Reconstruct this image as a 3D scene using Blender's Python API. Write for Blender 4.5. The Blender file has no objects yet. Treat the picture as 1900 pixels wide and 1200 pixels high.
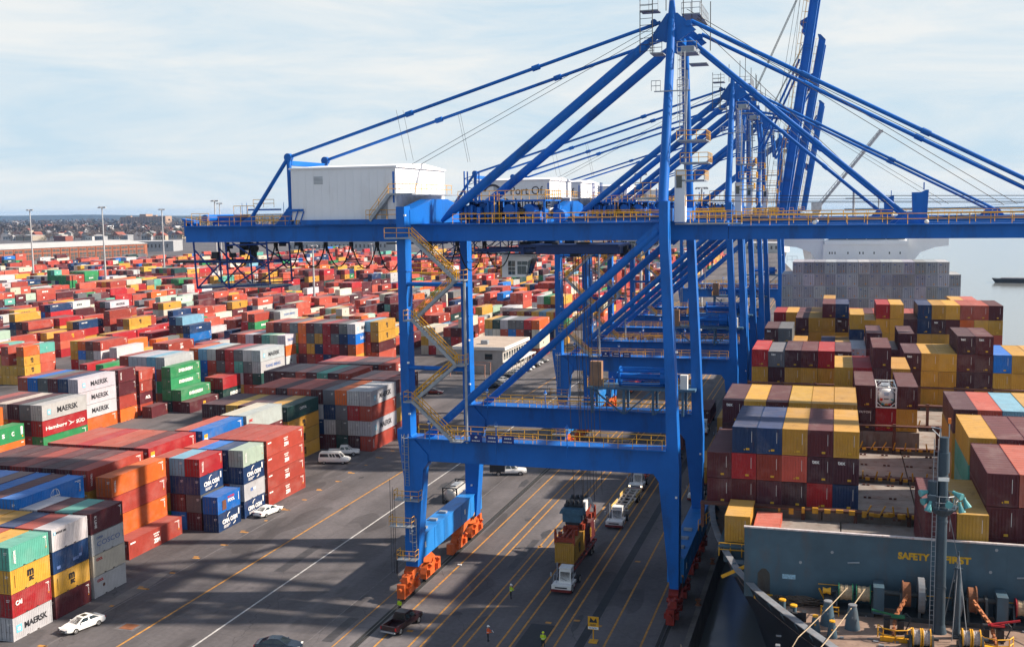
import bpy, math, random
from mathutils import Vector, Matrix
from mathutils.bvhtree import BVHTree
rad = math.radians
SC = bpy.context.scene
COL = SC.collection

# ------------------------------------------------------------------ camera
CAM = Vector((0.0, 0.0, 45.594))
YAW, PITCH, ROLL = rad(16.6756), rad(6.0318), rad(-0.7753)
def cam_basis():
    f = Vector((-math.sin(YAW), math.cos(YAW), 0)); r = Vector((math.cos(YAW), math.sin(YAW), 0)); u = Vector((0, 0, 1))
    f2 = f*math.cos(PITCH) - u*math.sin(PITCH); u2 = f*math.sin(PITCH) + u*math.cos(PITCH)
    r3 = r*math.cos(ROLL) + u2*math.sin(ROLL); u3 = u2*math.cos(ROLL) - r*math.sin(ROLL)
    return r3, u3, f2
CR, CU, CF = cam_basis()
cd = bpy.data.cameras.new('camera'); co = bpy.data.objects.new('camera', cd); COL.objects.link(co)
cd.sensor_width = 36.0; cd.lens = 36.0*2012.5/1900.0; cd.clip_start = 0.5; cd.clip_end = 60000
co.matrix_world = Matrix(((CR.x, CU.x, -CF.x, CAM.x), (CR.y, CU.y, -CF.y, CAM.y), (CR.z, CU.z, -CF.z, CAM.z), (0, 0, 0, 1)))
SC.camera = co
SC.view_settings.view_transform = 'Standard'; SC.view_settings.look = 'None'
SC.view_settings.exposure = 0.82; SC.view_settings.gamma = 1.0

# ------------------------------------------------------------------ sun and sky
SUN_AZ, SUN_EL = rad(16), rad(35.5)        # azimuth from +X towards +Y
sl = bpy.data.lights.new('sun', 'SUN'); sl.energy = 5.0; sl.angle = rad(1.2); sl.color = (1.0, 0.87, 0.72)
so = bpy.data.objects.new('sun', sl); COL.objects.link(so)
sd = Vector((math.cos(SUN_EL)*math.cos(SUN_AZ), math.cos(SUN_EL)*math.sin(SUN_AZ), math.sin(SUN_EL)))
so.rotation_euler = sd.to_track_quat('Z', 'Y').to_euler(); so.location = (60, 40, 120)
W = bpy.data.worlds.new('World'); SC.world = W; W.use_nodes = True
nt = W.node_tree; nt.nodes.clear()
def N(nt, t, **k):
    n = nt.nodes.new(t)
    for a, b in k.items(): setattr(n, a, b)
    return n
wo = N(nt, 'ShaderNodeOutputWorld'); bg = N(nt, 'ShaderNodeBackground'); sky = N(nt, 'ShaderNodeTexSky')
sky.sky_type = 'NISHITA'; sky.sun_disc = False; sky.sun_elevation = SUN_EL; sky.sun_rotation = rad(90) - SUN_AZ
sky.air_density = 1.0; sky.dust_density = 1.5; sky.ozone_density = 1.0
tc = N(nt, 'ShaderNodeTexCoord'); mp = N(nt, 'ShaderNodeMapping'); mp.inputs['Scale'].default_value = (1.6, 1.6, 9.0); mp.inputs['Rotation'].default_value = (0, rad(9), rad(20))
cn = N(nt, 'ShaderNodeTexNoise'); cn.inputs['Scale'].default_value = 2.1; cn.inputs['Detail'].default_value = 9; cn.inputs['Roughness'].default_value = 0.62; cn.inputs['Distortion'].default_value = 0.6
cr = N(nt, 'ShaderNodeValToRGB'); cr.color_ramp.elements[0].position = 0.36; cr.color_ramp.elements[0].color = (0.12, 0.12, 0.12, 1); cr.color_ramp.elements[1].position = 0.64; cr.color_ramp.elements[1].color = (1, 1, 1, 1)
veil = N(nt, 'ShaderNodeMixRGB'); veil.inputs['Color1'].default_value = (4.3, 5.65, 6.65, 1); veil.inputs['Color2'].default_value = (6.65, 6.85, 6.85, 1)   # pale blue air, thin white cloud
mx = N(nt, 'ShaderNodeMixRGB')
nt.links.new(tc.outputs['Generated'], mp.inputs['Vector']); nt.links.new(mp.outputs['Vector'], cn.inputs['Vector'])
nt.links.new(cn.outputs['Fac'], cr.inputs['Fac']); nt.links.new(cr.outputs['Color'], veil.inputs['Fac'])
sx = N(nt, 'ShaderNodeSeparateXYZ'); nt.links.new(tc.outputs['Generated'], sx.inputs['Vector'])
el = N(nt, 'ShaderNodeMapRange'); el.interpolation_type = 'SMOOTHSTEP'; el.inputs['From Min'].default_value = 0.16; el.inputs['From Max'].default_value = 0.42; el.inputs['To Min'].default_value = 0.97; el.inputs['To Max'].default_value = 0.30
nt.links.new(sx.outputs['Z'], el.inputs['Value'])                      # the veil of cloud is dense low down, the zenith is clear blue
nt.links.new(el.outputs['Result'], mx.inputs['Fac']); nt.links.new(veil.outputs['Color'], mx.inputs['Color2'])
nt.links.new(sky.outputs['Color'], mx.inputs['Color1']); nt.links.new(mx.outputs['Color'], bg.inputs['Color'])
bg.inputs['Strength'].default_value = 0.075; nt.links.new(bg.outputs['Background'], wo.inputs['Surface'])

# ------------------------------------------------------------------ helpers
def srgb(r, g, b):
    f = lambda c: (c/255/12.92) if c/255 <= 0.04045 else ((c/255+0.055)/1.055)**2.4
    return (f(r), f(g), f(b))
MATS = {}
def mat(name, col, rough=0.6, metal=0.0, var=0.25, scale=0.6, dirt=None, dirt_amt=0.0, bump=0.0, spec=0.4, emit=None):
    if name in MATS: return MATS[name]
    m = bpy.data.materials.new(name); m.use_nodes = True; t = m.node_tree; b = t.nodes['Principled BSDF']
    b.inputs['Roughness'].default_value = rough; b.inputs['Metallic'].default_value = metal
    b.inputs['Specular IOR Level'].default_value = spec
    c = N(t, 'ShaderNodeTexCoord'); n = N(t, 'ShaderNodeTexNoise'); n.inputs['Scale'].default_value = scale; n.inputs['Detail'].default_value = 7; n.inputs['Roughness'].default_value = 0.65
    t.links.new(c.outputs['Object'], n.inputs['Vector'])
    mr = N(t, 'ShaderNodeMapRange'); mr.inputs['From Min'].default_value = 0.3; mr.inputs['From Max'].default_value = 0.7
    mr.inputs['To Min'].default_value = 1-var; mr.inputs['To Max'].default_value = 1+var*0.6
    t.links.new(n.outputs['Fac'], mr.inputs['Value'])
    mm = N(t, 'ShaderNodeVectorMath', operation='SCALE'); mm.inputs[0].default_value = col; t.links.new(mr.outputs['Result'], mm.inputs['Scale'])
    out = mm.outputs['Vector']
    if dirt is not None:
        n2 = N(t, 'ShaderNodeTexNoise'); n2.inputs['Scale'].default_value = scale*2.3; n2.inputs['Detail'].default_value = 8; n2.inputs['Roughness'].default_value = 0.7
        mp2 = N(t, 'ShaderNodeMapping'); mp2.inputs['Scale'].default_value = (1, 1, 0.25); mp2.inputs['Location'].default_value = (3.1, 7.7, 1.3)
        t.links.new(c.outputs['Object'], mp2.inputs['Vector']); t.links.new(mp2.outputs['Vector'], n2.inputs['Vector'])
        m2 = N(t, 'ShaderNodeMapRange'); m2.inputs['From Min'].default_value = 0.52; m2.inputs['From Max'].default_value = 0.72; m2.inputs['To Max'].default_value = dirt_amt
        t.links.new(n2.outputs['Fac'], m2.inputs['Value'])
        x = N(t, 'ShaderNodeMixRGB'); x.inputs['Color2'].default_value = (*dirt, 1); t.links.new(m2.outputs['Result'], x.inputs['Fac']); t.links.new(out, x.inputs['Color1']); out = x.outputs['Color']
    t.links.new(out, b.inputs['Base Color'])
    if bump:
        bn = N(t, 'ShaderNodeBump'); bn.inputs['Strength'].default_value = bump; bn.inputs['Distance'].default_value = 0.05
        t.links.new(n.outputs['Fac'], bn.inputs['Height']); t.links.new(bn.outputs['Normal'], b.inputs['Normal'])
    if emit:
        b.inputs['Emission Color'].default_value = (*emit, 1); b.inputs['Emission Strength'].default_value = 3.0
    MATS[name] = m; return m

class MB:
    def __init__(s): s.v = []; s.f = []; s.m = []; s.cur = 0
    def add(s, vs, fs):
        o = len(s.v); s.v += [tuple(x) for x in vs]; s.f += [tuple(i+o for i in f) for f in fs]; s.m += [s.cur]*len(fs); return s
    def box(s, x0, x1, y0, y1, z0, z1):
        return s.add([(x0,y0,z0),(x1,y0,z0),(x1,y1,z0),(x0,y1,z0),(x0,y0,z1),(x1,y0,z1),(x1,y1,z1),(x0,y1,z1)],
                     [(0,3,2,1),(4,5,6,7),(0,1,5,4),(1,2,6,5),(2,3,7,6),(3,0,4,7)])
    def cbox(s, c, d): return s.box(c[0]-d[0]/2, c[0]+d[0]/2, c[1]-d[1]/2, c[1]+d[1]/2, c[2]-d[2]/2, c[2]+d[2]/2)
    def frame(s, p, q, up=(0,0,1)):
        p = Vector(p); q = Vector(q); d = (q-p).normalized(); u = Vector(up)
        if abs(d.dot(u)) > 0.98: u = Vector((0,1,0))
        a = d.cross(u).normalized(); b = a.cross(d).normalized(); return p, q, a, b
    def beam(s, p, q, w, h, up=(0,0,1), w2=None, h2=None):
        p, q, a, b = s.frame(p, q, up); w2 = w if w2 is None else w2; h2 = h if h2 is None else h2; vs = []
        for c, ww, hh in ((p, w, h), (q, w2, h2)):
            for sx, sy in ((-1,-1),(1,-1),(1,1),(-1,1)): vs.append(c + a*(sx*ww/2) + b*(sy*hh/2))
        return s.add(vs, [(0,1,2,3),(7,6,5,4),(0,4,5,1),(1,5,6,2),(2,6,7,3),(3,7,4,0)])
    def tube(s, p, q, r, n=8, r2=None, cap=True):
        p, q, a, b = s.frame(p, q); r2 = r if r2 is None else r2; vs = []
        for c, rr in ((p, r), (q, r2)):
            for i in range(n):
                t = 2*math.pi*i/n; vs.append(c + a*(rr*math.cos(t)) + b*(rr*math.sin(t)))
        fs = [(i, (i+1)%n, n+(i+1)%n, n+i) for i in range(n)]
        if cap: fs += [tuple(range(n-1,-1,-1)), tuple(range(n, 2*n))]
        return s.add(vs, fs)
    def path(s, pts, r, n=6):
        for a, b in zip(pts[:-1], pts[1:]): s.tube(a, b, r, n)
        return s
    def lathe(s, c, prof, n=16, axis='z'):
        vs = []
        for r, z in prof:
            for i in range(n):
                t = 2*math.pi*i/n; x, y = r*math.cos(t), r*math.sin(t)
                vs.append({'z': (c[0]+x, c[1]+y, c[2]+z), 'x': (c[0]+z, c[1]+x, c[2]+y), 'y': (c[0]+x, c[1]+z, c[2]-y)}[axis])
        fs = []
        for k in range(len(prof)-1):
            for i in range(n): fs.append((k*n+i, k*n+(i+1)%n, (k+1)*n+(i+1)%n, (k+1)*n+i))
        fs.append(tuple(range(n-1,-1,-1))); fs.append(tuple((len(prof)-1)*n+i for i in range(n)))
        return s.add(vs, fs)
    def prism(s, poly, y0, y1, plane='xz'):
        n = len(poly)
        P = {'xz': lambda u, v, w: (u, w, v), 'yz': lambda u, v, w: (w, u, v), 'xy': lambda u, v, w: (u, v, w)}[plane]
        vs = [P(u, v, y0) for u, v in poly] + [P(u, v, y1) for u, v in poly]
        return s.add(vs, [tuple(range(n-1,-1,-1)), tuple(range(n, 2*n))] + [(i, (i+1)%n, n+(i+1)%n, n+i) for i in range(n)])
    def loft(s, rings, caps=True):
        n = len(rings[0]); vs = [p for r in rings for p in r]; fs = []
        for k in range(len(rings)-1):
            for i in range(n): fs.append((k*n+i, k*n+(i+1)%n, (k+1)*n+(i+1)%n, (k+1)*n+i))
        if caps: fs += [tuple(range(n-1,-1,-1)), tuple((len(rings)-1)*n+i for i in range(n))]
        return s.add(vs, fs)
    def quad(s, a, b, c, d, th=0.01):
        a, b, c, d = map(Vector, (a, b, c, d)); n = (b-a).cross(d-a).normalized()*th
        return s.add([a, b, c, d, a+n, b+n, c+n, d+n], [(0,3,2,1),(4,5,6,7),(0,1,5,4),(1,2,6,5),(2,3,7,6),(3,0,4,7)])
    def mesh(s, name, mats, smooth=False):
        me = bpy.data.meshes.new(name); me.from_pydata(s.v, [], s.f)
        for m in (mats if isinstance(mats, (list, tuple)) else [mats]): me.materials.append(m)
        if any(s.m): me.polygons.foreach_set('material_index', s.m)
        import bmesh
        bm = bmesh.new(); bm.from_mesh(me); bmesh.ops.recalc_face_normals(bm, faces=bm.faces); bm.to_mesh(me); bm.free()
        if smooth:
            me.polygons.foreach_set('use_smooth', [True]*len(me.polygons))
            try: me.set_sharp_from_angle(angle=rad(35))
            except Exception: pass
        me.update(); return me
    def build(s, name, mats, parent=None, smooth=False, loc=None):
        if parent is None: return link(name, s.mesh(name, mats, smooth), parent, loc)
        first = None
        for q in pieces(s, name):
            o = link(name, q.mesh(name, mats, smooth), parent, loc); first = first or o
        return first

import numpy as np
def pieces(mb, name):
    """one MB for each far-apart piece, so that separate pieces become separate parts"""
    if any(w in name for w in ('lettering', 'mark', 'coil', 'plate_row')): return [mb]
    n = len(mb.v); par = list(range(n))
    def find(a):
        while par[a] != a: par[a] = par[par[a]]; a = par[a]
        return a
    for f in mb.f:
        r = find(f[0])
        for i in f[1:]: par[find(i)] = r
    roots = [find(i) for i in range(n)]; ids = {r: k for k, r in enumerate(dict.fromkeys(roots))}; k = len(ids)
    if k < 2 or k > 900: return [mb]
    isl = np.array([ids[r] for r in roots]); P = np.array(mb.v, dtype=float); lo = np.full((k, 3), np.inf); hi = np.full((k, 3), -np.inf)
    np.minimum.at(lo, isl, P); np.maximum.at(hi, isl, P); size = (hi-lo).max(1)
    gap = np.maximum(0, np.maximum(lo[:, None]-hi[None], lo[None]-hi[:, None])); near = np.sqrt((gap**2).sum(2)) <= np.maximum(0.02, 0.49*np.maximum(size[:, None], size[None]))
    comp = list(range(k))
    def fc(a):
        while comp[a] != a: comp[a] = comp[comp[a]]; a = comp[a]
        return a
    for a, b in zip(*np.nonzero(np.triu(near, 1))): comp[fc(int(a))] = fc(int(b))
    groups = {}
    for fi, f in enumerate(mb.f): groups.setdefault(fc(int(isl[f[0]])), []).append(fi)
    if len(groups) < 2 or len(groups) > 60: return [mb]
    out = []
    for g in groups.values():
        q = MB(); mp = {}
        for fi in g:
            nf = []
            for i in mb.f[fi]:
                if i not in mp: mp[i] = len(q.v); q.v.append(mb.v[i])
                nf.append(mp[i])
            q.f.append(tuple(nf)); q.m.append(mb.m[fi])
        out.append(q)
    return out
def link(name, data, parent=None, loc=None):
    o = bpy.data.objects.new(name, data); COL.objects.link(o)
    if parent: o.parent = parent
    if loc is not None: o.location = loc
    return o
def tag(o, label=None, cat=None, group=None, kind=None):
    if label: o['label'] = label
    if cat: o['category'] = cat
    if group: o['group'] = group
    if kind: o['kind'] = kind
    return o
def thing(name, loc, label, cat, group=None, rz=0):
    o = link(name, None, None, loc); o.rotation_euler.z = rz; o.empty_display_size = 0.3
    return tag(o, label, cat, group)
def copy_tree(o, parent=None):
    c = o.copy(); COL.objects.link(c)
    if parent: c.parent = parent
    for ch in list(o.children): copy_tree(ch, c)
    return c

_TXT = {}
def text_geo(s, bold=0.0):
    """triangulated flat outline of a text, normalised: centred, height of capitals about 1"""
    if (s, bold) in _TXT: return _TXT[(s, bold)]
    cu = bpy.data.curves.new('t', 'FONT'); cu.body = s; cu.size = 1.0; cu.extrude = 0.0; cu.offset = bold; cu.resolution_u = 3
    o = bpy.data.objects.new('t', cu); COL.objects.link(o); dg = bpy.context.evaluated_depsgraph_get()
    me = bpy.data.meshes.new_from_object(o.evaluated_get(dg))
    vs = [(v.co.x, v.co.y) for v in me.vertices]; fs = [tuple(p.vertices) for p in me.polygons]
    bpy.data.objects.remove(o); bpy.data.curves.remove(cu); bpy.data.meshes.remove(me)
    if vs:
        x0 = min(v[0] for v in vs); x1 = max(v[0] for v in vs); y0 = min(v[1] for v in vs); y1 = max(v[1] for v in vs)
        vs = [((x-(x0+x1)/2)/(x1-x0), (y-(y0+y1)/2)/(y1-y0)) for x, y in vs]
    _TXT[(s, bold)] = (vs, fs); return vs, fs
def put_text(mb, s, c, w, h, ex, ey, th=0.012, bold=0.0):
    """solid lettering centred at c, w wide along ex, h tall along ey"""
    vs, fs = text_geo(s, bold); c = Vector(c); ex = Vector(ex); ey = Vector(ey); ez = ex.cross(ey)*th; n = len(vs)
    V = [c + ex*(x*w) + ey*(y*h) + ez for x, y in vs] + [c + ex*(x*w) + ey*(y*h) for x, y in vs]
    F = [tuple(f) for f in fs]
    cnt = {}
    for f in fs:
        for a, b in zip(f, f[1:]+f[:1]): cnt[(a, b)] = 1
    for (a, b) in list(cnt):
        if (b, a) not in cnt: F.append((a, a+n, b+n, b))
    mb.add(V, F)
EXX, EYZ = (0,1,0), (0,0,1)       # text on a face looking +X
def ORD(n): return {1:'first',2:'second',3:'third',4:'fourth',5:'fifth',6:'sixth',7:'seventh',8:'eighth',9:'ninth',10:'tenth',11:'eleventh',12:'twelfth',13:'thirteenth',14:'fourteenth',15:'fifteenth',16:'sixteenth',17:'seventeenth'}.get(n, str(n)+'th')
def ray(px, py): return CF + CR*((px-950)/2012.5) - CU*((py-600)/2012.5)
def onz(px, py, z): d = ray(px, py); return CAM + d*((z-CAM.z)/d.z)
random.seed(7)

BLUE = mat('crane_blue_paint', (0.008, 0.130, 0.50), 0.42, 0, 0.16, 0.18, dirt=(0.022, 0.045, 0.10), dirt_amt=0.6, spec=0.25)
SILL = mat('sunlit_crane_blue', (0.020, 0.20, 0.58), 0.42, 0, 0.14, 0.2, dirt=(0.03, 0.06, 0.12), dirt_amt=0.5, spec=0.25)  # crane blue made paler: sunlight on the sill beams put into the colour
YEL = mat('yellow_rail_paint', (0.72, 0.36, 0.02), 0.5, 0, 0.2, 1.5)
GREY = mat('galvanised_steel', (0.33, 0.36, 0.40), 0.5, 0.3, 0.25, 1.2)
WHITE = mat('white_paint', (0.74, 0.74, 0.73), 0.45, 0, 0.08, 0.5, dirt=(0.35, 0.32, 0.28), dirt_amt=0.25)
HOUSEW = mat('machinery_house_cladding', (0.78, 0.79, 0.82), 0.5, 0, 0.05, 0.25, dirt=(0.5, 0.46, 0.43), dirt_amt=0.3)
DARK = mat('dark_machinery', (0.025, 0.028, 0.035), 0.55, 0, 0.3, 1.5)
BLACK = mat('black_rubber', (0.014, 0.014, 0.015), 0.7, 0, 0.3, 2)
ORANGE = mat('orange_bogie_paint', (0.62, 0.12, 0.025), 0.5, 0, 0.3, 1.4, dirt=(0.06, 0.03, 0.02), dirt_amt=0.6)
GLASS = mat('dark_window_glass', (0.018, 0.03, 0.036), 0.08, 0, 0.2, 1, spec=0.8)
LAMPW = mat('white_lamp', (0.85, 0.85, 0.82), 0.3, 0, 0.05)
RUST = mat('rusty_steel', (0.22, 0.085, 0.04), 0.8, 0, 0.4, 1.2)
# ------------------------------------------------------------------ setting: ground, markings, water, hills
def ground_mat():
    m = bpy.data.materials.new('asphalt'); m.use_nodes = True; t = m.node_tree; b = t.nodes['Principled BSDF']; b.inputs['Roughness'].default_value = 0.82; b.inputs['Specular IOR Level'].default_value = 0.3
    c = N(t, 'ShaderNodeTexCoord')
    def noise(sc, mpv, det=6, loc=(0,0,0)):
        mp = N(t, 'ShaderNodeMapping'); mp.inputs['Scale'].default_value = mpv; mp.inputs['Location'].default_value = loc
        n = N(t, 'ShaderNodeTexNoise'); n.inputs['Scale'].default_value = sc; n.inputs['Detail'].default_value = det; n.inputs['Roughness'].default_value = 0.65
        t.links.new(c.outputs['Object'], mp.inputs['Vector']); t.links.new(mp.outputs['Vector'], n.inputs['Vector']); return n.outputs['Fac']
    def rng(v, a, bb, lo, hi):
        r = N(t, 'ShaderNodeMapRange'); r.inputs['From Min'].default_value = a; r.inputs['From Max'].default_value = bb; r.inputs['To Min'].default_value = lo; r.inputs['To Max'].default_value = hi; t.links.new(v, r.inputs['Value']); return r.outputs['Result']
    def mul(a, bb):
        k = N(t, 'ShaderNodeMath', operation='MULTIPLY'); t.links.new(a, k.inputs[0]); t.links.new(bb, k.inputs[1]); return k.outputs[0]
    big = rng(noise(0.035, (1, 1, 1)), 0.35, 0.65, 0.72, 1.3)
    lane = rng(noise(0.16, (1, 0.06, 1), 4, (5, 2, 0)), 0.35, 0.65, 0.74, 1.2)       # wheel tracks along the quay
    patch = rng(noise(0.12, (1, 0.35, 1), 2, (31, 4, 0)), 0.58, 0.6, 1.0, 0.72)        # darker repair patches
    fine = rng(noise(1.8, (1, 1, 1), 8), 0.3, 0.7, 0.86, 1.14)
    stain = rng(noise(0.45, (1, 0.5, 1), 9, (8, 8, 0)), 0.62, 0.74, 1.0, 0.62)
    k = mul(mul(mul(big, lane), mul(fine, stain)), patch)
    v = N(t, 'ShaderNodeTexVoronoi', feature='DISTANCE_TO_EDGE'); v.inputs['Scale'].default_value = 0.11
    wn = N(t, 'ShaderNodeTexNoise'); wn.inputs['Scale'].default_value = 0.5; wn.inputs['Detail'].default_value = 5
    t.links.new(c.outputs['Object'], wn.inputs['Vector'])
    wa = N(t, 'ShaderNodeMixRGB'); wa.blend_type = 'ADD'; wa.inputs['Fac'].default_value = 3.0; t.links.new(c.outputs['Object'], wa.inputs['Color1']); t.links.new(wn.outputs['Color'], wa.inputs['Color2'])
    va = N(t, 'ShaderNodeVectorMath', operation='ADD'); t.links.new(c.outputs['Object'], va.inputs[0]); t.links.new(wn.outputs['Color'], va.inputs[1]); t.links.new(va.outputs['Vector'], v.inputs['Vector'])
    crack = rng(v.outputs['Distance'], 0.0, 0.004, 0.6, 1.0)
    k = mul(k, crack)
    sc = N(t, 'ShaderNodeVectorMath', operation='SCALE'); sc.inputs[0].default_value = (0.108, 0.099, 0.104); t.links.new(k, sc.inputs['Scale'])
    t.links.new(sc.outputs['Vector'], b.inputs['Base Color'])
    bn = N(t, 'ShaderNodeBump'); bn.inputs['Strength'].default_value = 0.25; bn.inputs['Distance'].default_value = 0.03; t.links.new(fine, bn.inputs['Height']); t.links.new(bn.outputs['Normal'], b.inputs['Normal'])
    return m
ASPH = ground_mat()
QX = -14.0                                  # quay edge
g = MB(); g.add([(-12000, -300, 0), (QX-0.6, -300, 0), (QX-0.6, 620, 0), (-40, 900, 0), (-60, 1500, 0), (-400, 14000, 0), (-12000, 14000, 0)], [(0,1,2,3,4,5,6)])
tag(g.build('terminal_ground', ASPH), kind='structure')
CONC = mat('quay_concrete', (0.17, 0.15, 0.14), 0.85, 0, 0.35, 0.5, dirt=(0.05, 0.045, 0.04), dirt_amt=0.6)
g = MB(); g.box(QX-0.6, QX, -300, 619, -6, 0.25); tag(g.build('quay_edge', CONC), kind='structure')
def water_mat():
    m = bpy.data.materials.new('harbour_water'); m.use_nodes = True; t = m.node_tree; b = t.nodes['Principled BSDF']
    b.inputs['Base Color'].default_value = (0.19, 0.20, 0.20, 1); b.inputs['Roughness'].default_value = 0.1; b.inputs['IOR'].default_value = 1.33
    c = N(t, 'ShaderNodeTexCoord'); mp = N(t, 'ShaderNodeMapping'); mp.inputs['Scale'].default_value = (0.5, 1.2, 1)
    n = N(t, 'ShaderNodeTexNoise'); n.inputs['Scale'].default_value = 0.25; n.inputs['Detail'].default_value = 8; n.inputs['Roughness'].default_value = 0.6
    t.links.new(c.outputs['Object'], mp.inputs['Vector']); t.links.new(mp.outputs['Vector'], n.inputs['Vector'])
    bn = N(t, 'ShaderNodeBump'); bn.inputs['Strength'].default_value = 0.12; bn.inputs['Distance'].default_value = 0.5; t.links.new(n.outputs['Fac'], bn.inputs['Height']); t.links.new(bn.outputs['Normal'], b.inputs['Normal'])
    return m
g = MB(); g.add([(QX-2, -300, -3.4), (12000, -300, -3.4), (12000, 14000, -3.4), (-500, 14000, -3.4), (QX-2, 700, -3.4)], [(0,1,2,3,4)])
tag(g.build('harbour_water', water_mat()), kind='structure')
g = MB(); g.box(60, 12000, 9000, 9800, -4, 9)
tag(g.build('far_shore', mat('far_shore_land', (0.05, 0.055, 0.05), 0.9)), kind='structure')

YLINE = mat('yellow_road_paint', (0.50, 0.235, 0.045), 0.75, 0, 0.45, 1.2, dirt=(0.09, 0.075, 0.06), dirt_amt=0.85)
WLINE = mat('white_road_paint', (0.50, 0.49, 0.48), 0.75, 0, 0.35, 1.2, dirt=(0.11, 0.1, 0.1), dirt_amt=0.8)
PLINE = mat('worn_road_paint', (0.15, 0.14, 0.145), 0.8, 0, 0.4, 1.0, dirt=(0.09, 0.085, 0.09), dirt_amt=0.8)
def stripe(mb, x, w, y0=60, y1=620, z=0.004):
    mb.box(x-w/2, x+w/2, y0, y1, 0.0015, z)
mb = MB()
for x in (-45.9, -42.4, -41.2, -37.9, -36.8, -33.4, -32.1, -28.8, -27.6, -22.6, -18.9): stripe(mb, x, 0.22)
stripe(mb, -50.2, 0.16, 60, 126); stripe(mb, -72.4, 0.26)
for i, y in enumerate(range(92, 200, 6)):                            # row numbers painted beside the stacks, worn to dashes
    mb.box(-80.9-0.5*(i%2), -79.8-0.3*(i%3), y, y+0.45, 0.0015, 0.004)
    if i % 2: mb.box(-81.6, -80.9, y+0.6, y+0.9, 0.0015, 0.004)
for x, y in ((-27.3, 113.3), (-24.6, 112.4), (-30.2, 111.9), (-38.2, 138), (-44.2, 105.8), (-24.3, 135)): mb.box(x, x+0.7, y, y+0.5, 0.0015, 0.004)
tag(mb.build('yellow_lane_markings', YLINE), kind='structure')
mb = MB(); stripe(mb, -64.55, 0.24); tag(mb.build('white_lane_marking', WLINE), kind='structure')
mb = MB(); stripe(mb, -80.0, 0.2); stripe(mb, -53.4, 0.14, 60, 260); tag(mb.build('worn_lane_markings', PLINE), kind='structure')
PATCH = mat('pale_road_patch', (0.17, 0.155, 0.15), 0.85, 0, 0.3, 0.7)
DPATCH = mat('dark_road_patch', (0.03, 0.032, 0.038), 0.75, 0, 0.3, 0.7)
mb = MB(); mb.add([(-81.9, 96.5, .0025), (-80.4, 96.8, .0025), (-80.3, 112, .0025), (-81.2, 117.5, .0025), (-82.2, 116, .0025), (-82.0, 104, .0025)], [(0,1,2,3,4,5)])
tag(mb.build('pale_road_patch', PATCH), kind='structure')
mb = MB()
mb.add([(-25.6, 60, .0025), (-24.6, 60, .0025), (-24.6, 300, .0025), (-25.6, 300, .0025)], [(0,1,2,3)])
mb.add([(-31.6, 60, .0025), (-28.9, 60, .0025), (-28.9, 111.5, .0025), (-31.6, 111.5, .0025)], [(0,1,2,3)])
tag(mb.build('dark_road_patches', DPATCH), kind='structure')
mb = MB(); rg = random.Random(14)
for k in range(26):                                                   # oil spots and patched trenches
    x = rg.uniform(-79, -19); y = rg.uniform(98, 235); n = 9; a = rg.uniform(.4, 1.5); bb = rg.uniform(.6, 3.2); o = len(mb.v)
    mb.v += [(x+a*math.cos(6.283*i/n)*rg.uniform(.6, 1.1), y+bb*math.sin(6.283*i/n)*rg.uniform(.6, 1.1), .0028) for i in range(n)]; mb.f.append(tuple(range(o, o+n))); mb.m.append(0)
for x, y0, y1, w in ((-68.2, 120, 131, 1.4), (-58.5, 143, 146, 5), (-39.6, 128, 141, 1.0), (-52.0, 101, 108, 1.2), (-61, 168, 190, 1.2)): mb.add([(x, y0, .003), (x+w, y0, .003), (x+w, y1, .003), (x, y1, .003)], [(0, 1, 2, 3)])
tag(mb.build('stained_asphalt', mat('stained_asphalt', (.055, .053, .058), .7, 0, .4, .8)), kind='structure')
RAILM = mat('crane_rail_steel', (0.10, 0.095, 0.09), 0.4, 0.8, 0.3, 1); PITM = mat('rail_channel', (0.035, 0.033, 0.033), 0.9)
for xr in (-48.0, -17.0):
    mb = MB(); mb.box(xr-0.42, xr+0.42, 40, 618, 0.0012, 0.005); mb.cur = 1; mb.box(xr-0.06, xr+0.06, 40, 618, 0.005, 0.05); mb.cur = 2
    mb.box(xr-0.55, xr-0.47, 40, 618, 0.0012, 0.007); mb.box(xr+0.47, xr+0.55, 40, 618, 0.0012, 0.007)
    tag(mb.build('crane_rail_track', [PITM, RAILM, PLINE]), kind='structure')
# drain grate
mb = MB(); mb.box(-75.9, -73.4, 98.2, 100.3, 0.0015, 0.004); mb.cur = 1; mb.box(-75.5, -73.8, 98.5, 100.0, 0.002, 0.012)
for i in range(8): mb.box(-75.45+i*0.2, -75.35+i*0.2, 98.55, 99.95, 0.012, 0.02)
tag(mb.build('drain_grate', [PLINE, RUST]), 'rusty rectangular drain grate set in the asphalt near the white sedan', 'drain')

# hills far inland
def hill(name, y0, x0, x1, h, seed, col, dy=700):
    r = random.Random(seed); mb = MB(); n = 90; rings = []
    ph = [r.uniform(0, 6.28) for _ in range(5)]
    for i in range(n+1):
        x = x0+(x1-x0)*i/n; s = i/n
        hh = h*(0.62+0.18*math.sin(5*s+ph[0])+0.1*math.sin(13*s+ph[1])+0.06*math.sin(29*s+ph[2])+0.04*r.random())
        rings.append([(x, y0, 0), (x, y0+dy*0.4, hh*0.8), (x, y0+dy*0.7, hh), (x, y0+dy*2.5, 0)])
    mb.loft(rings); return tag(mb.build(name, col, smooth=True), kind='structure')
HILLM = mat('wooded_hill', (0.045, 0.05, 0.045), 0.95, 0, 0.5, 0.02, bump=1.0)
hill('wooded_hills', 7600, -9500, -1500, 62, 3, HILLM)
hill('low_hills', 4700, -6500, -1200, 22, 5, HILLM, 500)
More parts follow.
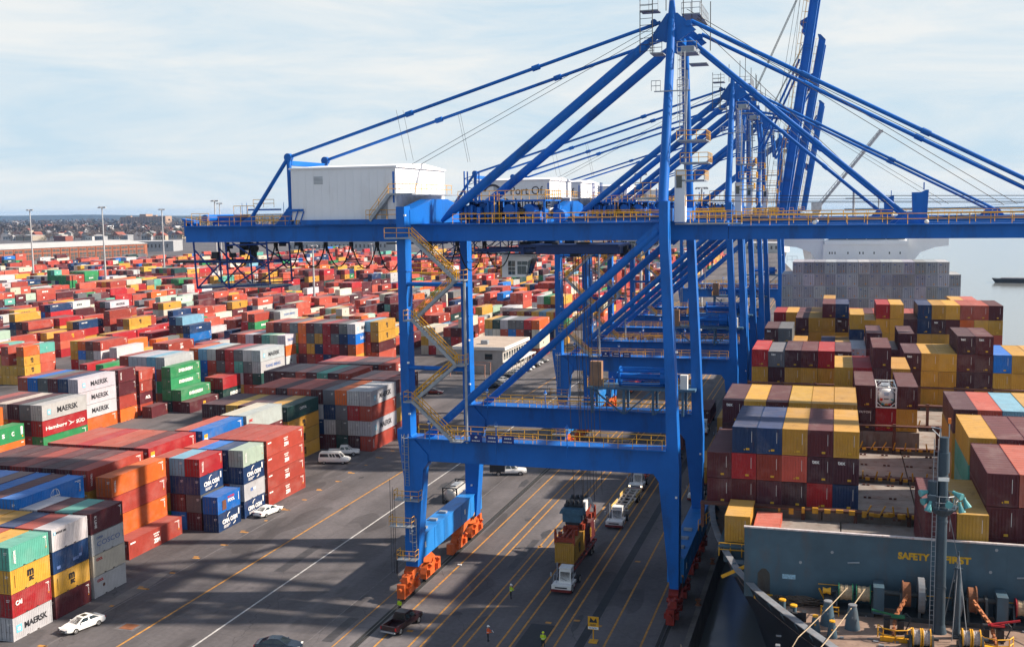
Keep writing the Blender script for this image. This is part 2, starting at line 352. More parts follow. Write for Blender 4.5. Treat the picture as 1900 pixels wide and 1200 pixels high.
# ------------------------------------------------------------------ ship-to-shore gantry cranes (built once at the near one, copied along the rails)
DY = 21.8
REDB = mat('waterside_bogie_red', (0.26, 0.022, 0.015), 0.5, 0, 0.3, 1.4, dirt=(0.05, 0.02, 0.015), dirt_amt=0.6)  # darker, redder tone for the waterside bogies than the landside ones
HX = 36.5                                     # boom hinge
def rail_(mb, pts, h=1.1, step=1.6, r=0.038, mids=2):
    for a, b in zip(pts[:-1], pts[1:]):
        a = Vector(a); b = Vector(b); L = (b-a).length; n = max(1, int(round(L/step)))
        for k in range(1, mids+1): mb.tube(a+Vector((0,0,h*k/mids)), b+Vector((0,0,h*k/mids)), r, 5)
        for i in range(n+1): p = a+(b-a)*(i/n); mb.tube(p, p+Vector((0,0,h)), r*0.9, 4)
def cage_ladder(mb, x, y, z0, z1, d=0.35):
    for s in (-.25, .25): mb.tube((x+s, y, z0), (x+s, y, z1), 0.04, 4)
    z = z0
    while z < z1: mb.tube((x-.25, y, z), (x+.25, y, z), 0.022, 4); z += 0.33
    z = z0+2
    while z < z1:
        mb.path([(x-.25, y, z), (x-.4, y-.45, z), (x, y-.8, z), (x+.4, y-.45, z), (x+.25, y, z)], 0.03, 4); z += 0.95
    for a, b in ((-.4, -.45), (0, -.8), (.4, -.45)): mb.tube((x+a, y+b, z0+2), (x+a, y+b, z1), 0.025, 4)

def build_crane():
    R = thing('gantry_crane', (-48, 117.1, 0), 'nearest blue gantry crane, boom lowered over the ship, blank white machinery house', 'crane', 'blue gantry cranes standing along the quay')
    P = {}
    # ---- legs
    for (land, y) in ((1, 0), (1, DY), (0, 0), (0, DY)):
        mb = MB()
        def ring(x0, x1, z, d=0.93): return [(x0, y-d, z), (x1, y-d, z), (x1, y+d, z), (x0, y+d, z)]
        if land: mb.loft([ring(-0.32, 1.15, 3.6), ring(-0.34, 2.1, 15.4), ring(-0.36, 2.7, 16.2), ring(-0.38, 2.7, 17.2), ring(-0.42, 0.64, 19.4), ring(-0.55, 0.47, 46.0)])
        else: mb.loft([ring(30.98, 31.95, 3.6), ring(29.75, 32.0, 15.6), ring(29.2, 32.0, 16.4), ring(29.2, 32.0, 17.2), ring(30.55, 31.85, 19.4), ring(30.42, 31.53, 27), ring(29.78, 30.74, 42), ring(29.75, 30.7, 46.2)])
        z = 24.0
        while z < 44 and land: mb.cbox((0.03, y, z), (1.2, 2.0, 0.16)); z += 7.3   # splice flanges
        if land and y == 0: mb.prism([(-0.35, 14.0), (-1.1, 19.2), (-1.1, 20.1), (-0.4, 20.1)], -0.8, 0.8)
        o = mb.build('leg', BLUE, R)
        lm = MB()
        for zz in ((8, 12, 22, 28, 45) if land else (14, 30)): lm.cbox(((0.6 if land else 31.7), y-1.03, zz), (0.22, 0.24, 0.2))
        lm.build('leg_lamp', LAMPW, o)
    # ---- portal beams with walkway rails
    for y in (0, DY):
        mb = MB(); mb.box(0.2, 31.2, y-0.75, y+0.75, 16.4, 19.1)
        for k in range(13): mb.cbox((2+k*2.3, y-0.76, 18.5), (0.16, 0.05, 0.8))
        mb.box(0.2, 30.6, y-1.45, y+1.35, 19.1, 19.22)
        o = mb.build('portal_beam', BLUE, R)
        rb = MB(); rail_(rb, [(2.6, y-1.35, 19.22), (30.2, y-1.35, 19.22)]); rail_(rb, [(0.8, y+1.25, 19.22), (30.2, y+1.25, 19.22)])
        rail_(rb, [(10, y-1.2, 19.22), (16, y-1.2, 19.22)], 0.8); rb.build('railing', YEL, o)
        for xs in (3.2, 11.3, 19.6):
            lb = MB(); lb.tube((xs, y-1.5, 17.9), (xs, y-1.5, 21.4), 0.06, 6); lb.lathe((xs, y-1.5, 21.2), [(0.05, 0.45), (0.12, 0.2), (0.26, 0.05), (0.24, 0)], 10); lb.cur = 1
            lb.lathe((xs, y-1.5, 20.98), [(0.1, 0), (0.2, 0.1), (0.2, 0.22)], 10); lb.build('beam_lamp', [BLUE, LAMPW], o)
        if y == 0:
            SIGN = mat('dark_blue_sign', (0.008, 0.03, 0.20), 0.5)
            for i, xs in enumerate((8.2, 10.1, 12.0)):
                s = MB(); s.box(xs, xs+1.4, y-1.53, y-1.45, 19.1, 20.0); so_ = s.build('sign_board', SIGN, o)
                t = MB(); t.cur = 0
                if i == 0: t.prism([(xs+.5, 19.7), (xs+.7, 19.57), (xs+.9, 19.7), (xs+.7, 19.85)], y-1.545, y-1.531)
                else:
                    for k in range(4): t.box(xs+.3+k*.22, xs+.45+k*.22, y-1.545, y-1.531, 19.63, 19.8)
                for k in range(5): t.box(xs+.2+k*.2, xs+.34+k*.2, y-1.545, y-1.531, 19.25, 19.35)
                t.build('sign_marks', WHITE, so_)
        # festoon plate / portal access box
        if y == DY:
            mb = MB(); mb.box(0.3, 2.5, y-1.0, y+1.0, 16.0, 16.05); mb.build('portal_gusset', BLUE, R)
    # ---- sill beams along the rails
    for x, lamps in ((0.0, 1), (31.45, 1)):
        mb = MB(); mb.box(x-0.95, x+0.95, 0.4, DY+2.2, 3.9, 6.7)
        for k in range(6): mb.cbox((x+0.96, 2.0+k*3.4, 5.3), (0.06, 0.16, 2.7)); mb.cbox((x-0.96, 2.0+k*3.4, 5.3), (0.06, 0.16, 2.7))
        mb.box(x-1.05, x+1.05, 0.4, DY+2.2, 6.7, 6.78)
        o = mb.build('sill_beam', SILL, R); lm = MB()
        for yy in (4, 7.5, 11): lm.box(x-0.5, x+0.5, yy-0.3, yy+0.3, 6.8, 7.05)
        lm.build('sill_lamp', GREY, o); pl = MB()
        for yy in (1.9, 16.5): pl.box(x+0.99, x+1.03, yy, yy+0.35, 5.1, 5.75)
        pl.build('notice_plate', LAMPW, o)
    # ---- bogies
    for x in (0.0, 31.4):
        for s in (0, 1):
            Y = lambda v: v if s == 0 else DY+0.0-v
            mb = MB()
            mb.prism([(Y(-1.2), 3.0), (Y(0.2), 3.95), (Y(4.6), 3.95), (Y(6.4), 2.7), (Y(6.2), 2.1), (Y(4.6), 2.4), (Y(2.6), 3.0), (Y(0.6), 2.5), (Y(-1.0), 2.2)], x-0.55, x+0.55, 'yz')
            for yc in (-1.2, 5.6):
                mb.prism([(Y(yc-2.0), 1.1), (Y(yc-1.6), 1.75), (Y(yc-0.4), 2.75), (Y(yc+0.4), 2.75), (Y(yc+1.6), 1.75), (Y(yc+2.0), 1.1), (Y(yc+2.0), 0.5), (Y(yc-2.0), 0.5)], x-0.42, x+0.42, 'yz')
                mb.tube((x-0.7, Y(yc), 2.45), (x+0.7, Y(yc), 2.45), 0.28, 10)
                for k in (-1.35, 1.35):
                    mb.cbox((x+0.62, Y(yc+k), 1.25), (0.45, 0.7, 0.7)); mb.tube((x+0.4, Y(yc+k)+0.3, 1.6), (x+0.75, Y(yc+k)+0.3, 2.15), 0.2, 8)
                    mb.cbox((x-0.6, Y(yc+k), 1.2), (0.35, 0.6, 0.6))
            mb.cbox((x, Y(-3.35), 1.35), (0.9, 0.5, 1.7)); mb.tube((x, Y(-3.6), 1.6), (x, Y(-4.1), 1.6), 0.25, 10)
            mb.cbox((x+0.3, Y(-2.6), 2.6), (0.7, 0.9, 0.8)); mb.tube((x-0.3, Y(-2.9), 2.4), (x+0.5, Y(-2.5), 3.2), 0.16, 6)
            mb.cbox((x, Y(8.2), 1.2), (0.9, 0.7, 1.4))
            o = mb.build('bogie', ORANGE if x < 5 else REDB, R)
            wb = MB()
            for yc in (-1.2, 5.6):
                for k in (-1.35, 1.35): wb.tube((x-0.2, Y(yc+k), 0.42), (x+0.2, Y(yc+k), 0.42), 0.40, 14)
            wb.build('wheels', BLACK, o)
            st = MB(); st.prism([(Y(-0.2), 4.9), (Y(1.5), 3.75), (Y(1.5), 3.3), (Y(-0.2), 3.6)], x+0.86, x+0.94, 'yz'); st.cur = 1; st.prism([(Y(-0.2), 5.05), (Y(1.5), 3.9), (Y(1.5), 3.76), (Y(-0.2), 4.91)], x+0.8, x+0.97, 'yz')
            st.build('bogie_guard', [DARK, YEL], o)
    # ---- diagonal braces
    for y in (0, DY):
        mb = MB(); mb.tube((2.2, y, 19.0), (29.6, y, 43.0), 0.47, 14); mb.beam((27.6, y, 41.25), (30.0, y, 43.35), 0.7, 1.5)
        mb.build('diagonal_brace', BLUE, R, smooth=True)
    # ---- girders
    for y, nm in ((5.7, 0), (15.9, 1)):
        mb = MB(); mb.box(-32.2, HX, y-0.7, y+0.7, 41.85, 43.95)
        mb.box(-32.4, -32.2, y-0.7, y+0.7, 42.6, 44.6); mb.prism([(-32.4, 44.4), (-32.9, 44.9), (-31.0, 44.6), (-31.0, 43.95)], y-0.6, y+0.6)
        mb.box(-32.2, HX, y-1.5 if nm == 0 else y+0.7, y-0.7 if nm == 0 else y+1.5, 43.80, 43.93)
        for k in range(12): mb.box(-28+k*5.6, -27.93+k*5.6, y-0.715, y+0.715, 41.84, 43.78)
        o = mb.build('girder', BLUE, R)
        rb = MB(); yy = y-1.42 if nm == 0 else y+1.42
        rail_(rb, [(-31.6, yy, 43.93), (-1.9, yy, 43.93)]); rail_(rb, [(4.5, yy, 43.93), (29.0, yy, 43.93)]); rail_(rb, [(31, yy, 43.93), (HX-0.2, yy, 43.93)]); rb.build('railing', YEL, o)
    mb = MB()
    for x in (-31.5, -22, -13, -4, 6, 14, 22): mb.box(x-0.3, x+0.3, 6.4, 15.2, 42.2, 43.6)
    mb.box(-31.8, -24, 6.4, 15.2, 43.62, 43.72)
    mb.build('girder_ties', BLUE, R)
    mb = MB()                                                      # bits on the tail of the girder
    rail_(mb, [(-31, 4.6, 44.0), (-28.5, 4.6, 44.0)], 1.5); rail_(mb, [(-26, 6.5, 44.0), (-23, 6.5, 44)], 2.4, 1.0)
    rail_(mb, [(-30.5, 12, 44.0), (-20, 12, 44)], 1.3, 1.2); rail_(mb, [(-24.6, 9, 46.2), (-21.6, 9, 46.2)], 1.0)
    mb.build('tail_railing', YEL, R)
    mb = MB(); mb.cbox((-28, 9, 44.6), (3.5, 3, 1.2)); mb.tube((-29.4, 5.1, 44.9), (-29.4, 14, 44.9), 0.45, 12); mb.cbox((-23, 9, 45.9), (3.2, 3, 0.2))
    for x in (-26.6, -25.0, -20.5, -18.6): mb.tube((x, 7+abs(x)%3, 44), (x, 7+abs(x)%3, 46.8), 0.035, 4)
    mb.build('tail_sheaves', BLUE, R)
    # ---- landside cross beam (gable)
    mb = MB(); mb.prism([(0.7, 43.95), (DY-0.7, 43.95), (DY-0.7, 45.6), (DY*0.62, 46.9), (DY*0.38, 46.9), (0.7, 45.6)], -1.1, 0.55, 'yz')
    mb.box(29.5, 30.6, 0.8, DY-0.8, 44.0, 45.4)
    mb.build('cross_beam', BLUE, R)
    # ---- A-frame
    for y0, y1 in ((0, 5.7), (DY, 15.9)):
        mb = MB(); mb.tube((30.05, y0, 46.0), (30.15, y1, 66.3), 0.56, 16, 0.46); mb.tube((30.15, y1, 66.3), (30.15, y1, 68.2), 0.46, 12, 0.3); mb.build('mast_column', BLUE, R, smooth=True)
    mb = MB(); mb.box(29.8, 30.5, 5.4, 16.2, 64.5, 65.2)
    for y in (5.7, 15.9):
        mb.prism([(27.9, 64.4), (29.6, 66.8), (30.8, 66.8), (32.8, 64.9), (31.0, 63.9), (29.4, 63.7)], y-0.22, y+0.22)
        mb.tube((28.2, y-0.45, 65.9), (28.2, y+0.45, 65.9), 0.35, 10); mb.tube((32, y-0.45, 65.6), (32, y+0.45, 65.6), 0.35, 10)
    mb.build('apex_head', BLUE, R)
    mb = MB()
    for x0, x1, y0, y1, z in ((27.9, 29.3, 4.6, 7.2, 62.4), (30.9, 33.0, 4.4, 7.4, 62.3), (30.9, 33.0, 14.4, 17, 62.3), (26.9, 28.9, 3.8, 5.8, 66.9), (31.2, 33.2, 5.8, 14, 66.6)): mb.box(x0, x1, y0, y1, z, z+0.12)
    mb.cbox((31.9, 6.2, 62.8), (1.4, 2, 0.7))
    mb.build('apex_platform', GREY, R)
    rb = MB(); rail_(rb, [(27.9, 4.6, 62.5), (29.2, 4.6, 62.5)]); rail_(rb, [(30.9, 4.4, 62.4), (33.0, 4.4, 62.4), (33.0, 7.4, 62.4)]); rail_(rb, [(27.9, 7.2, 62.5), (27.9, 4.6, 62.5)])
    rail_(rb, [(26.9, 3.8, 67.0), (28.9, 3.8, 67.0)], 1.2, 0.9); rail_(rb, [(31.2, 5.8, 66.7), (33.2, 5.8, 66.7), (33.2, 14, 66.7)], 1.2, 1.0); rb.build('apex_railing', GREY, R)
    mb = MB()
    for x, y, z0, z1 in ((26.9, 3.9, 62.4, 68.6), (28.3, 3.7, 62.4, 68.5), (31.4, 5.7, 66, 70.6), (32.3, 6, 66, 71.2), (33.2, 7, 66, 69.5), (34, 9, 63, 68.4), (29.6, 5, 67, 70)): mb.tube((x, y, z0), (x, y, z1), 0.05, 4)
    for k in range(9): mb.tube((26.9, 3.9, 62.6+k*.7), (28.3, 3.7, 62.6+k*.7), 0.03, 4)
    mb.build('aerial', DARK, R)
    # ---- backstays (thick) and tie rods (thin), rear posts
    for y, yt in ((5.7, 5.7), (15.9, 15.9)):
        mb = MB(); mb.tube((4.2, y, 45.6), (27.0, yt, 63.3), 0.56, 16); mb.tube((2.6, y, 44.2), (4.2, y, 45.6), 0.22, 16, 0.56); mb.tube((27.0, yt, 63.3), (29.0, yt, 64.9), 0.56, 16, 0.2)
        mb.tube((27.4, yt-0.75, 63.7), (27.4, yt+0.75, 63.7), 0.3, 10); mb.build('backstay', BLUE, R, smooth=True)
        mb = MB(); mb.tube((-17.5, y, 52.3), (28.9, yt, 65.9), 0.20, 10)
        for s in (0.35, 0.69): c = Vector((-17.5, y, 52.3)).lerp(Vector((28.9, yt, 65.9)), s); mb.tube(c+Vector((-.45, 0, -.13)), c+Vector((.45, 0, .13)), 0.33, 10)
        mb.build('tie_rod', BLUE, R, smooth=True)
        mb = MB(); mb.tube((-17.4, y, 43.9), (-17.5, y, 52.3), 0.3, 12); mb.tube((-23.3, y, 44.5), (-17.7, y, 52.1), 0.25, 12); mb.tube((-17.5, y-0.35, 52.3), (-17.5, y+0.35, 52.3), 0.5, 14)
        mb.prism([(-19.6, 43.95), (-17.5, 43.95), (-17.5, 46.4)], y-0.2, y+0.2); mb.prism([(-25.2, 43.95), (-22.6, 43.95), (-22.6, 45.4)], y-0.2, y+0.2)
        mb.build('rear_post', BLUE, R, smooth=True)
    mb = MB(); mb.box(-17.7, -17.3, 6.1, 15.5, 51.3, 51.9); mb.build('rear_post_tie', BLUE, R)
    # ---- machinery house
    mb = MB(); mb.box(-16.5, -2.6, 4.2, 21.0, 44.55, 50.9); mb.prism([(4.0, 50.9), (21.2, 50.9), (12.6, 51.45)], -16.7, -2.4, 'yz')
    mb.box(-16.7, -2.4, 4.0, 21.2, 50.72, 50.9)
    for k in range(13): mb.box(-15.6+k*1.06, -15.56+k*1.06, 4.175, 4.2, 44.6, 50.7)
    for k in range(15): mb.box(-2.6, -2.575, 5.2+k*1.06, 5.24+k*1.06, 44.6, 50.7)
    hs = mb.build('machinery_house', HOUSEW, R)
    mb = MB(); mb.box(-4.6, -3.7, 4.15, 4.175, 44.6, 46.6); mb.build('house_door', GREY, hs)
    mb = MB()
    for k in range(6): mb.box(-13.4, -12.2, 4.14, 4.175, 48.9+k*.16, 48.98+k*.16)
    mb.build('vent_grille', GREY, hs)
    mb = MB(); mb.box(-15.0, -2.2, 3.6, 21.2, 43.96, 44.55); mb.box(-17.2, -14.9, 3.9, 6, 45.6, 45.9)
    for k in range(3): mb.beam((-17+k*0.8, 4.0, 44.0), (-16.4+k*0.8, 4.0, 45.6), 0.12, 0.12)
    mb.build('house_platform', BLUE, R)
    mb = MB(); mb.box(-3.0, -2.8, 4.14, 4.2, 46.5, 50.2); mb.build('drain_pipe', BLUE, hs)
    rb = MB(); rail_(rb, [(-6.4, 3.75, 44.55), (-2.3, 3.75, 44.55)]); rail_(rb, [(-3.3, 3.5, 47.6), (-0.5, 3.5, 47.6)]); rail_(rb, [(-0.5, 3.5, 47.6), (-0.5, 18, 47.6)], 1.1, 1.8)
    rail_(rb, [(-5.8, 3.45, 44.5), (-3.3, 3.45, 47.5)], 1.0); rb.build('house_railing', YEL, R)
    mb = MB(); mb.beam((-5.8, 3.5, 44.4), (-3.2, 3.5, 47.5), 0.12, 0.35); mb.beam((-5.8, 4.1, 44.4), (-3.2, 4.1, 47.5), 0.12, 0.35); mb.box(-3.3, -0.2, 3.4, 4.1, 47.4, 47.6); mb.box(-2.5, -0.3, 4.1, 20, 47.4, 47.55)
    for k in range(14): mb.cbox((-5.7+k*.19, 3.8, 44.5+k*.222), (0.24, 0.6, 0.04))
    mb.build('house_stair', GREY, R)
    # ---- stair tower on the landside
    zs = [(1.65, 42.6), (7.0, 37.75), (1.75, 33.1), (6.9, 28.15), (1.55, 23.7), (6.35, 19.3)]
    sm = MB(); rm = MB()
    for k in range(5):
        (xa, za), (xb, zb) = zs[k], zs[k+1]; ya = -2.05 if k % 2 == 0 else -1.45
        for dy in (-0.42, 0.42):
            sm.beam((xa, ya+dy, za), (xb, ya+dy, zb), 0.08, 0.34)
            for hh in (0.55, 1.05): rm.tube((xa, ya+dy, za+hh), (xb, ya+dy, zb+hh), 0.05, 5)
            for i in range(6): p = Vector((xa, ya+dy, za)).lerp(Vector((xb, ya+dy, zb)), i/5); rm.tube(p, p+Vector((0,0,1.05)), 0.04, 4)
        nst = 18
        for i in range(nst): p = Vector((xa, ya, za)).lerp(Vector((xb, ya, zb)), (i+0.5)/nst); sm.cbox(p, (0.26, 0.8, 0.035))
        sm.box(xb-0.3 if xb > 3 else xb-1.1, xb+1.1 if xb > 3 else xb+0.3, -2.5, -1.0, zb-0.15, zb-0.02)
        x0, x1 = (xb, xb+1.05) if xb > 3 else (xb-1.05, xb)
        rail_(rm, [(x0, -2.45, zb), (x1 if xb > 3 else x0, -2.45, zb)] if xb > 3 else [(x1, -2.45, zb), (x0, -2.45, zb)], 1.1, 1.0)
        xo = x1 if xb > 3 else x0
        rail_(rm, [(xo, -2.45, zb), (xo, -1.05, zb)], 1.1, 1.0)
    sm.box(-1.4, 1.8, -2.5, -1.0, 42.35, 42.5); rail_(rm, [(-1.4, -2.45, 42.5), (1.6, -2.45, 42.5)], 1.1, 1.2)
    sm.tube((7.7, -1.2, 18.9), (7.7, -1.2, 37.6), 0.16, 8)
    sm.build('stair_tower', GREY, R); rm.build('stair_railing', YEL, R)
    mb = MB()
    for z in (37.1, 27.4): mb.tube((0.2, -0.6, z), (7.9, -0.9, z), 0.26, 10)
    mb.build('stair_strut', BLUE, R, smooth=True)
    mb = MB(); mb.box(0.2, 5.6, 0.9, 1.7, 38.2, 38.35); rail_(mb, [(0.4, 1.0, 38.35), (5.6, 1.0, 38.35)], 1.1, 1.2); mb.build('upper_walkway', YEL, R)
    # ---- leg ladders and little platforms on the near landside leg
    mb = MB(); cage_ladder(mb, 0.1, -1.0, 13.4, 19.6); cage_ladder(mb, 0.85, -1.0, 4.8, 9.6); mb.build('cage_ladder', GREY, R)
    mb = MB()
    for z, x0, x1 in ((11.8, -1.2, 1.9), (8.6, -1.9, 0.9), (4.6, -1.0, 1.3)): mb.box(x0, x1, -2.1, -0.9, z, z+0.12)
    mb.build('leg_platform', GREY, R)
    rb = MB()
    for z, x0, x1 in ((11.92, -1.2, 1.9), (8.72, -1.9, 0.9), (4.72, -1.0, 1.3)): rail_(rb, [(x0, -0.95, z), (x0, -2.05, z), (x1, -2.05, z), (x1, -0.95, z)], 1.1, 0.9)
    rb.build('leg_platform_railing', YEL, R)
    mb = MB()
    for x in (-1.7, -1.4, -1.15): mb.tube((x, -2.0, 3.0), (x, -2.0, 13.4 - (x+1.4)*3), 0.03, 4)
    mb.path([(-1.0, -2.0, 4.6), (-1.0, -2.1, 2.8), (-.7, -2.2, 2.2), (-0.1, -2.2, 2.2), (0.1, -2.1, 2.7)], 0.07, 5); mb.build('hanging_cables', DARK, R)
    # ---- elevator and platforms on the waterside
    mb = MB(); mb.box(31.0, 32.1, 2.0, 3.4, 43.9, 49.6); mb.box(31.3, 31.9, 4.6, 5.2, 44, 46.9); e = mb.build('elevator_cabin', WHITE, R)
    mb = MB(); mb.box(31.2, 31.8, 1.95, 2.0, 47.6, 48.9); mb.build('elevator_window', GLASS, e)
    mb = MB()
    for z, x0, x1 in ((48.3, 31.2, 34.2), (50.2, 31.6, 34.6), (52.6, 31.2, 34.4)): mb.box(x0, x1, 2.0, 6.0, z, z+0.15)
    mb.box(30.9, HX+1.6, 3.0, 4.4, 43.6, 43.75); mb.box(26.8, 29.4, 1.2, 4, 46.4, 46.6)
    mb.tube((31.9, 3.2, 44), (31.9, 5.2, 60.5), 0.09, 6); mb.build('mast_platform', GREY, R)
    rb = MB()
    for z, x0, x1 in ((48.45, 31.2, 34.2), (50.35, 31.6, 34.6), (52.75, 31.2, 34.4)): rail_(rb, [(x0, 2.0, z), (x1, 2.0, z), (x1, 6.0, z)], 1.0, 1.0)
    rail_(rb, [(32.6, 3.0, 43.75), (HX+1.6, 3.0, 43.75)], 1.2, 0.9); rail_(rb, [(32.2, 2.2, 45.6), (34.8, 2.2, 45.6)], 1.2, 0.8); rail_(rb, [(26.8, 1.2, 46.6), (29.4, 1.2, 46.6)], 1.6, 0.8)
    rb.build('mast_platform_railing', YEL, R)
    mb = MB(); cage_ladder(mb, 31.6, 3.4, 52.7, 62.3); mb.box(28.7, 32.6, 2.4, 2.7, 58.0, 58.1); rail_(mb, [(28.4, 2.4, 58.1), (29.4, 2.4, 58.1)], 1.1, 0.6); rail_(mb, [(31.2, 2.4, 58.1), (32.4, 2.4, 58.1)], 1.1, 0.6); mb.build('mast_ladder', GREY, R)
    # ---- machinery on the girder between house and mast
    rr = random.Random(11); mb = MB()
    mb.box(5.2, 15, 7.2, 13, 43.96, 44.3)
    for k in range(26):
        x = rr.uniform(4.6, 15.6); y = rr.uniform(6, 13.4); h = rr.uniform(0.8, 2.6); mb.cbox((x, y, 44.2+h/2), (rr.uniform(.2, .8), rr.uniform(.3, 1.2), h))
    for k in range(4): mb.tube((6+k*2.4, 6.5, 45.4), (6+k*2.4, 8.4, 45.4), 0.75, 14); mb.tube((6.4+k*2.4, 10.5, 45.2), (6.4+k*2.4, 12.2, 45.2), 0.6, 14)
    mb.box(4.6, 15.4, 6, 13.4, 46.45, 46.62)
    for x in (4.9, 8.3, 11.8, 15.2):
        for y in (6.2, 13.2): mb.cbox((x, y, 45.3), (0.22, 0.22, 2.4))
    mb.tube((17, 6, 44.7), (17, 7.6, 44.7), 0.75, 14)
    for k in range(7): mb.beam((4.4+(k % 2)*1.5, 9, 46.6+k*0.45), (5.9-(k % 2)*1.5, 9, 47.05+k*0.45), 0.07, 0.07)
    for x in (4.4, 5.9): mb.beam((x, 9, 46.6), (x, 9, 50.2), 0.14, 0.14); mb.beam((x, 10.2, 46.6), (x, 10.2, 50.2), 0.14, 0.14)
    mb.build('hoist_machinery', BLUE, R)
    mb = MB()
    for k in range(16):
        x = rr.uniform(5, 15); y = rr.uniform(6, 13); mb.cbox((x, y, 44.3+rr.uniform(0, 1.8)), (rr.uniform(.3, .9), .5, rr.uniform(.3, .9)))
    mb.build('hoist_motors', DARK, R)
    rb = MB(); rail_(rb, [(4.6, 6, 46.62), (15.4, 6, 46.62), (15.4, 13.4, 46.62)], 1.1, 1.0); rail_(rb, [(5, 5.9, 43.95), (15, 5.9, 43.95)], 1.2, 1.0)
    for x in (9.2, 9.8): rb.tube((x, 5.8, 44), (x, 5.8, 47.4), 0.05, 4)
    rb.build('hoist_railing', YEL, R)
    # ---- trolley, cab, ropes
    tr = MB(); tr.box(12.0, 24.0, 6.2, 13.2, 41.0, 41.35); tr.box(14.2, 24.2, 5.9, 6.3, 40.3, 41.1); tr.box(14.2, 24.2, 13.0, 13.4, 40.3, 41.1)
    for x in (12.4, 16, 20, 23.6): tr.box(x-.2, x+.2, 6.3, 13.0, 40.2, 41.0)
    tr.box(6.4, 14.2, 6.6, 7.0, 40.5, 40.9); tr.box(6.4, 14.2, 12, 12.4, 40.5, 40.9)
    tr.tube((9, 6.8, 39.0), (9, 6.8, 41), .08, 5)
    to = tr.build('trolley', mat('trolley_blue', (0.006, 0.03, 0.13), 0.5), R)
    mb = MB()
    for k in range(20): x = rr.uniform(9, 25); mb.cbox((x, rr.uniform(7, 12.5), rr.uniform(40.0, 41.7)), (rr.uniform(.4, 1.6), rr.uniform(.5, 2), rr.uniform(.3, .8)))
    mb.tube((6, 6.6, 40.3), (25, 6.6, 40.25), 0.07, 5); mb.build('trolley_machinery', DARK, to)
    mb = MB(); rail_(mb, [(7, 6.4, 38.2), (9, 6.4, 38.2)], 1.6, .6); rail_(mb, [(0.9, 3, 37.4), (3.2, 3, 37.4)], 1.1); mb.build('trolley_railing', YEL, to)
    mb = MB(); mb.prism([(9.3, 37.35), (12.2, 37.45), (13.1, 39.85), (9.3, 39.95)], 8.2, 10.8); mb.box(9.2, 13.2, 8.1, 10.9, 39.95, 40.1)
    cab = mb.build('operator_cab', WHITE, R)
    w = MB()
    for x0, x1 in ((10.1, 10.5), (10.56, 10.95)):
        for z0, z1 in ((37.7, 38.15), (38.22, 38.6), (38.68, 39.35)): w.box(x0, x1, 8.15, 8.22, z0, z1)
    w.box(11.25, 11.75, 8.15, 8.22, 37.75, 38.75); w.box(11.8, 12.35, 8.15, 8.22, 37.75, 38.75); w.box(11.25, 11.75, 8.15, 8.22, 38.85, 39.3); w.box(11.8, 12.5, 8.15, 8.22, 38.85, 39.3)
    w.quad((12.42, 8.4, 37.7), (12.42, 10.6, 37.7), (13.1, 10.6, 39.55), (13.1, 8.4, 39.55), -0.05); w.quad((12.45, 8.19, 37.7), (12.55, 8.19, 37.7), (13.0, 8.19, 39.55), (12.6, 8.19, 39.3), 0.04)
    w.build('cab_window', GLASS, cab)
    rp = MB()
    for k, x in enumerate((17.0, 17.6, 18.1, 18.5, 18.8, 19.3, 19.6, 20.0)):
        yb = 13.2 if k % 2 == 0 else 16.0; yt = 8.0 if k % 2 == 0 else 11.5
        rp.tube((x, yt, 40.6), (x-0.15, yb, 9.1), 0.04, 4)
    rp.build('hoist_ropes', DARK, R)
    # ---- festoon cable loops under the girder
    mb = MB(); x = -27.5; rr = random.Random(4)
    while x < 9:
        if not (-3.2 < x < -0.2):
            w_ = 3.5; d = rr.uniform(3.0, 3.6)
            for off in (0, 0.16): mb.path([(x+w_*t/9, 7.0+off, 41.7-d*(1-abs(2*t/9-1)**2.2)) for t in range(10)], 0.055, 4)
            mb.cbox((x, 7.1, 41.5), (0.35, 0.5, 0.5)); mb.cbox((x+0.1, 7.1, 41.0), (0.18, 0.3, 0.8))
        x += 3.5
    mb.build('festoon_cables', BLACK, R)
    # ---- maintenance basket under the tail
    mb = MB()
    def T(p, q, r=0.1): mb.tube(p, q, r, 6)
    xs = [-30.6, -26.0, -20.2]
    for y in (4.2, 10.0):
        for i, x in enumerate(xs): T((x, y, 41.9), (x+0.3, y, 36.0 if i < 2 else 36.6), 0.13)
        T((xs[0]+.3, y, 36.0), (xs[1]-.8, y, 39.2)); T((xs[0], y, 41), (xs[1]+.3, y, 36.0)); T((xs[1]+.3, y, 36.0), (xs[2]+.2, y, 39.4)); T((xs[1], y, 41.5), (xs[2]+.1, y, 41.6)); T((xs[1]+1, y, 41.8), (xs[2], y, 38.8)); T((xs[0], y, 39.4), (xs[2]+2, y, 39.4), 0.09)
        T((xs[0]+.3, y, 36.0), (xs[2]+.2, y, 36.6), 0.1)
    for x in xs: T((x+.3, 4.2, 36.1), (x+.3, 10, 36.1)); T((x+.1, 4.2, 39.4), (x+.1, 10, 39.4))
    mb.build('maintenance_basket', mat('basket_blue', (0.006, 0.04, 0.2), 0.5), R)
    mb = MB(); mb.box(-30.2, -19.9, 4.4, 9.8, 36.15, 36.3); mb.build('basket_floor', GREY, R)
    rb = MB(); rail_(rb, [(-26, 4.3, 36.3), (-20.2, 4.3, 36.3)], 1.2, 1.0); rail_(rb, [(-30, 9.8, 36.3), (-20, 9.8, 36.3)], 1.2, 1.2); rb.build('basket_railing', mat('brown_rail', (0.25, 0.15, 0.04), 0.6), R)
    mb = MB()
    for k in range(14): mb.cbox((rr.uniform(-30, -19), rr.uniform(6, 13), rr.uniform(39.6, 41.8)), (rr.uniform(.3, 1.0), 0.5, rr.uniform(.3, 1.3)))
    mb.box(-38, -26, 10.5, 13.5, 38.9, 39.2)
    mb.build('tail_machinery', DARK, R)
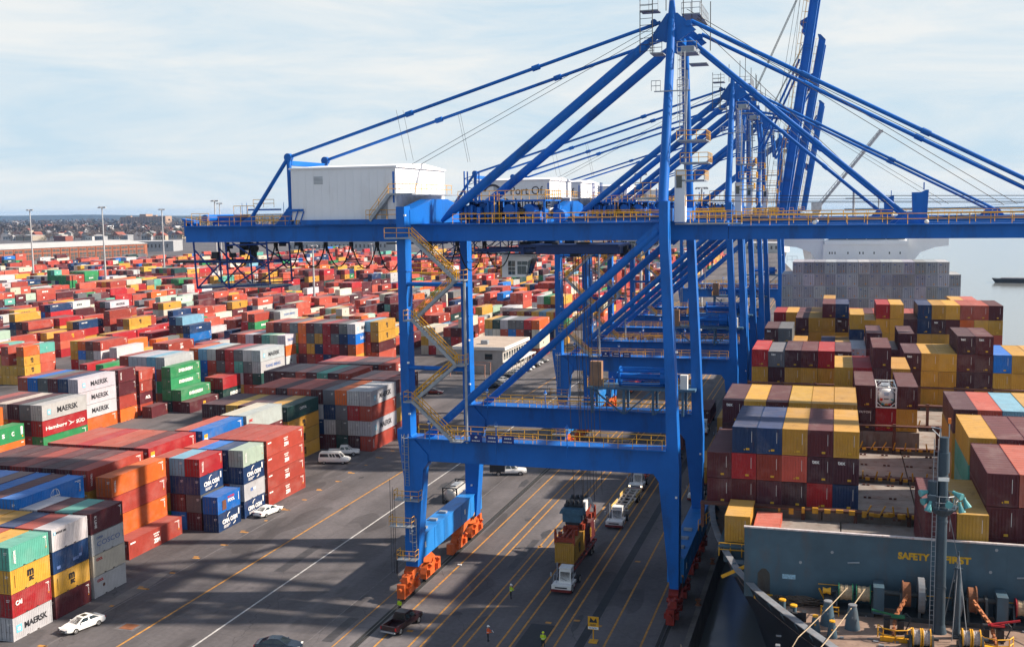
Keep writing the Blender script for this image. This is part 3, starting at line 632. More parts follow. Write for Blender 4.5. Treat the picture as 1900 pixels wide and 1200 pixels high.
    # ---- cable reel on the far portal beam
    pl = MB(); pl.box(17.2, 31.2, DY-2.6, DY+1.2, 22.2, 22.5)
    for x in (17.8, 22.0, 25.8, 29.6): pl.cbox((x, DY-2.2, 20.6), (0.3, 0.3, 3.2)); pl.cbox((x, DY+.9, 20.6), (0.3, 0.3, 3.2))
    for a, b in ((17.8, 21.8), (25.8, 22.2), (29.4, 26)): pl.beam((a, DY-2.2, 22.2), (b, DY-2.2, 19.1), 0.2, 0.2)
    ro = pl.build('reel_platform', mat('reel_deck_grey_blue', (.06, .14, .24), .5), R)
    rl = MB(); rl.tube((20.8, DY-0.8, 23.75), (29.0, DY-0.8, 23.75), 0.42, 12); rl.tube((26.6, DY-0.8, 23.75), (28.2, DY-0.8, 23.75), 1.1, 20)
    for x in (21.3, 28.4): rl.tube((x-.08, DY-.8, 23.75), (x+.08, DY-.8, 23.75), 1.3, 22)
    for k in range(10): t = k*.628; rl.tube((21.3, DY-.8+1.15*math.cos(t), 23.75+1.15*math.sin(t)), (28.4, DY-.8+1.15*math.cos(t), 23.75+1.15*math.sin(t)), 0.09, 6)
    rl.build('cable_reel', BLUE, ro, smooth=True)
    mb = MB(); mb.box(17.5, 19.0, DY-1.9, DY-.8, 22.5, 25.7); mb.build('control_cabinet', mat('brown_cabinet', (0.30, 0.17, 0.10), 0.6), ro)
    mb = MB(); mb.box(29.3, 30.2, DY-2.4, DY-1.6, 22.5, 24.3); mb.build('switch_cabinet', WHITE, ro)
    rb = MB(); rail_(rb, [(17.3, DY-2.5, 22.5), (17.3, DY+1, 22.5)], 1.1, 1.0); rail_(rb, [(19.4, DY-2.5, 22.5), (20.8, DY-2.5, 22.5)], 1.1, .7); rail_(rb, [(28.7, DY-2.5, 22.5), (29.1, DY-2.5, 22.5)], 1.4, .4); rb.build('reel_railing', YEL, ro)
    # ---- boom (own origin at the hinge so that it can be raised)
    for y in (5.7, 15.9):
        mb = MB(); mb.box(0.05, 47.0, y-0.65, y+0.65, -1.9, -0.35); mb.box(0.05, 47, y-1.4 if y < 9 else y+.65, y-.65 if y < 9 else y+1.4, -0.48, -0.36)
        mb.prism([(47, -1.9), (47, -.35), (48.2, 0.1), (48.2, -0.6)], y-.6, y+.6)
        for a, b in ((18.2, 19.2), (36.2, 37.2)): mb.prism([(a-.8, -.35), (a+.4, .9), (b-.1, .9), (b+.8, -.35)], y-.25, y+.25)
        for k in range(8): mb.box(4+k*5.6, 4.07+k*5.6, y-.665, y+.665, -1.915, -.5)
        bo = mb.build('boom', BLUE, R, loc=(HX, 0, 43.8))
        rb = MB(); yy = y-1.35 if y < 9 else y+1.35
        rail_(rb, [(0.5, yy, -.36), (46.8, yy, -.36)], 1.1, 2.0); rb.build('boom_railing', YEL, bo)
        lm = MB()
        for x in (9.2, 20.5, 32.6): lm.lathe((x, yy, -0.3), [(0.1, -.02), (0.24, .1), (0.22, .3), (0.08, .4)], 10)
        lm.build('boom_lamp', LAMPW, bo)
        if y < 9:
            mb = MB()
            for x in (4, 12, 20, 28, 36, 44): mb.box(x-.25, x+.25, 6.4, 15.2, -1.6, -.6)
            mb.build('boom_ties', BLUE, bo)
            mb = MB(); mb.prism([(19.6, -.35), (20.6, -.35), (20.75, 3.2), (20.5, 3.2), (20.0, 2.95), (19.1, 2.95), (19.25, -.35)], 5.9, 6.9); mb.tube((20.3, 6.4, 3.2), (20.3, 6.4, 4.0), 0.07, 5); mb.build('boom_post', BLUE, bo)
            mb = MB(); mb.tube((20.6, 6.2, .2), (46, 6.2, 2), .03, 4); mb.tube((-7, 6.2, 3.0), (46, 6.2, 2.2), 0.035, 4); mb.tube((-7, 9.2, 2.4), (46, 9.2, 1.6), 0.035, 4); mb.build('boom_ropes', DARK, bo)
    return R
CRANE = build_crane()
def forestays(R):
    for y, yt in ((5.7, 5.7), (15.9, 15.9)):
        for (xa, za, xb, zb, r) in ((32.2, 65.9, 73.2, 44.4, 0.235), (32.0, 64.0, 55.0, 44.4, 0.22)):
            mb = MB(); mb.tube((xa, yt, za), (xb, y, zb), r, 10)
            for s in (0.3, 0.6): c = Vector((xa, yt, za)).lerp(Vector((xb, y, zb)), s); d = (Vector((xb, y, zb))-Vector((xa, yt, za))).normalized()*0.5; mb.tube(c-d, c+d, r*1.4, 10)
            mb.build('forestay', BLUE, R, smooth=True)
    mb = MB()
    for k, (za, xb, zb, y) in enumerate(((67.4, 66, 45.4, 7), (67.2, 65, 45.3, 9), (66.9, 54, 45, 11), (66.6, 72, 44.8, 12))): mb.tube((31.6, y, za), (xb, y, zb), 0.035, 4)
    mb.tube((-2.4, 9, 51.2), (28.6, 9, 66.5), 0.03, 4); mb.tube((-2.4, 9.5, 50.7), (28.6, 9.5, 66.0), 0.03, 4)
    for x, y in ((-1.5, 5.1), (-1.0, 6), (3.2, 14), (3.7, 13.4)): mb.tube((x, y, 51.5), (x-1.2, y, 57.2+(x+17)*0.02), 0.02, 4)
    mb.build('rigging_ropes', DARK, R)
def folded_stays(R, ang):
    for y, yt in ((5.7, 5.7), (15.9, 15.9)):
        p = Vector((HX+19*math.cos(ang), y, 43.8+19*math.sin(ang))); k = Vector((33.2, y, 57.0))
        mb = MB(); mb.tube((32.2, yt, 65.9), k, 0.24, 8); mb.tube(k, (HX+37*math.cos(ang)-.9, y, 43.8+30*math.sin(ang)), 0.22, 8); mb.tube((32, yt, 64), p, 0.22, 8); mb.build('forestay', BLUE, R, smooth=True)
    mb = MB()
    for k in range(4): mb.tube((31.6, 7+k, 67.2), (HX+46*math.cos(ang)-1, 7+k, 43.8+46*math.sin(ang)), 0.035, 4)
    mb.build('rigging_ropes', DARK, R)
FAR = [c for c in CRANE.children]
cranes = [CRANE]
def house_sign(R):
    for h in R.children:
        if h.name.startswith('machinery_house'):
            mb = MB(); put_text(mb, 'Port Of', (-7.0, 4.19, 48.9), 6.2, 1.5, (1,0,0), (0,0,1), th=0.03)
            put_text(mb, 'Baltimore', (-7.0, 4.19, 46.7), 9.0, 1.6, (1,0,0), (0,0,1), th=0.03)
            for i in range(14):
                t = 0.15+i*0.2; mb.beam((-13.6+1.6*math.cos(t), 4.15, 48.6+1.4*math.sin(t)), (-13.6+1.6*math.cos(t+.2), 4.15, 48.6+1.4*math.sin(t+.2)), 0.05, 0.4)
            mb.build('house_lettering', mat('dark_lettering', (0.05, 0.045, 0.06), 0.6), h)
labs = [(190, None, 'second gantry crane, boom lowered, port name lettered on its white house'),
        (215, 82.3, 'third gantry crane from the camera, its tall boom raised out of the picture top'),
        (264, 81.0, 'fourth gantry crane, raised boom ending just below the sky top, beside the tallest boom'),
        (353, 81.0, 'farthest and smallest gantry crane, shortest looking raised boom')]
for Y0, up, lab in labs:
    c = copy_tree(CRANE); c.location.y = Y0; c['label'] = lab; cranes.append(c)
    if up is None: forestays(c); house_sign(c)
    else:
        a = rad(up)
        for ch in c.children:
            if ch.name.split('.')[0] == 'boom': ch.rotation_euler = (0, -a, 0); ch.scale.x = {215: 1.0, 264: 0.87, 353: 0.72}[Y0]
        folded_stays(c, a)
        if Y0 == 215: house_sign(c)
    for ch in list(c.children):
        if ch.name.split('.')[0] == 'hoist_ropes': bpy.data.objects.remove(ch)
forestays(CRANE)
# ------------------------------------------------------------------ containers: first a plan of every box, then the boxes
PAL = {'r': ('red', (0.36,0.018,0.024)), 'b': ('rust red', (0.33,0.050,0.034)), 'm': ('maroon', (0.095,0.018,0.024)), 'o': ('orange', (0.62,0.125,0.022)),
 'y': ('yellow', (0.54,0.29,0.042)), 'n': ('navy blue', (0.010,0.036,0.115)), 'u': ('bright blue', (0.008,0.15,0.52)), 'c': ('pale blue', (0.17,0.36,0.50)),
 'w': ('light grey', (0.47,0.48,0.50)), 'k': ('dark grey', (0.12,0.13,0.145)), 'g': ('green', (0.03,0.23,0.085)), 'd': ('dark green', (0.014,0.05,0.048)),
 't': ('teal', (0.10,0.36,0.30)), 'i': ('mint green', (0.36,0.48,0.40)), 'p': ('dark plum', (0.062,0.018,0.028)), 'e': ('cream', (0.56,0.53,0.44)), 'q': ('grey', (0.36,0.39,0.44)), 'v': ('pale grey', (0.46,0.48,0.52)), 'x': ('dull grey', (0.28,0.30,0.33)), 's': ('faded red', (0.44,0.085,0.055))}
rc = random.Random(21)
def rcol(): return rc.choices('bmrsoynuwkgdtipec', (9,5,2.5,7,1.8,4,1.8,1.0,3.6,1.4,1.5,.6,.5,.5,1.4,1.2,.5))[0]
PLAN = []; OCC = []
W_, PITCH_ = 2.438, 2.53
def bay(XR, Y0, L, h, cols, anchor, pitch=PITCH_, end='door', left=False, z0=0.0, grp='containers stacked in the yard', word='quay side'):
    n = len(cols)
    for ci, colspec in enumerate(cols):
        xc = (XR - W_/2 - ci*pitch) if not left else (XR + W_/2 + ci*pitch)
        toks = []
        for t in colspec.split():
            if t[0] == '*': toks += [(rcol(), None)]*0 + [(rcol(), None) for _ in range(int(t[1:]))]
            else:
                a, _, lg = t.partition(':'); toks.append((a, lg or None))
        zt = z0; hh = h
        for k, (c, lg) in enumerate(toks):
            if c == '-': zt += h; continue
            if c == '~': zt += 0.0; hh = 2.45; continue
            PLAN.append(dict(x=xc, y=Y0, z=zt, L=L, h=hh, c=c, lg=lg, end=end, anchor=anchor, tier=k, nt=len(toks), ci=ci, nc=n, grp=grp, word=word)); zt += hh
    xs = (XR-n*pitch, XR) if not left else (XR, XR+n*pitch)
    OCC.append((xs[0]-1.5, xs[1]+1.5, Y0-0.5, Y0+L+0.6))
def bayp(px, py, n, h, L, cols, anchor, **k):
    p = onz(px, py, n*h); bay(p.x, p.y, L, h, cols, anchor, **k)
L2, L4, LO, HC = 6.06, 12.19, 2.6, 2.9
# --- along the quay road, nearest first
bay(-84.05, 92.3, L2, LO, ['w:maersk r:cai y:msc t:textw', '*3 y', '*3 b', '*3 m', '*3 y', '*4'], 'bay beside the front white sedan')
bay(-84.05, 98.9, L2, LO, ['m:code y:msc n:ghost w:mline', '*3 b', '*3 n', '*3 y', '*3 y', '*4'], 'second bay back from the camera')
bay(-84.05, 105.6, L2, LO, ['w:cool e:cool2 w:coscog m:kline', '*3 t', '*3 m', '*3 w', '*2', '*1'], 'third bay back, behind the sedan')
bay(-94.2, 105.3, L4, HC, ['*3 u:cosco', '*3 m', '*3 u', '*3 m', '*3 u', '*3 u', '*4'], 'striped blue and maroon roof block at left')
bay(-89.1, 119.2, L4, LO, ['b:zim2'], 'lone box on the asphalt left of the navy stacks')
bay(-91.7, 119.8, L4, 2.71, ['o o:code b o:vert'], 'single orange stack left of the navy stacks')
bay(-95.4, 119.8, L4, HC, ['*3 b:vert', '*3 m', '*3 p', '*3 m', '*3 b', '*3 m', '*3 p', '*3 m'], 'wide maroon roof block left of the orange stack')
bay(-95.6, 133.6, L4, HC, ['*3 r:tag', '*3 m', '*3 s', '*3 s', '*3 r', '*3 s', '*3 s'], 'wide faded red roof block at left')
bay(-84.1, 133.0, L2, LO, ['n:cma u:patch'], 'low navy pair ahead of the rear sedan')
bay(-87.0, 133.2, L2, 2.63, ['m k n:cma r:vert', 'u m n c', '*3 s'], 'bay left of the rear white sedan')
bay(-84.1, 140.2, L2, LO, ['n:cma w:smudge n:cma i:vert', '*2 n n', '*2 n u', '*3 s'], 'bay beside the rear white sedan')
bay(-84.0, 147.1, L4, LO, ['b:zim b:zim b:zim b:zim', '*3 b', '*3 b', '*3 b'], 'tall rust red block behind the rear sedan')
bay(-94.8, 146.4, L4, HC, ['*3 u:tagl', '*3 s'], 'blue and red roofs behind the faded red block')
bay(-94.6, 159.4, L4, HC, ['*2 m w:dsc', '*3 e'], 'cream reefers left of the dark green box')
bay(-94.4, 173.2, L4, 2.63, ['y:msc y:msc y:msc d:cap', '*3 y', '*3 p', '*3 m', '*3 y', '*3 p', '*3 p'], 'yellow stack behind the white van')
bay(-84.0, 186.7, L4, HC, ['b:vert w:maersk b:code w:maersk', 'p w r w', 'd k k o', 'm w n k', '*3 m', '*3 b', '*3 s', '*3 p', '*3 s', '*3 s'], 'block behind the white pickup')
bay(-84.6, 200.2, L4, HC, ['*3 m', '*3 b', '*3 s', '*3 m'], 'maroon roofs just behind the white lettered block')
bay(-97.7, 206.4, L4, HC, ['*3 b', '*3 p', '*3 t', '*3 m', '*3 b', '*3 m', '*3 m', '*3 p'], 'maroon roofs with one teal stripe')
bay(-94.6, 220.2, L4, HC, ['*3 b:zim', '*3 p', '*3 m', '*3 p', '*3 b', '*3 s', '*3 r'], 'broad maroon roofs left of the crane stair')
# --- the left side
bay(-142.4, 145.0, L4, HC, ['*2 o o:hapag', '*4', '*4'], 'orange box cut by the left picture edge')
bay(-138.9, 146.0, L4, HC, ['*1 o g:uasc'], 'green box cut by the left picture edge')
bayp(77, 752, 4, HC, L4, ['*2 r:hsud w:maersk', '*2 m k', '*3 p', '*3 e', '*3 m', '*4'], 'block topped by grey lettered box')
bayp(144, 704, 4, HC, L4, ['o w:maersk w:maersk w:maersk', '*3 n', '*3 m', '*3 k', '*3 u', '*4'], 'block with three grey lettered boxes')
bay(-150.3, 200.6, L2, HC, ['o b m:code m:vert', '*4'], 'short maroon stack right of three grey boxes')
bay(-150.6, 208.3, L2, LO, ['b m:acl b:vert b:vert', '*4'], 'short rust stack left of the green stairs')
bay(-146.3, 206.3, L2, LO, ['m:code'], 'lone low box left of the green stairs')
bay(-146.4, 214.2, L4, LO, ['d g:ever g:ever g:ever'], 'green stair shaped stack')
bay(-143.8, 214.2, L4, LO, ['m g:ever'], 'lower step of the green stack')
bay(-141.2, 213.4, L4, LO, ['m:mscw'], 'lowest step of the green stack')
bay(-152.5, 221.0, L4, HC, ['*3 w', '*3 c', '*3 w', '*3 w', '*4'], 'white and blue roofs behind the green stack')
bay(-142.0, 229.0, L4, HC, ['d:ever r', '*2'], 'red box behind the green stack')
bayp(483, 650, 4, HC, L4, ['*2 w:yang w:maersk', '*2 k w', '*2 t k', '*2 r r', '*2 k m', '*4', '*4', '*4'], 'grey lettered block left of picture centre')
bayp(530, 622, 4, HC, L4, ['*1 i:ever2', '*3 i:ever2', '*3 t', '*3 m', '*3 w', '*3 s', '*3 m'], 'mint box block above the grey lettered block')
bay(-145.6, 267.5, L2, HC, ['u w:yang o w:yang'], 'short mixed stack behind the grey lettered block')
bayp(659, 601, 5, HC, L4, ['*2 o u:saf w:maersk', '*2 m n k', '*2 r k m', '*2 r r r', '*2 n y k', '*2 y k m', 'p m *1 o o', '*4 k', '*4 b', '*4 m', '*4 s'], 'tall block left of the crane stair')
bayp(702, 634, 2, HC, L2, ['y:msc n:cma', '*1 y'], 'low yellow and navy pair by the crane stair')
bayp(702, 597, 5, HC, L4, ['*3 y:msc y:msc', '*4 c', '*4 s'], 'yellow pair beside the crane leg')
# --- middle left
def P_(px, py, z): p = onz(px, py, z); return p.x, p.y
bay(-244.6, 263.0, L4, LO, ['u u w i:smudge', '*4', '*4'], 'bright blue stack at the left edge')
bay(-243.6, 276.4, L4, LO, ['r w:smudge', '*3', '*2'], 'low grey and red pair at the left edge')
bayp(111, 618.5, 3, LO, L4, ['r:code s:code b:mscy', '*2', '*2 y', '*3', '*2 y'], 'rust stack standing by the pale road')
bayp(186, 634, 4, LO, L4, ['*1 o w:mline b:vert', '*2 k m', '*3 o', '*4'], 'rust and white stack by the pale road')
bayp(283, 618, 3, LO, L4, ['m *1 r:code', '*3', '*2'], 'red box on the stack behind yellow')
bayp(299, 635, 2, LO, L4, ['y y:msc'], 'yellow pair in front of red box')
bayp(146.5, 597, 4, LO, L4, ['*1 y r n:cma2', '*3 y', '*3'], 'navy box high in the left yard')
bayp(110, 591, 4, LO, L4, ['*2 y r:code', '*4', '*4'], 'red box left of the navy one')
bayp(52, 598, 4, LO, L4, ['*3 b:code', '*3 m', '*4 y'], 'rust box high at far left')
bayp(239.5, 592, 4, LO, L4, ['*2 y:msc y:msc', '*3 b', '*3', '*4 b'], 'yellow pair in the left yard')
bayp(215, 577, 4, LO, L4, ['*2 y b:vert', '*4'], 'rust box above yellow pairs')
bayp(303, 563, 4, LO, L4, ['*3 y:msc', '*3 b'], 'yellow box in the middle of the left yard')
bayp(204, 560, 4, LO, L4, ['*3 w:maersk', '*3 k', '*3 r'], 'grey lettered box in the left yard')
bayp(93, 566, 5, LO, L4, ['*3 r n:cma2', '*4 r'], 'blue box on red in the left yard')
bayp(352, 604, 4, LO, L4, ['*2 u n:smudge', '*4 c', '*4 n'], 'blue boxes behind the mint block')
bayp(472, 583, 5, LO, L4, ['*3 g:ever b:code', '*4'], 'green box under rust box left of centre')
bayp(520, 578, 5, LO, L4, ['*3 e w:yang', '*4 k'], 'pale lettered box left of centre')
# --- beside and behind the office
bay(-86.5, 318.0, L4, HC, ['b e:smudge e o', '*3 r', '*3 k', '*3 k', '*3 w', '*3 d', '*3 y'], 'block behind the office building')
bay(-86.5, 345.0, L4, HC, ['*3 b', '*3 y', '*3 c', '*3 y', '*3 m', '*3 y', '*3 s', '*3 m'], 'tan roofs behind the office')
bay(-92.0, 372.0, L4, HC, ['*3 s y:msc', '*3 m y', '*4 g', '*3 o w'], 'yellow box far behind the office')

# --- procedural rest of the yard
def free(x, y, L): return not any(a < x+1.3 and x-1.3 < b and c < y+L and y < d for a, b, c, d in OCC)
OFFICE = (-112, -84, 262, 312)
rp_ = random.Random(5)
xb = -88.0; bi = 0; cc = 'b'
while xb > -660:
    bi += 1; Y = 214.0 + (bi % 3)*1.5; k = 0; base = 3
    while Y < 930:
        k += 1
        if k % 11 == 0: Y += 14
        if xb > -150 and Y < 316 or (xb > -214 and Y < 232): Y += 12.75; continue
        if -262 < xb < -205 and 250 < Y < 285: Y += 12.75; continue          # pale road at left
        if xb < -0.92*Y-25 or (xb < -560 and Y > 760) : Y += 12.75; continue
        base = max(2, min(5, base + rp_.choice((-1, 0, 0, 1)))) if rp_.random() < 0.85 else rp_.choice((1, 2, 3))
        short = rp_.random() < 0.16; h = rp_.choice((LO, LO, HC)); cc = rcol() if k == 1 or rp_.random() < .6 else cc
        for c in range(6):
            x = xb - W_/2 - c*PITCH_
            if OFFICE[0] < x < OFFICE[1] and OFFICE[2] < Y < OFFICE[3]: continue
            if not free(x, Y, 12.2): continue
            nt = max(0, min(5, base + rp_.choice((-1, 0, 0, 0, 1))))
            if rp_.random() < 0.06: nt = max(0, nt-2)
            for t in range(nt):
                lc = cc if rp_.random() < 0.42 else rcol()
                for s in range(2 if short else 1):
                    if short and s: lc = rcol()
                    PLAN.append(dict(x=x, y=Y+s*6.13, z=t*h, L=L2 if short else L4, h=h, c=lc, lg=rp_.choice((None, 'any', 'any', 'code')), end='door', anchor=None, tier=t, nt=nt, ci=c, nc=6, grp='containers stacked in the yard', word='quay side', pr=(bi, k)))
        Y += 12.75
    xb -= 6*PITCH_ + (7.5 if bi % 3 else 15)

# --- deck cargo of the ship (columns counted from the quay side)
def sbay(Y0, i0, cols, anchor, z0=15.3, h=2.7):
    bay(-12.3+2.475*i0, Y0, L4, h, cols, anchor, pitch=2.475, end='front', left=True, z0=z0, grp='containers on the deck of the ship', word='quay side')
sbay(110.0, 0, ['m m', 'm r n', 'p b n', 'p:vt s y:tag', 'r p:tex m', 'n p:tex y:tag'], 'front bay behind the breakwater')
sbay(109.7, 10, ['t t y', 'm m m', 'm m m', 'm m s'], 'second right bay behind the mast')
sbay(94.6, 8, ['m m', 'y y'], 'low pair right behind the mast', z0=14.6)
sbay(96.4, 10, ['m m m', 'm m:tex s', 'm m m:tex'], 'nearest right block beside the mast', z0=14.6, h=2.85)
sbay(125.2, 0, ['p p p:tex', 'p m y', 'y p m', '*2 y', '*2 y', '*2 y'], 'second bay behind the breakwater')
sbay(124.8, 10, ['y y p', 'm m s', '*2 c', '*2 y', '*2 y'], 'third right bay back from the mast')
sbay(140.4, 6, ['p:tri m', 'r', 'y m:tag'], 'tank box bay in mid deck', z0=17.5, h=2.85)
sbay(155.6, 5, ['y y', 'm r', 'p m m', 'y y'], 'bay just behind the tank box', z0=17.5, h=2.85)
sbay(171.0, 0, ['m y r', 'p p ~ k:tex', 'y y p', 'p y m', 'y y r', 'm r p:tex'], 'red topped bay by the crane legs')
sbay(171.0, 9, ['p p p:tex', 'y y y:tag', 'y y y:tag', 'p p m p:tex', 'y p m m:tex', 'y y u', 'y y y:tag', 'y y y'], 'mid deck bay with taller pair')
sbay(186.2, 5, ['y y', 'm w:reef', 'p m p', 'p p', 'm p p'], 'bay with the white reefer', z0=16.5)
sbay(201.4, 0, ['p y p:tex', '*1 y k', 'y y', 'p', 'p n', 'w y', 'w y n y', '*1 m'], 'bay of mixed boxes behind the red row')
sbay(216.8, 1, ['y y', 'y p p', 'd y y', 'y y y m', 'p y p:tex n', 'p y', 'm p ~ y', 'p y y r', 'p y y y', 'm p p:zims', 'p y n n', 'n y p:tex y', 'w y m y', '*3 s', '*3 s', '*3 m'], 'bay with tall tan pair amidships', z0=15.6, h=2.75)
sbay(232.0, 0, ['p m:zims r', 'y y y', 'y y m', '*2 y', '*3 y', '*3', '*3', '*3', '*3', '*3', '*3', '*3', '*3', '*3', '*3 y', '*3 s'], 'rear bay ahead of the grey reefer wall')
GW = []
for i in range(16):
    GW.append(' '.join(rc.choice(('q:reefd','q:reefd','v:reefd','x:reefd')) for _ in range(5 if 1 <= i <= 14 else 4)))
sbay(265.0, 0, GW, 'grey reefer wall ahead of the bridge', z0=17.9, h=2.87)
# --- boxes elsewhere
PLAN.append(dict(x=-8.62, y=103.5, z=13.4, L=L2, h=2.62, c='y', lg=None, end='front', anchor='', tier=0, nt=1, ci=0, nc=1, grp=None, label='bright yellow container alone by the breakwater left end above yellow rails'))
PLAN.append(dict(x=-5.9, y=101.8, z=12.8, L=L2, h=2.6, c='s', lg=None, end='front', anchor='', tier=0, nt=1, ci=0, nc=1, grp=None, label='salmon roofed container mostly hidden behind the breakwater top'))
PLAN.append(dict(x=-31.6, y=126.8, z=1.85, L=L2, h=2.6, c='y', lg='mscb', end='front', anchor='', tier=0, nt=1, ci=0, nc=1, grp=None, label='tan container under the spreader above the red chassis'))
PLAN.append(dict(x=-31.6, y=133.0, z=1.85, L=L2, h=2.6, c='m', lg='mscw', end='front', anchor='', tier=0, nt=1, ci=0, nc=1, grp=None, label='maroon container with yellow lettering hanging behind the tan one'))
for k, (x, y, c) in enumerate(((-16.9+0, 166, 'm'), (-27.5, 190, 'm'), (-24.6, 214, 'y'), (-21, 236, 'y'))):
    PLAN.append(dict(x=(-27.5, -25.5, -20.5, -20.8)[k], y=(196, 222, 172, 214)[k], z=1.45, L=L4, h=2.6, c=('m', 'm', 'y', 'y')[k], lg=None, end='door', anchor='', tier=0, nt=1, ci=0, nc=1, grp=None,
        label=('maroon container on a chassis seen between the crane legs', 'rust container on the farther chassis behind the crane legs', 'tan container on a chassis close to the waterside legs', 'tan container on a chassis far along the waterside legs')[k]))
# ------------------------------------------------------------------ container ship
SHIP = thing('container_ship', (8.2, 76, -3.4), 'large dark hulled container ship moored along the quay, bow towards the camera', 'ship')
def sbuild(mb, name, mats, parent=None, smooth=False):
    mb.v = [(x-8.2, y-76, z+3.4) for x, y, z in mb.v] if parent is None or parent is SHIP or parent in SHIP_PARTS else mb.v
    first = None
    for q in pieces(mb, name):
        o = link(name, q.mesh(name, mats, smooth), parent or SHIP); SHIP_PARTS.append(o); first = first or o
    return first
SHIP_PARTS = []
HULLB = mat('ship_hull_black', (0.010, 0.013, 0.020), 0.5, 0, 0.3, 0.3, dirt=(0.04, 0.03, 0.03), dirt_amt=0.4)
SBLUE = mat('ship_blue_grey', (0.058, 0.108, 0.150), 0.55, 0, 0.25, 0.35, dirt=(0.11, 0.07, 0.05), dirt_amt=0.5, bump=0.35)
MASTM = mat('mast_slate', (0.035, 0.06, 0.085), 0.5, 0, 0.25, 0.5, dirt=(0.09, 0.06, 0.05), dirt_amt=0.4)
DECKM = mat('ship_deck', (0.27, 0.185, 0.145), 0.75, 0, 0.4, 0.35, dirt=(0.09, 0.035, 0.022), dirt_amt=0.75)
HATCH = mat('hatch_cover_paint', (0.25, 0.22, 0.20), 0.75, 0, 0.35, 0.3, dirt=(0.14, 0.055, 0.03), dirt_amt=0.8)
LASH = mat('lashing_bridge_rust', (0.10, 0.04, 0.03), 0.75, 0, 0.4, 0.6, dirt=(0.03, 0.025, 0.02), dirt_amt=0.5)
CAPM = mat('bulwark_rail', (0.20, 0.215, 0.24), 0.6, 0, 0.3, 0.8, dirt=(0.2, 0.09, 0.05), dirt_amt=0.5)
XC = 8.2
HB = [(73.4, .4), (75, 2.6), (77, 4.9), (80, 7.2), (84, 9.75), (88, 12.1), (92.2, 14.4), (97, 16.4), (102, 17.9), (107, 19.2), (112, 20.2), (117, 20.9), (124, 21.3), (135, 21.4), (330, 21.4), (344, 20.8)]
def outline(f, dy, cut): return [(XC-hb*f(y), y+dy*max(0, 1-(y-73)/50)) for y, hb in HB if y < cut] 
def hull_ring(z, k):          # k 0 at deck .. 1 at water
    pts = []
    for y, hb in HB:
        s = max(0, 1-(y-73.4)/80); w = hb*(1-0.62*k*s**0.8); yy = y+k*9*max(0, 1-(y-73.4)/40); pts.append((XC-w, yy, z))
    return pts+[(2*XC-x, y, z) for x, y, _ in reversed(pts)]
mb = MB(); mb.loft([hull_ring(-4.5, 1.0), hull_ring(3, .62), hull_ring(9, .2), hull_ring(12.75, 0)], caps=False)
sbuild(mb, 'hull', HULLB, smooth=True)
r0 = hull_ring(11.6, 0.05); mb = MB(); mb.add(r0, [tuple(range(len(r0)))]); sbuild(mb, 'foredeck', DECKM)
o1 = hull_ring(12.76, 0); mb = MB(); n = len(o1)
vs = []
for (x, y, z) in o1:
    dx = XC-x; sx = (1 if dx > 0 else -1); vs += [(x-sx*.12, y-.1, z), (x+sx*.42, y+.3, z), (x+sx*.42, y+.3, z+.08), (x-sx*.12, y-.1, z+.08)]
mb.add(vs, [(4*i+a, 4*i+(a+1) % 4, 4*(i+1)+(a+1) % 4, 4*(i+1)+a) for i in range(n-1) for a in range(4)])
# inner face of the bulwark with stays
sbuild(mb, 'bulwark_rail', CAPM)
mb = MB()
for (xa, ya), (xb, yb) in zip([(x, y) for x, y, _ in o1[2:13]], [(x, y) for x, y, _ in o1[3:14]]):
    for s in (0, .5):
        x = xa+(xb-xa)*s; y = ya+(yb-ya)*s
        for sg in (1, -1): X = XC-sg*(XC-x); mb.prism([(X, 12.7), (X+sg*.9, 11.62), (X, 11.62)], y-.03, y+.03) if False else mb.beam((X+sg*.1, y, 12.6), (X+sg*.75, y+.1, 11.62), .06, .25)
sbuild(mb, 'bulwark_stays', SBLUE)
# breakwater wall with its writing
BY = 94.0
mb = MB(); mb.box(-7.25, 24.0, BY, BY+.12, 11.6, 17.75); b1 = MB()
DO = (-6.15, -5.0)
mb = MB(); mb.box(-7.25, -6.1, BY, BY+.12, 11.6, 17.75); mb.box(-5.05, 24.2, BY, BY+.12, 11.6, 17.75); mb.box(-6.1, -5.05, BY, BY+.12, 14.2, 17.75); mb.box(-6.1, -5.05, BY, BY+.12, 11.6, 11.9)
for x, z in ((-6.1, 14.2), (-5.05, 14.2)): mb.prism([(x, 14.2), (x, 13.75), (x+(.35 if x < -6 else -.35), 14.2)], BY+.005, BY+.115)
for k in range(10): mb.box(-4.2+k*3, -4.15+k*3, BY-.012, BY, 11.9, 17.7)
mb.box(-5, 24, BY-.012, BY, 14.55, 14.6)
for k in range(11): mb.prism([(BY+.12, 11.7), (BY+2.2, 11.7), (BY+.12, 17.5)], -6.9+k*3, -6.75+k*3, 'yz')
BW = sbuild(mb, 'breakwater', SBLUE)
mb = MB(); mb.box(-7.3, 24.25, BY-.12, BY+.22, 17.75, 17.87); sbuild(mb, 'breakwater_rail', mat('chipped_white_rail', (0.55, 0.5, 0.5), 0.6, 0, .3, 1.5, dirt=(.35, .12, .08), dirt_amt=.8), BW)
mb = MB(); put_text(mb, 'SAFETY', (6.65, BY-.005, 16.25), 2.5, .62, (1,0,0), (0,0,1), .02, .05); put_text(mb, 'FIRST', (10.05, BY-.005, 16.2), 2.1, .62, (1,0,0), (0,0,1), .02, .05)
sbuild(mb, 'lettering', mat('safety_yellow', (0.62, 0.36, 0.02), .6, 0, .3, 2), BW)
mb = MB(); mb.box(-4.0, -2.9, BY-.03, BY-.002, 13.45, 13.85); sbuild(mb, 'notice_board', mat('pale_blue_notice', (.3, .5, .65), .5, 0, .5, 6), BW)
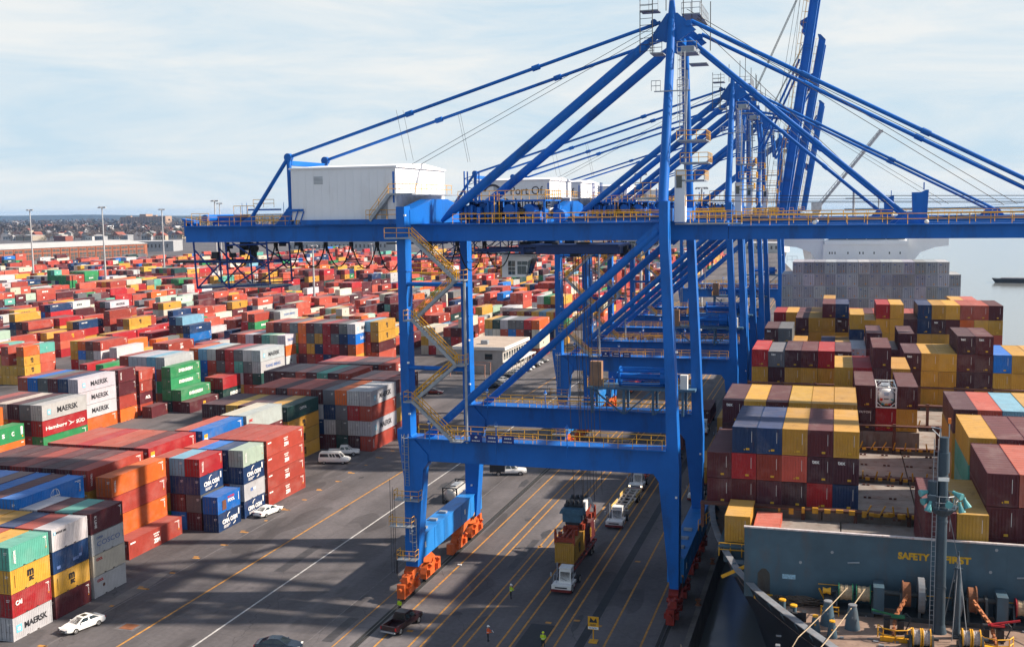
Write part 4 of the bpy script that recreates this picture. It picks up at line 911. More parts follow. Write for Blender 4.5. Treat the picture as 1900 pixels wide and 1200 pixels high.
mb = MB(); mb.box(-6.35, -4.8, BY-.5, BY-.05, 11.6, 11.95); sbuild(mb, 'door_step', YEL, BW)
mb = MB(); mb.box(2.2, 15.5, BY-.55, BY-.5, 13.1, 13.16); mb.box(-1, 1.5, BY-.3, BY-.25, 13.3, 13.35)
for x in (2.5, 6, 10, 14): mb.tube((x, BY-.5, 13.1), (x, BY-.02, 13.1), .03, 4)
sbuild(mb, 'hand_rail', YEL, BW)
mb = MB()
for x, z in ((1.4, 15.3), (14.6, 15.1)): mb.tube((x, BY-.1, z), (x+.9, BY-.6, z+.25), .07, 6)
for x, z in ((0.1, 16.1), (12.6, 15.4), (13, 17.3), (-2.5, 15)): mb.lathe((x, BY-.02, z), [(.13, -.03), (.13, .01)], 8, 'y')
sbuild(mb, 'wall_fitting', GREY, BW)
# cargo deck: hatch covers, lashing bridges
mb = MB()
for (y0, y1, z, x0, x1) in ((95.5, 109.0, 14.55, -6.5, 23), (109.5, 122.4, 15.25, -9.9, 26), (124.6, 137.6, 15.25, -12.4, 28.5), (140.0, 152.8, 15.25, -12.4, 28.5), (155.2, 168, 15.25, -12.4, 28.5), (170.6, 183.4, 15.25, -12.4, 28.5), (185.8, 198.6, 15.25, -12.4, 28.5), (201, 213.8, 15.25, -12.4, 28.5), (216.4, 229, 15.5, -12.4, 28.5), (231.6, 244.4, 15.25, -12.4, 28.5), (262, 278, 17.8, -13, 29)):
    nx = 4; w = (x1-x0)/nx
    for k in range(nx):
        for j in range(2): mb.box(x0+k*w+.06, x0+(k+1)*w-.06, y0+j*(y1-y0)/2+.05, y0+(j+1)*(y1-y0)/2-.05, z-1.1, z)
    mb.box(x0+.3, x1-.3, y0+.1, y1-.1, 11.0, z-1.1)
mb.box(2.4, 10.2, 140.2, 169, 15.25, 17.45)
HA = sbuild(mb, 'hatch_covers', HATCH)
mb = MB(); rr = random.Random(8)
for y0, y1, x0, x1 in ((96, 108.6, 2.9, 7.2), (110, 122, 2.9, 11.8), (125, 137, 2.9, 11.8), (141, 153, -12, 2), (156, 168, -12, 0)):
    for y in (y0+.6, (y0+y1)/2, y1-.6):
        x = x0+.4
        while x < x1: mb.cbox((x, y, 15.33), (.28, .22, .16)); mb.cbox((x+.45, y, 15.33), (.28, .22, .16)); x += 2.5
sbuild(mb, 'twist_lock_seats', LASH, HA)
mb = MB()
for y in (108.9, 123.4, 138.8, 154.0, 169.4, 184.6, 199.8, 215.2, 230.3, 247):
    mb.box(-12.8, 28.9, y-.45, y+.45, 15.55, 15.75); mb.box(-12.8, 28.9, y-.45, y+.45, 18.4, 18.55) if y > 137 else None
    x = -12.6
    while x < 29: mb.cbox((x, y, 14.5 if y < 137 else 15.9), (.35, .5, 2.6 if y < 137 else 5.6)); x += 4.95
LBR_ = sbuild(mb, 'lashing_bridges', LASH)
mb = MB(); rr = random.Random(2)
for y in (108.4, 122.7, 138.2, 153.4):
    for k in range(7): x = 3.2+k*1.3; mb.beam((x, y, 15.6), (x+rr.uniform(-.2, .5), y-.3, 16.6), .12, .12); mb.cbox((x+.5, y-.4, 15.75), (.45, .3, .3))
for k in range(14): x = -5+k*1.15; mb.cbox((x, 108.5, 15.5+rr.uniform(-.1, .2)), (rr.uniform(.2, .7), .3, rr.uniform(.25, .6)))
sbuild(mb, 'lashing_gear', mat('lashing_yellow', (.5, .25, .02), .6, 0, .3, 2), LBR_)
# side platform with yellow rails below the lone yellow container
mb = MB(); mb.box(-10.4, -7.0, 102.6, 110.5, 13.1, 13.3); mb.box(-9.9, -7.6, 102.9, 103.2, 11.6, 13.1); sbuild(mb, 'side_platform', SBLUE)
mb = MB(); rail_(mb, [(-10.3, 102.7, 12.2), (-7.1, 102.7, 12.2)], 1.3, 1.0, .06); mb.beam((-9.6, 98.2, 11.7), (-7.4, 97.5, 13.1), .12, .3); rail_(mb, [(-13.4, 112, 11.7), (-12.6, 116, 11.7)], 1.1); sbuild(mb, 'platform_railing', YEL)
# superstructure
mb = MB(); mb.box(-3.2, 16.8, 284, 296, 11, 35.6); mb.box(-5.5, 19.5, 285, 295, 11, 30.5)
mb.box(-2.9, 17.0, 283.6, 296.5, 35.6, 36.5)
mb.box(-2.2, 16.2, 284.4, 295, 37.5, 38.2); mb.box(-1.0, 15, 285, 294, 38.2, 41)
mb.box(-2.2, 16.2, 284.6, 295, 36.5, 36.75)
for s in (1, -1):
    X = lambda v: XC-1.4+s*v
    mb.prism([(X(9.8), 36.3), (X(19.5), 36.3), (X(19.5), 35.2), (X(16.5), 34.9), (X(13.0), 33.6), (X(11.2), 31.0), (X(9.8), 31.0)], 285, 290)
    mb.box(min(X(9.8), X(19.5)), max(X(9.8), X(19.5)), 284.9, 285.1, 36.3, 37.3)
SU = sbuild(mb, 'superstructure', mat('ship_white', (.86, .87, .88), .5, 0, .06, .2))
mb = MB()
for x in (-1.6, -1.0, -.3, 2.8, 5.6, 6.4, 9.0, 12.6, 15.1): mb.box(x-.14, x+.14, 283.95, 284.02, 33.2, 33.75)
for k in range(4): mb.box(-1.9+k*4.6, 2.4+k*4.6, 284.5, 284.62, 36.78, 37.45)
sbuild(mb, 'window', GLASS, SU)
mb = MB(); rail_(mb, [(-3.2, 284.1, 35.7), (-2.9, 284.1, 35.7)]); rail_(mb, [(14.6, 283.8, 36.5), (16.9, 283.8, 36.5)]); rail_(mb, [(-12, 285.2, 31), (-9.5, 285.2, 31), ], 1.6); mb.tube((4, 289, 41), (4, 289, 49), .3, 8); mb.tube((10, 289, 41), (10, 289, 47), .2, 8); mb.cbox((4, 288, 47), (4, .3, .3)); sbuild(mb, 'radar_mast', GREY, SU)
# --- forward mast with horns
MX, MY = 8.35, 89.5
mb = MB(); mb.tube((MX, MY, 11.5), (MX, MY, 27.4), .44, 18, .36); mb.tube((MX, MY, 24.6), (MX, MY, 26.2), .46, 18); mb.tube((MX, MY, 15.2), (MX, MY, 15.35), .46, 18); mb.tube((MX, MY, 20.6), (MX, MY, 20.75), .45, 18); mb.tube((MX-.75, MY-.1, 22.2), (MX-.75, MY-.1, 23.9), .38, 12)
mb.tube((MX, MY, 11.5), (MX, MY, 12.4), .62, 14, .42)
MA = sbuild(mb, 'mast', MASTM, smooth=True)
mb = MB(); mb.lathe((MX, MY, 21.7), [(.5, -.5), (1.15, .1), (1.15, .2)], 14); mb.box(MX-1.15, MX-.55, MY-.9, MY-.4, 22.1, 22.9); sbuild(mb, 'mast_platform', MASTM, MA)
mb = MB()
for k in range(10):
    t = k*.628; a = (MX+1.12*math.cos(t), MY+1.12*math.sin(t)); t2 = t+.628; b = (MX+1.12*math.cos(t2), MY+1.12*math.sin(t2)); mb.tube((*a, 21.9), (*a, 22.9), .03, 4)
    for h in (22.4, 22.9): mb.tube((*a, h), (*b, h), .03, 4)
mb.path([(MX-.45, MY-.35, z) for z in (11.6, 27.3)], .03, 4); mb.path([(MX-.75, MY-.35, z) for z in (11.6, 27.3)], .03, 4)
for k in range(38): mb.tube((MX-.75, MY-.35, 11.9+k*.4), (MX-.45, MY-.35, 11.9+k*.4), .018, 4)
mb.tube((MX+.35, MY, 27.4), (MX+.35, MY, 28.6), .05, 5); mb.tube((MX-.9, MY, 28.0), (MX-.3, MY, 27.4), .05, 5); mb.path([(MX-.3, MY-.2, 27.4), (MX-.3, MY-.2, 28.1), (MX-1.0, MY-.2, 28.2)], .05, 5)
sbuild(mb, 'mast_ladder', GREY, MA)
HORN = mat('turquoise_lamp', (.10, .33, .35), .45, 0, .15, 3)
for (dx, dy, dz, tx, ty, tz) in ((-1.35, -.5, .35, -.8, -.5, -.25), (-1.5, -.3, .95, -.9, -.4, -.2), (-1.1, -1.0, -.1, -.25, -.3, -.9), (.35, -1.1, .35, .0, -1, -.05), (1.15, -.6, .95, .7, -.6, -.3), (1.35, -.4, -.2, .25, -.2, -.9), (1.75, -.2, .15, .35, -.2, -.85)):
    d = Vector((tx, ty, tz)).normalized(); p = Vector((MX+dx, MY+dy, 22.0+dz)); mb = MB(); mb.tube(p-d*.45, p+d*.2, .11, 10, .29); mb.tube(p-d*.6, p-d*.45, .14, 8); mb.tube(p+d*.2, p+d*.24, .29, 10); mb.beam(tuple(p-d*.4), (MX+dx*.6, MY+dy*.6, 22.0), .06, .06); sbuild(mb, 'flood_lamp', HORN, MA)
mb = MB(); mb.cbox((MX+.35, MY, 28.7), (.22, .22, .4)); sbuild(mb, 'mast_light', mat('orange_lamp_glass', (.8, .2, .02), .3), MA)
mb = MB(); mb.box(MX-.4, MX+.4, MY-.48, MY-.44, 24.0, 24.3); sbuild(mb, 'mast_marking', LAMPW, MA)
# second small post
mb = MB(); mb.tube((9.55, 88.6, 11.5), (9.55, 88.6, 17.3), .28, 12, .22); mb.tube((9.55, 88.6, 17.3), (9.55, 88.6, 18.6), .06, 6); mb.tube((9.2, 88.6, 17.2), (9.9, 88.6, 17.2), .08, 6); sbuild(mb, 'jack_staff', MASTM, smooth=True)
mb = MB()
for q in ((-.6, 1.2), (.5, -.8), (-.3, -.6)): mb.tube((9.55, 88.6, 18.4), (9.55+q[0]*1.4, 88.6+q[1]*1.6, 11.7), .035, 5)
mb.tube((MX+.45, MY-.3, 21.6), (9.6, 88.6, 17.5), .03, 4); sbuild(mb, 'mast_stays', CAPM)
# --- windlass, winches
ROPE = mat('mooring_rope', (0.42, 0.32, 0.21), .9, 0, .35, 6); GREEN = mat('green_drum', (.01, .14, .07), .5); REDD = mat('red_drum', (.4, .02, .03), .5); STEELD = mat('worn_dark_steel', (.05, .058, .065), .5, .2, .4, 1.5); CHAIN = mat('rusty_chain', (.42, .15, .06), .7, .1, .4, 4); ROPEG = mat('grey_rope', (.42, .40, .40), .9, 0, .3, 8)
def winch(x, y, z, L, r, drumcol, rope, horn=None):
    mb = MB(); mb.box(x-L/2-.3, x+L/2+.3, y-1.0, y+1.1, 11.6, 11.95); mb.tube((x-L/2-.6, y, z), (x+L/2+.6, y, z), .14, 10)
    mb.prism([(y-1, 11.95), (y+1, 11.95), (y+.2, z+.2), (y-.2, z+.2)], x-L/2-.25, x-L/2-.1, 'yz'); mb.prism([(y-1, 11.95), (y+1, 11.95), (y+.2, z+.2), (y-.2, z+.2)], x+L/2+.1, x+L/2+.25, 'yz')
    w = sbuild(mb, 'mooring_winch', STEELD)
    fl = MB()
    for q in (-.5, -.06, .06, .5): fl.tube((x+q*L-.04, y, z), (x+q*L+.04, y, z), r, 20)
    sbuild(fl, 'drum_flange', drumcol, w)
    rp = MB()
    for a, b in ((-.5, -.06), (.06, .5)):
        n = 9
        for i in range(n): xx = x+L*(a+(b-a)*(i+.5)/n); dr = r*.78*(1+.06*math.sin(i*1.7)); rp.tube((xx-L*.024, y, z), (xx+L*.024, y, z), dr, 14)
    sbuild(rp, 'rope_coil', rope, w)
    if horn: hm = MB(); hm.lathe((x-L/2-1.0, y, z), [(.3, -.3), (.2, 0), (.32, .35)], 12, 'x'); sbuild(hm, 'warping_head', YEL, w)
    return w
winch(1.95, 92.5, 13.2, 2.5, .78, GREEN, ROPE, True); winch(15.7, 92.5, 13.1, 2.7, .78, REDD, ROPE, False)
winch(6.75, 85.4, 12.6, 1.25, .72, YEL, ROPEG); winch(10.35, 86.2, 12.6, 1.25, .72, YEL, ROPEG)
for sx, gx in ((1, 6.0), (-1, 11.1)):
    mb = MB(); mb.box(gx-.7, gx+2.6 if sx > 0 else gx+.7, 91.2, 93.6, 11.6, 12.0) if sx > 0 else mb.box(gx-2.4, gx+.7, 91.2, 93.6, 11.6, 12.0)
    mb.tube((gx-1.9*sx, 92.4, 13.5), (gx+1.6*sx, 92.4, 13.5), .22, 12)
    mb.prism([(91.3, 12), (93.4, 12), (92.9, 13.8), (91.8, 13.8)], gx-.5, gx-.3, 'yz'); mb.prism([(91.3, 12), (93.4, 12), (92.9, 13.8), (91.8, 13.8)], gx+.9, gx+1.1, 'yz')
    W1 = sbuild(mb, 'anchor_windlass', STEELD)
    mb = MB(); mb.tube((gx-.2*sx, 92.4, 13.5), (gx+.35*sx, 92.4, 13.5), 1.0, 22); mb.tube((gx-.3*sx, 92.4, 13.5), (gx-.2*sx, 92.4, 13.5), 1.12, 22); sbuild(mb, 'chain_wheel', RUST, W1)
    mb = MB(); mb.tube((gx+.9*sx, 92.3, 13.55), (gx+1.4*sx, 92.3, 13.55), 1.45, 26)
    g_ = sbuild(mb, 'gear_cover', CAPM, W1)
    mb = MB()
    for k in range(8): t = k*.785; mb.beam((gx+1.45*sx, 92.3, 13.55), (gx+1.45*sx, 92.3+1.3*math.cos(t), 13.55+1.3*math.sin(t)), .1, .16)
    sbuild(mb, 'gear_spokes', STEELD, W1)
    mb = MB(); mb.box(gx-2.15*sx-.42, gx-2.15*sx+.42, 91.4, 93.4, 11.95, 14.2); sbuild(mb, 'gear_case', SBLUE, W1)
    cm = MB(); p0 = Vector((gx+.05*sx, 91.4, 13.75)); p1 = Vector((gx-1.0*sx, 88.9, 12.75))
    for k in range(9):
        a = p0.lerp(p1, k/9); b = p0.lerp(p1, (k+1.25)/9); cm.beam(tuple(a), tuple(b), .32 if k % 2 else .14, .12 if k % 2 else .3)
    q1 = Vector((gx-1.2*sx, 87.0, 11.7))
    for k in range(6): a = p1.lerp(q1, k/6); b = p1.lerp(q1, (k+1.2)/6); cm.beam(tuple(a), tuple(b), .3 if k % 2 else .13, .12 if k % 2 else .3)
    sbuild(cm, 'anchor_chain', CHAIN, W1)
    st = MB(); bx = gx-1.1*sx; st.box(bx-.75, bx-.3, 88.2, 89.4, 11.6, 12.7); st.box(bx+.3, bx+.75, 88.2, 89.4, 11.6, 12.7); st.box(bx-.75, bx+.75, 88.5, 88.9, 12.7, 12.9); st.path([(bx+.8, 88.4, 11.7), (bx+1.3, 88.5, 12.9), (bx+.9, 88.8, 13.2), (bx+.5, 88.8, 12.8)], .05, 6)
    s_ = sbuild(st, 'chain_stopper', DARK)
    sb = MB(); sb.beam((bx-.8*sx-.9, 88.5, 13.35 if sx > 0 else 13.2), (bx+.7, 88.5, 12.95), .14, .14) if sx > 0 else sb.beam((bx-.4, 88.5, 12.95), (bx+1.9, 88.5, 13.5), .14, .14)
    sb.cbox((bx+.3, 88.5, 12.98), (1.0, .5, .14)); sbuild(sb, 'stopper_bar', GREEN if sx > 0 else REDD, s_)
    rm = MB(); pts = [(bx+1.25*math.cos(t), 87.2+.95*math.sin(t), 11.65) for t in [k*.785 for k in range(-4, 1)]]; rail_(rm, pts, 1.0, .8, .05); rm.box(bx-1.1, bx+1.1, 86.5, 86.85, 11.62, 11.95); sbuild(rm, 'hawse_railing', YEL, s_)
# bollards, fairlead cones, rope pile
def bollard(x, y, r=.27, h=1.0):
    mb = MB(); mb.lathe((x, y, 11.6), [(r*1.5, 0), (r*1.5, .06), (r, .08), (r, h-.12)], 16); o = sbuild(mb, 'bollard', SBLUE, smooth=True); c = MB(); c.lathe((x, y, 11.6), [(r*1.12, h-.12), (r*1.12, h), (r*.9, h+.03)], 16); sbuild(c, 'bollard_cap', YEL, o)
for x, y in ((-3.85, 91.2), (-2.9, 90.1)): bollard(x, y)
for x, y, r, h in ((-.15, 89.0, .62, 1.9), (1.75, 88.6, .62, 1.9), (-1.1, 87.2, .42, 1.25), (.2, 86.4, .42, 1.25), (17.6, 88.2, .62, 1.9)):
    mb = MB(); mb.lathe((x, y, 11.6), [(r, 0), (r*.62, h*.8), (r*.5, h)], 16); o = sbuild(mb, 'pedestal_roller', SBLUE, smooth=True); c = MB(); c.lathe((x, y, 11.6), [(r*.56, h), (r*.56, h+.1), (r*.3, h+.12)], 14); c.box(x-.06, x+.06, y-r*.75, y-r*.7, 11.6+h*.45, 11.6+h*.6); sbuild(c, 'roller_cap', YEL if r < .5 else CAPM, o)
mb = MB(); mb.box(-3.3, -1.85, 89.0, 89.7, 11.6, 11.75); mb.box(-3.3, -2.95, 89.0, 89.7, 11.7, 12.4); mb.box(-2.2, -1.85, 89.0, 89.7, 11.7, 12.4); mb.box(-3.3, -1.85, 89.35, 89.7, 11.7, 12.15); sbuild(mb, 'roller_fairlead', DARK)
mb = MB(); mb.tube((8.0, 82.5, 11.6), (8.0, 82.5, 12.4), .3, 12); mb.tube((3.1, 82.6, 11.6), (3.1, 82.6, 12.1), .28, 12); sbuild(mb, 'deck_vent', DARK)
mb = MB(); mb.path([(-.4, 93.2, 11.6), (-.4, 93.2, 12.1), (-.9, 92.9, 13.2)], .09, 6); mb.cbox((0.0, 91.0, 12.0), (1.5, .08, .08)); mb.cbox((0.0, 91.0, 12.35), (1.5, .08, .08)); [mb.cbox((-.7+k*.7, 91.0, 12.0), (.08, .08, .8)) for k in range(3)]; sbuild(mb, 'step_frame', YEL)
mb = MB(); mb.prism([(91.2, 11.6), (93.4, 11.6), (93, 13.0), (92, 12.8)], -.5, .3, 'yz'); sbuild(mb, 'winch_brake', DARK)
mb = MB(); rr = random.Random(6)
for k in range(34):
    cx_, cy_ = -2.7+rr.uniform(-1.2, 1.2), 93.1+rr.uniform(-.3, .35); a = rr.uniform(.5, 1.5); z = 11.68+rr.uniform(0, .42)
    mb.path([(cx_+a*math.cos(t), cy_+.38*math.sin(t), z+.08*math.sin(3*t+k)) for t in [j*.7 for j in range(10)]], .05, 5)
sbuild(mb, 'rope_pile', mat('dark_rope', (.12, .09, .07), .9, 0, .4, 5))
mb = MB(); rr = random.Random(12)
for k in range(40): x = rr.uniform(-4, 17); y = rr.uniform(83, 92); mb.cbox((x, y, 11.66), (rr.uniform(.1, .5), rr.uniform(.1, .4), rr.uniform(.06, .2)))
sbuild(mb, 'deck_fittings', CAPM)
mb = MB(); mb.cbox((-8.0, 99.5, 12.2), (1.6, 1.2, 1.2)); mb.tube((-8.6, 98.8, 12.9), (-8.1, 98.6, 12.3), .2, 8); mb.tube((-9.5, 103, 12), (-8.8, 103, 12.6), .18, 8); sbuild(mb, 'side_fittings', SBLUE)
# ropes running over the bow
def rope(name, pts, r, label, m_=ROPE, sag=0):
    mb = MB(); P = [Vector(p) for p in pts]; out = []
    for a, b in zip(P[:-1], P[1:]):
        for k in range(8): t = k/8; q = a.lerp(b, t); q.z -= sag*4*t*(1-t); out.append(q)
    out.append(P[-1]); mb.path([tuple(p) for p in out], r, 6); o = mb.build(name, m_); return tag(o, label, 'rope')
rope('mooring_line', [(1.35, 91.9, 13.8), (-2.3, 82.3, 12.9), (-8.5, 70, 5)], .042, 'pale mooring line from the left half of the green winch drum', sag=.1)
rope('mooring_line', [(2.75, 91.9, 13.8), (-.6, 80.8, 12.9), (-6, 68, 5)], .042, 'pale mooring line from the right half of the green winch drum', sag=.1)
rope('mooring_line', [(15.2, 91.9, 13.6), (20.5, 82, 12.8)], .05, 'mooring line running right from the red winch drum', sag=.1)
rope('mooring_line', [(-14.6, 107.6, .9), (-12.0, 98.0, 1.4), (-3.6, 86.4, 6.3)], .07, 'slack mooring line with yellow clips crossing the dark water gap', sag=.5)
rope('mooring_line', [(-11.5, 98, 1.2), (-4.6, 84, 4.0)], .06, 'lower slack line beside the yellow clips over dark water', sag=.5)
# ------------------------------------------------------------------ vehicles
def carpaint(name, c, r=.25): return mat(name, c, r, 0, .05, .5, spec=.6)
CWHITE = carpaint('white_car_paint', (.78, .78, .77)); CRED = carpaint('dark_red_car_paint', (.022, .007, .009), .3); CNAVY = carpaint('dark_blue_car_paint', (.012, .02, .035), .2)
HEADL = mat('headlight_glass', (.8, .8, .75), .15); TAILL = mat('tail_light_glass', (.35, .01, .015), .25); CHROME = mat('rim_metal', (.45, .45, .46), .3, .8, .1)
def ringc(y, hw, z0, z1, tuck=.9):
    zm = z0+(z1-z0)*.45
    return [(-hw*.86, y, z0), (-hw, y, z0+.12), (-hw*1.02, y, zm), (-hw*.98, y, z1-.09), (-hw*tuck, y, z1), (hw*tuck, y, z1), (hw*.98, y, z1-.09), (hw*1.02, y, zm), (hw, y, z0+.12), (hw*.86, y, z0)]
def lerp4(a, b, t): return Vector(a).lerp(Vector(b), t)
def glass_quad(mb, a, b, c, d, m=.08, n=.1, out=.014):
    a, b, c, d = map(Vector, (a, b, c, d))
    P = lambda u, v: a.lerp(b, u).lerp(d.lerp(c, u), v)
    mb.quad(P(m, n), P(1-m, n), P(1-m, 1-n), P(m, 1-n), out)
def wheels(R, ys, hw, r, w=.22, m=BLACK):
    for y in ys:
        for s in (-1, 1):
            mb = MB(); mb.tube((s*hw-.0, y, r), (s*(hw-w), y, r), r, 18); o = mb.build('wheel', m, R, smooth=True)
            c = MB(); c.tube((s*(hw+.012), y, r), (s*(hw-.05), y, r), r*.62, 14)
            for k in range(5): t = k*1.2566; c.beam((s*(hw+.02), y, r), (s*(hw+.02), y+r*.58*math.cos(t), r+r*.58*math.sin(t)), .05, .06)
            c.build('rim', CHROME, o)
def sedan(name, loc, rz, paint, label, L=4.85, sunroof=False, notch=True):
    """front towards local +Y"""
    R = thing(name, loc, label, 'car', None, rz); k = L/4.85; h = lambda *a: ringc(a[0]*k, *a[1:])
    mb = MB()
    mb.loft([h(-2.42, .60, .40, .72), h(-2.36, .80, .30, .90), h(-2.1, .88, .25, .99), h(-1.3, .91, .22, 1.0), h(-.2, .92, .20, .96), h(.9, .92, .20, .94), h(1.6, .90, .22, .86), h(2.1, .84, .25, .74), h(2.36, .70, .30, .62), h(2.43, .52, .36, .54)])
    B = [(-.78, -1.95*k, .97), (.78, -1.95*k, .97), (.80, 1.25*k, .90), (-.80, 1.25*k, .90)]; T = [(-.57, -.95*k, 1.40), (.57, -.95*k, 1.40), (.58, .22*k, 1.43), (-.58, .22*k, 1.43)]
    M = [(-.60, -.4*k, 1.455), (.60, -.4*k, 1.455)]
    mb.loft([[B[0], B[1], B[2], B[3]], [T[0], T[1], T[2], T[3]]]); mb.box(-.54, .54, -.85*k, .15*k, 1.40, 1.45)
    mb.build('body', paint, R, smooth=True)
    g = MB(); glass_quad(g, B[1], B[0], T[0], T[1]); glass_quad(g, B[3], B[2], T[2], T[3])
    for s in (0, 1):
        (b0, b1, t1, t0) = (B[1], B[2], T[2], T[1]) if s == 0 else (B[3], B[0], T[0], T[3])
        for u0, u1 in ((.04, .49), (.52, .97)): glass_quad(g, lerp4(b0, b1, u0), lerp4(b0, b1, u1), lerp4(t0, t1, u1), lerp4(t0, t1, u0), .06, .14)
    if sunroof: g.box(-.36, .36, -.55*k, 0.05*k, 1.45, 1.457)
    g.build('window', GLASS, R)
    for s in (-1, 1):
        m = MB(); m.prism([(s*.48, .60), (s*.82, .66), (s*.80, .74), (s*.46, .66)], 2.2*k, 2.40*k); m.build('headlight', HEADL, R)
        m = MB(); m.box(min(s*.45, s*.84), max(s*.45, s*.84), -2.41*k, -2.30*k, .72, .86); m.build('tail_light', TAILL, R)
        m = MB(); m.cbox((s*.98, .75*k, 1.0), (.2, .12, .12)); m.build('mirror', paint, R)
    m = MB(); m.box(-.42, .42, 2.36*k, 2.45*k, .40, .55); m.box(-.7, .7, 2.3*k, 2.41*k, .28, .36); m.box(-.6, .6, -2.44*k, -2.38*k, .34, .42); m.build('grille', DARK, R)
    m = MB(); m.box(-.26, .26, -2.455*k, -2.43*k, .62, .74); m.build('number_plate', LAMPW, R)
    wheels(R, (-1.42*k, 1.42*k), .93, .33); return R
Q = rad
sedan('parked_car', (-79.4, 97.5, 0.004), Q(163), CWHITE, 'white sedan with dark sunroof facing the camera beside the lowest grey lettered container', 4.9, True)
sedan('parked_car', (-82.0, 143.4, 0.004), Q(-10), CWHITE, 'white sedan seen from behind parked beside the navy lettered stack', 5.3)
sedan('parked_car', (-55.2, 97.6, 0.004), Q(-79), CNAVY, 'dark blue sedan cut off by the bottom edge of the picture', 4.9)
def pickup(name, loc, rz, paint, label, bed=True, L=5.8, box=None):
    R = thing(name, loc, label, 'pickup truck', None, rz); mb = MB()
    mb.loft([ringc(-.3, .97, .42, 1.12), ringc(.9, .98, .42, 1.12), ringc(1.4, .97, .42, 1.12), ringc(2.4, .95, .42, 1.06), ringc(2.8, .88, .44, .98), ringc(2.92, .78, .5, .86)])
    B = [(-.86, -.75, 1.1), (.86, -.75, 1.1), (.86, 1.55, 1.08), (-.86, 1.55, 1.08)]; T = [(-.70, -.62, 1.82), (.70, -.62, 1.82), (.70, .72, 1.86), (-.70, .72, 1.86)]
    mb.loft([B, T]); mb.box(-.66, .66, -.55, .62, 1.8, 1.885); mb.loft([ringc(-.75, .97, .42, 1.12), ringc(-.3, .97, .42, 1.12)])
    mb.build('body', paint, R, smooth=True)
    bd = MB()
    if box is None:
        bd.box(-.97, -.85, -2.9, -.76, .5, 1.14); bd.box(.85, .97, -2.9, -.76, .5, 1.14); bd.box(-.97, .97, -2.92, -2.82, .5, 1.14); bd.box(-.85, .85, -2.82, -.76, .55, .68); bd.build('cargo_bed', paint, R)
    else:
        bd.box(-1.0, 1.0, -3.4, -.85, .7, .85); bd.box(-1.0, -.92, -3.4, -.85, .85, 1.9); bd.box(.92, 1.0, -3.4, -.85, .85, 1.9); bd.box(-1.0, 1.0, -.95, -.85, .85, 2.0)
        for k in range(6): bd.cbox((1.02, -3.2+k*.45, 1.3), (.05, .08, 1.1))
        bd.build('stake_body', box, R)
    g = MB(); glass_quad(g, B[1], B[0], T[0], T[1]); glass_quad(g, B[3], B[2], T[2], T[3])
    for s in (0, 1):
        (b0, b1, t1, t0) = (B[1], B[2], T[2], T[1]) if s == 0 else (B[3], B[0], T[0], T[3])
        for u0, u1 in ((.03, .48), (.51, .97)): glass_quad(g, lerp4(b0, b1, u0), lerp4(b0, b1, u1), lerp4(t0, t1, u1), lerp4(t0, t1, u0), .06, .14)
    g.build('window', GLASS, R)
    for s in (-1, 1):
        m = MB(); m.box(min(s*.55, s*.9), max(s*.55, s*.9), 2.8, 2.9, .72, .9); m.build('headlight', HEADL, R)
        m = MB(); m.box(min(s*.84, s*.98), max(s*.84, s*.98), -2.95, -2.9, .75, 1.08); m.build('tail_light', TAILL, R)
        m = MB(); m.cbox((s*1.05, 1.0, 1.22), (.22, .14, .2)); m.build('mirror', paint, R)
    m = MB(); m.box(-.8, .8, 2.86, 2.98, .45, .62); m.box(-.9, .9, -3.05, -2.92, .45, .6); m.box(-.5, .5, 2.9, 2.95, .66, .9); m.build('bumper', GREY, R)
    wheels(R, (-1.9, 1.85), .98, .39, .26); return R
pickup('pickup_truck', (-88.0, 182.6, 0.004), Q(-70), CWHITE, 'white four door pickup parked behind the white van')
pickup('pickup_truck', (-45.0, 106.8, 0.004), Q(-10), CRED, 'dark red pickup seen from behind near the crane rail')
pickup('pickup_truck', (-53.4, 175.6, 0.004), Q(-74), CWHITE, 'small white cab truck with a dark stake body under the portal beam', box=DARK)
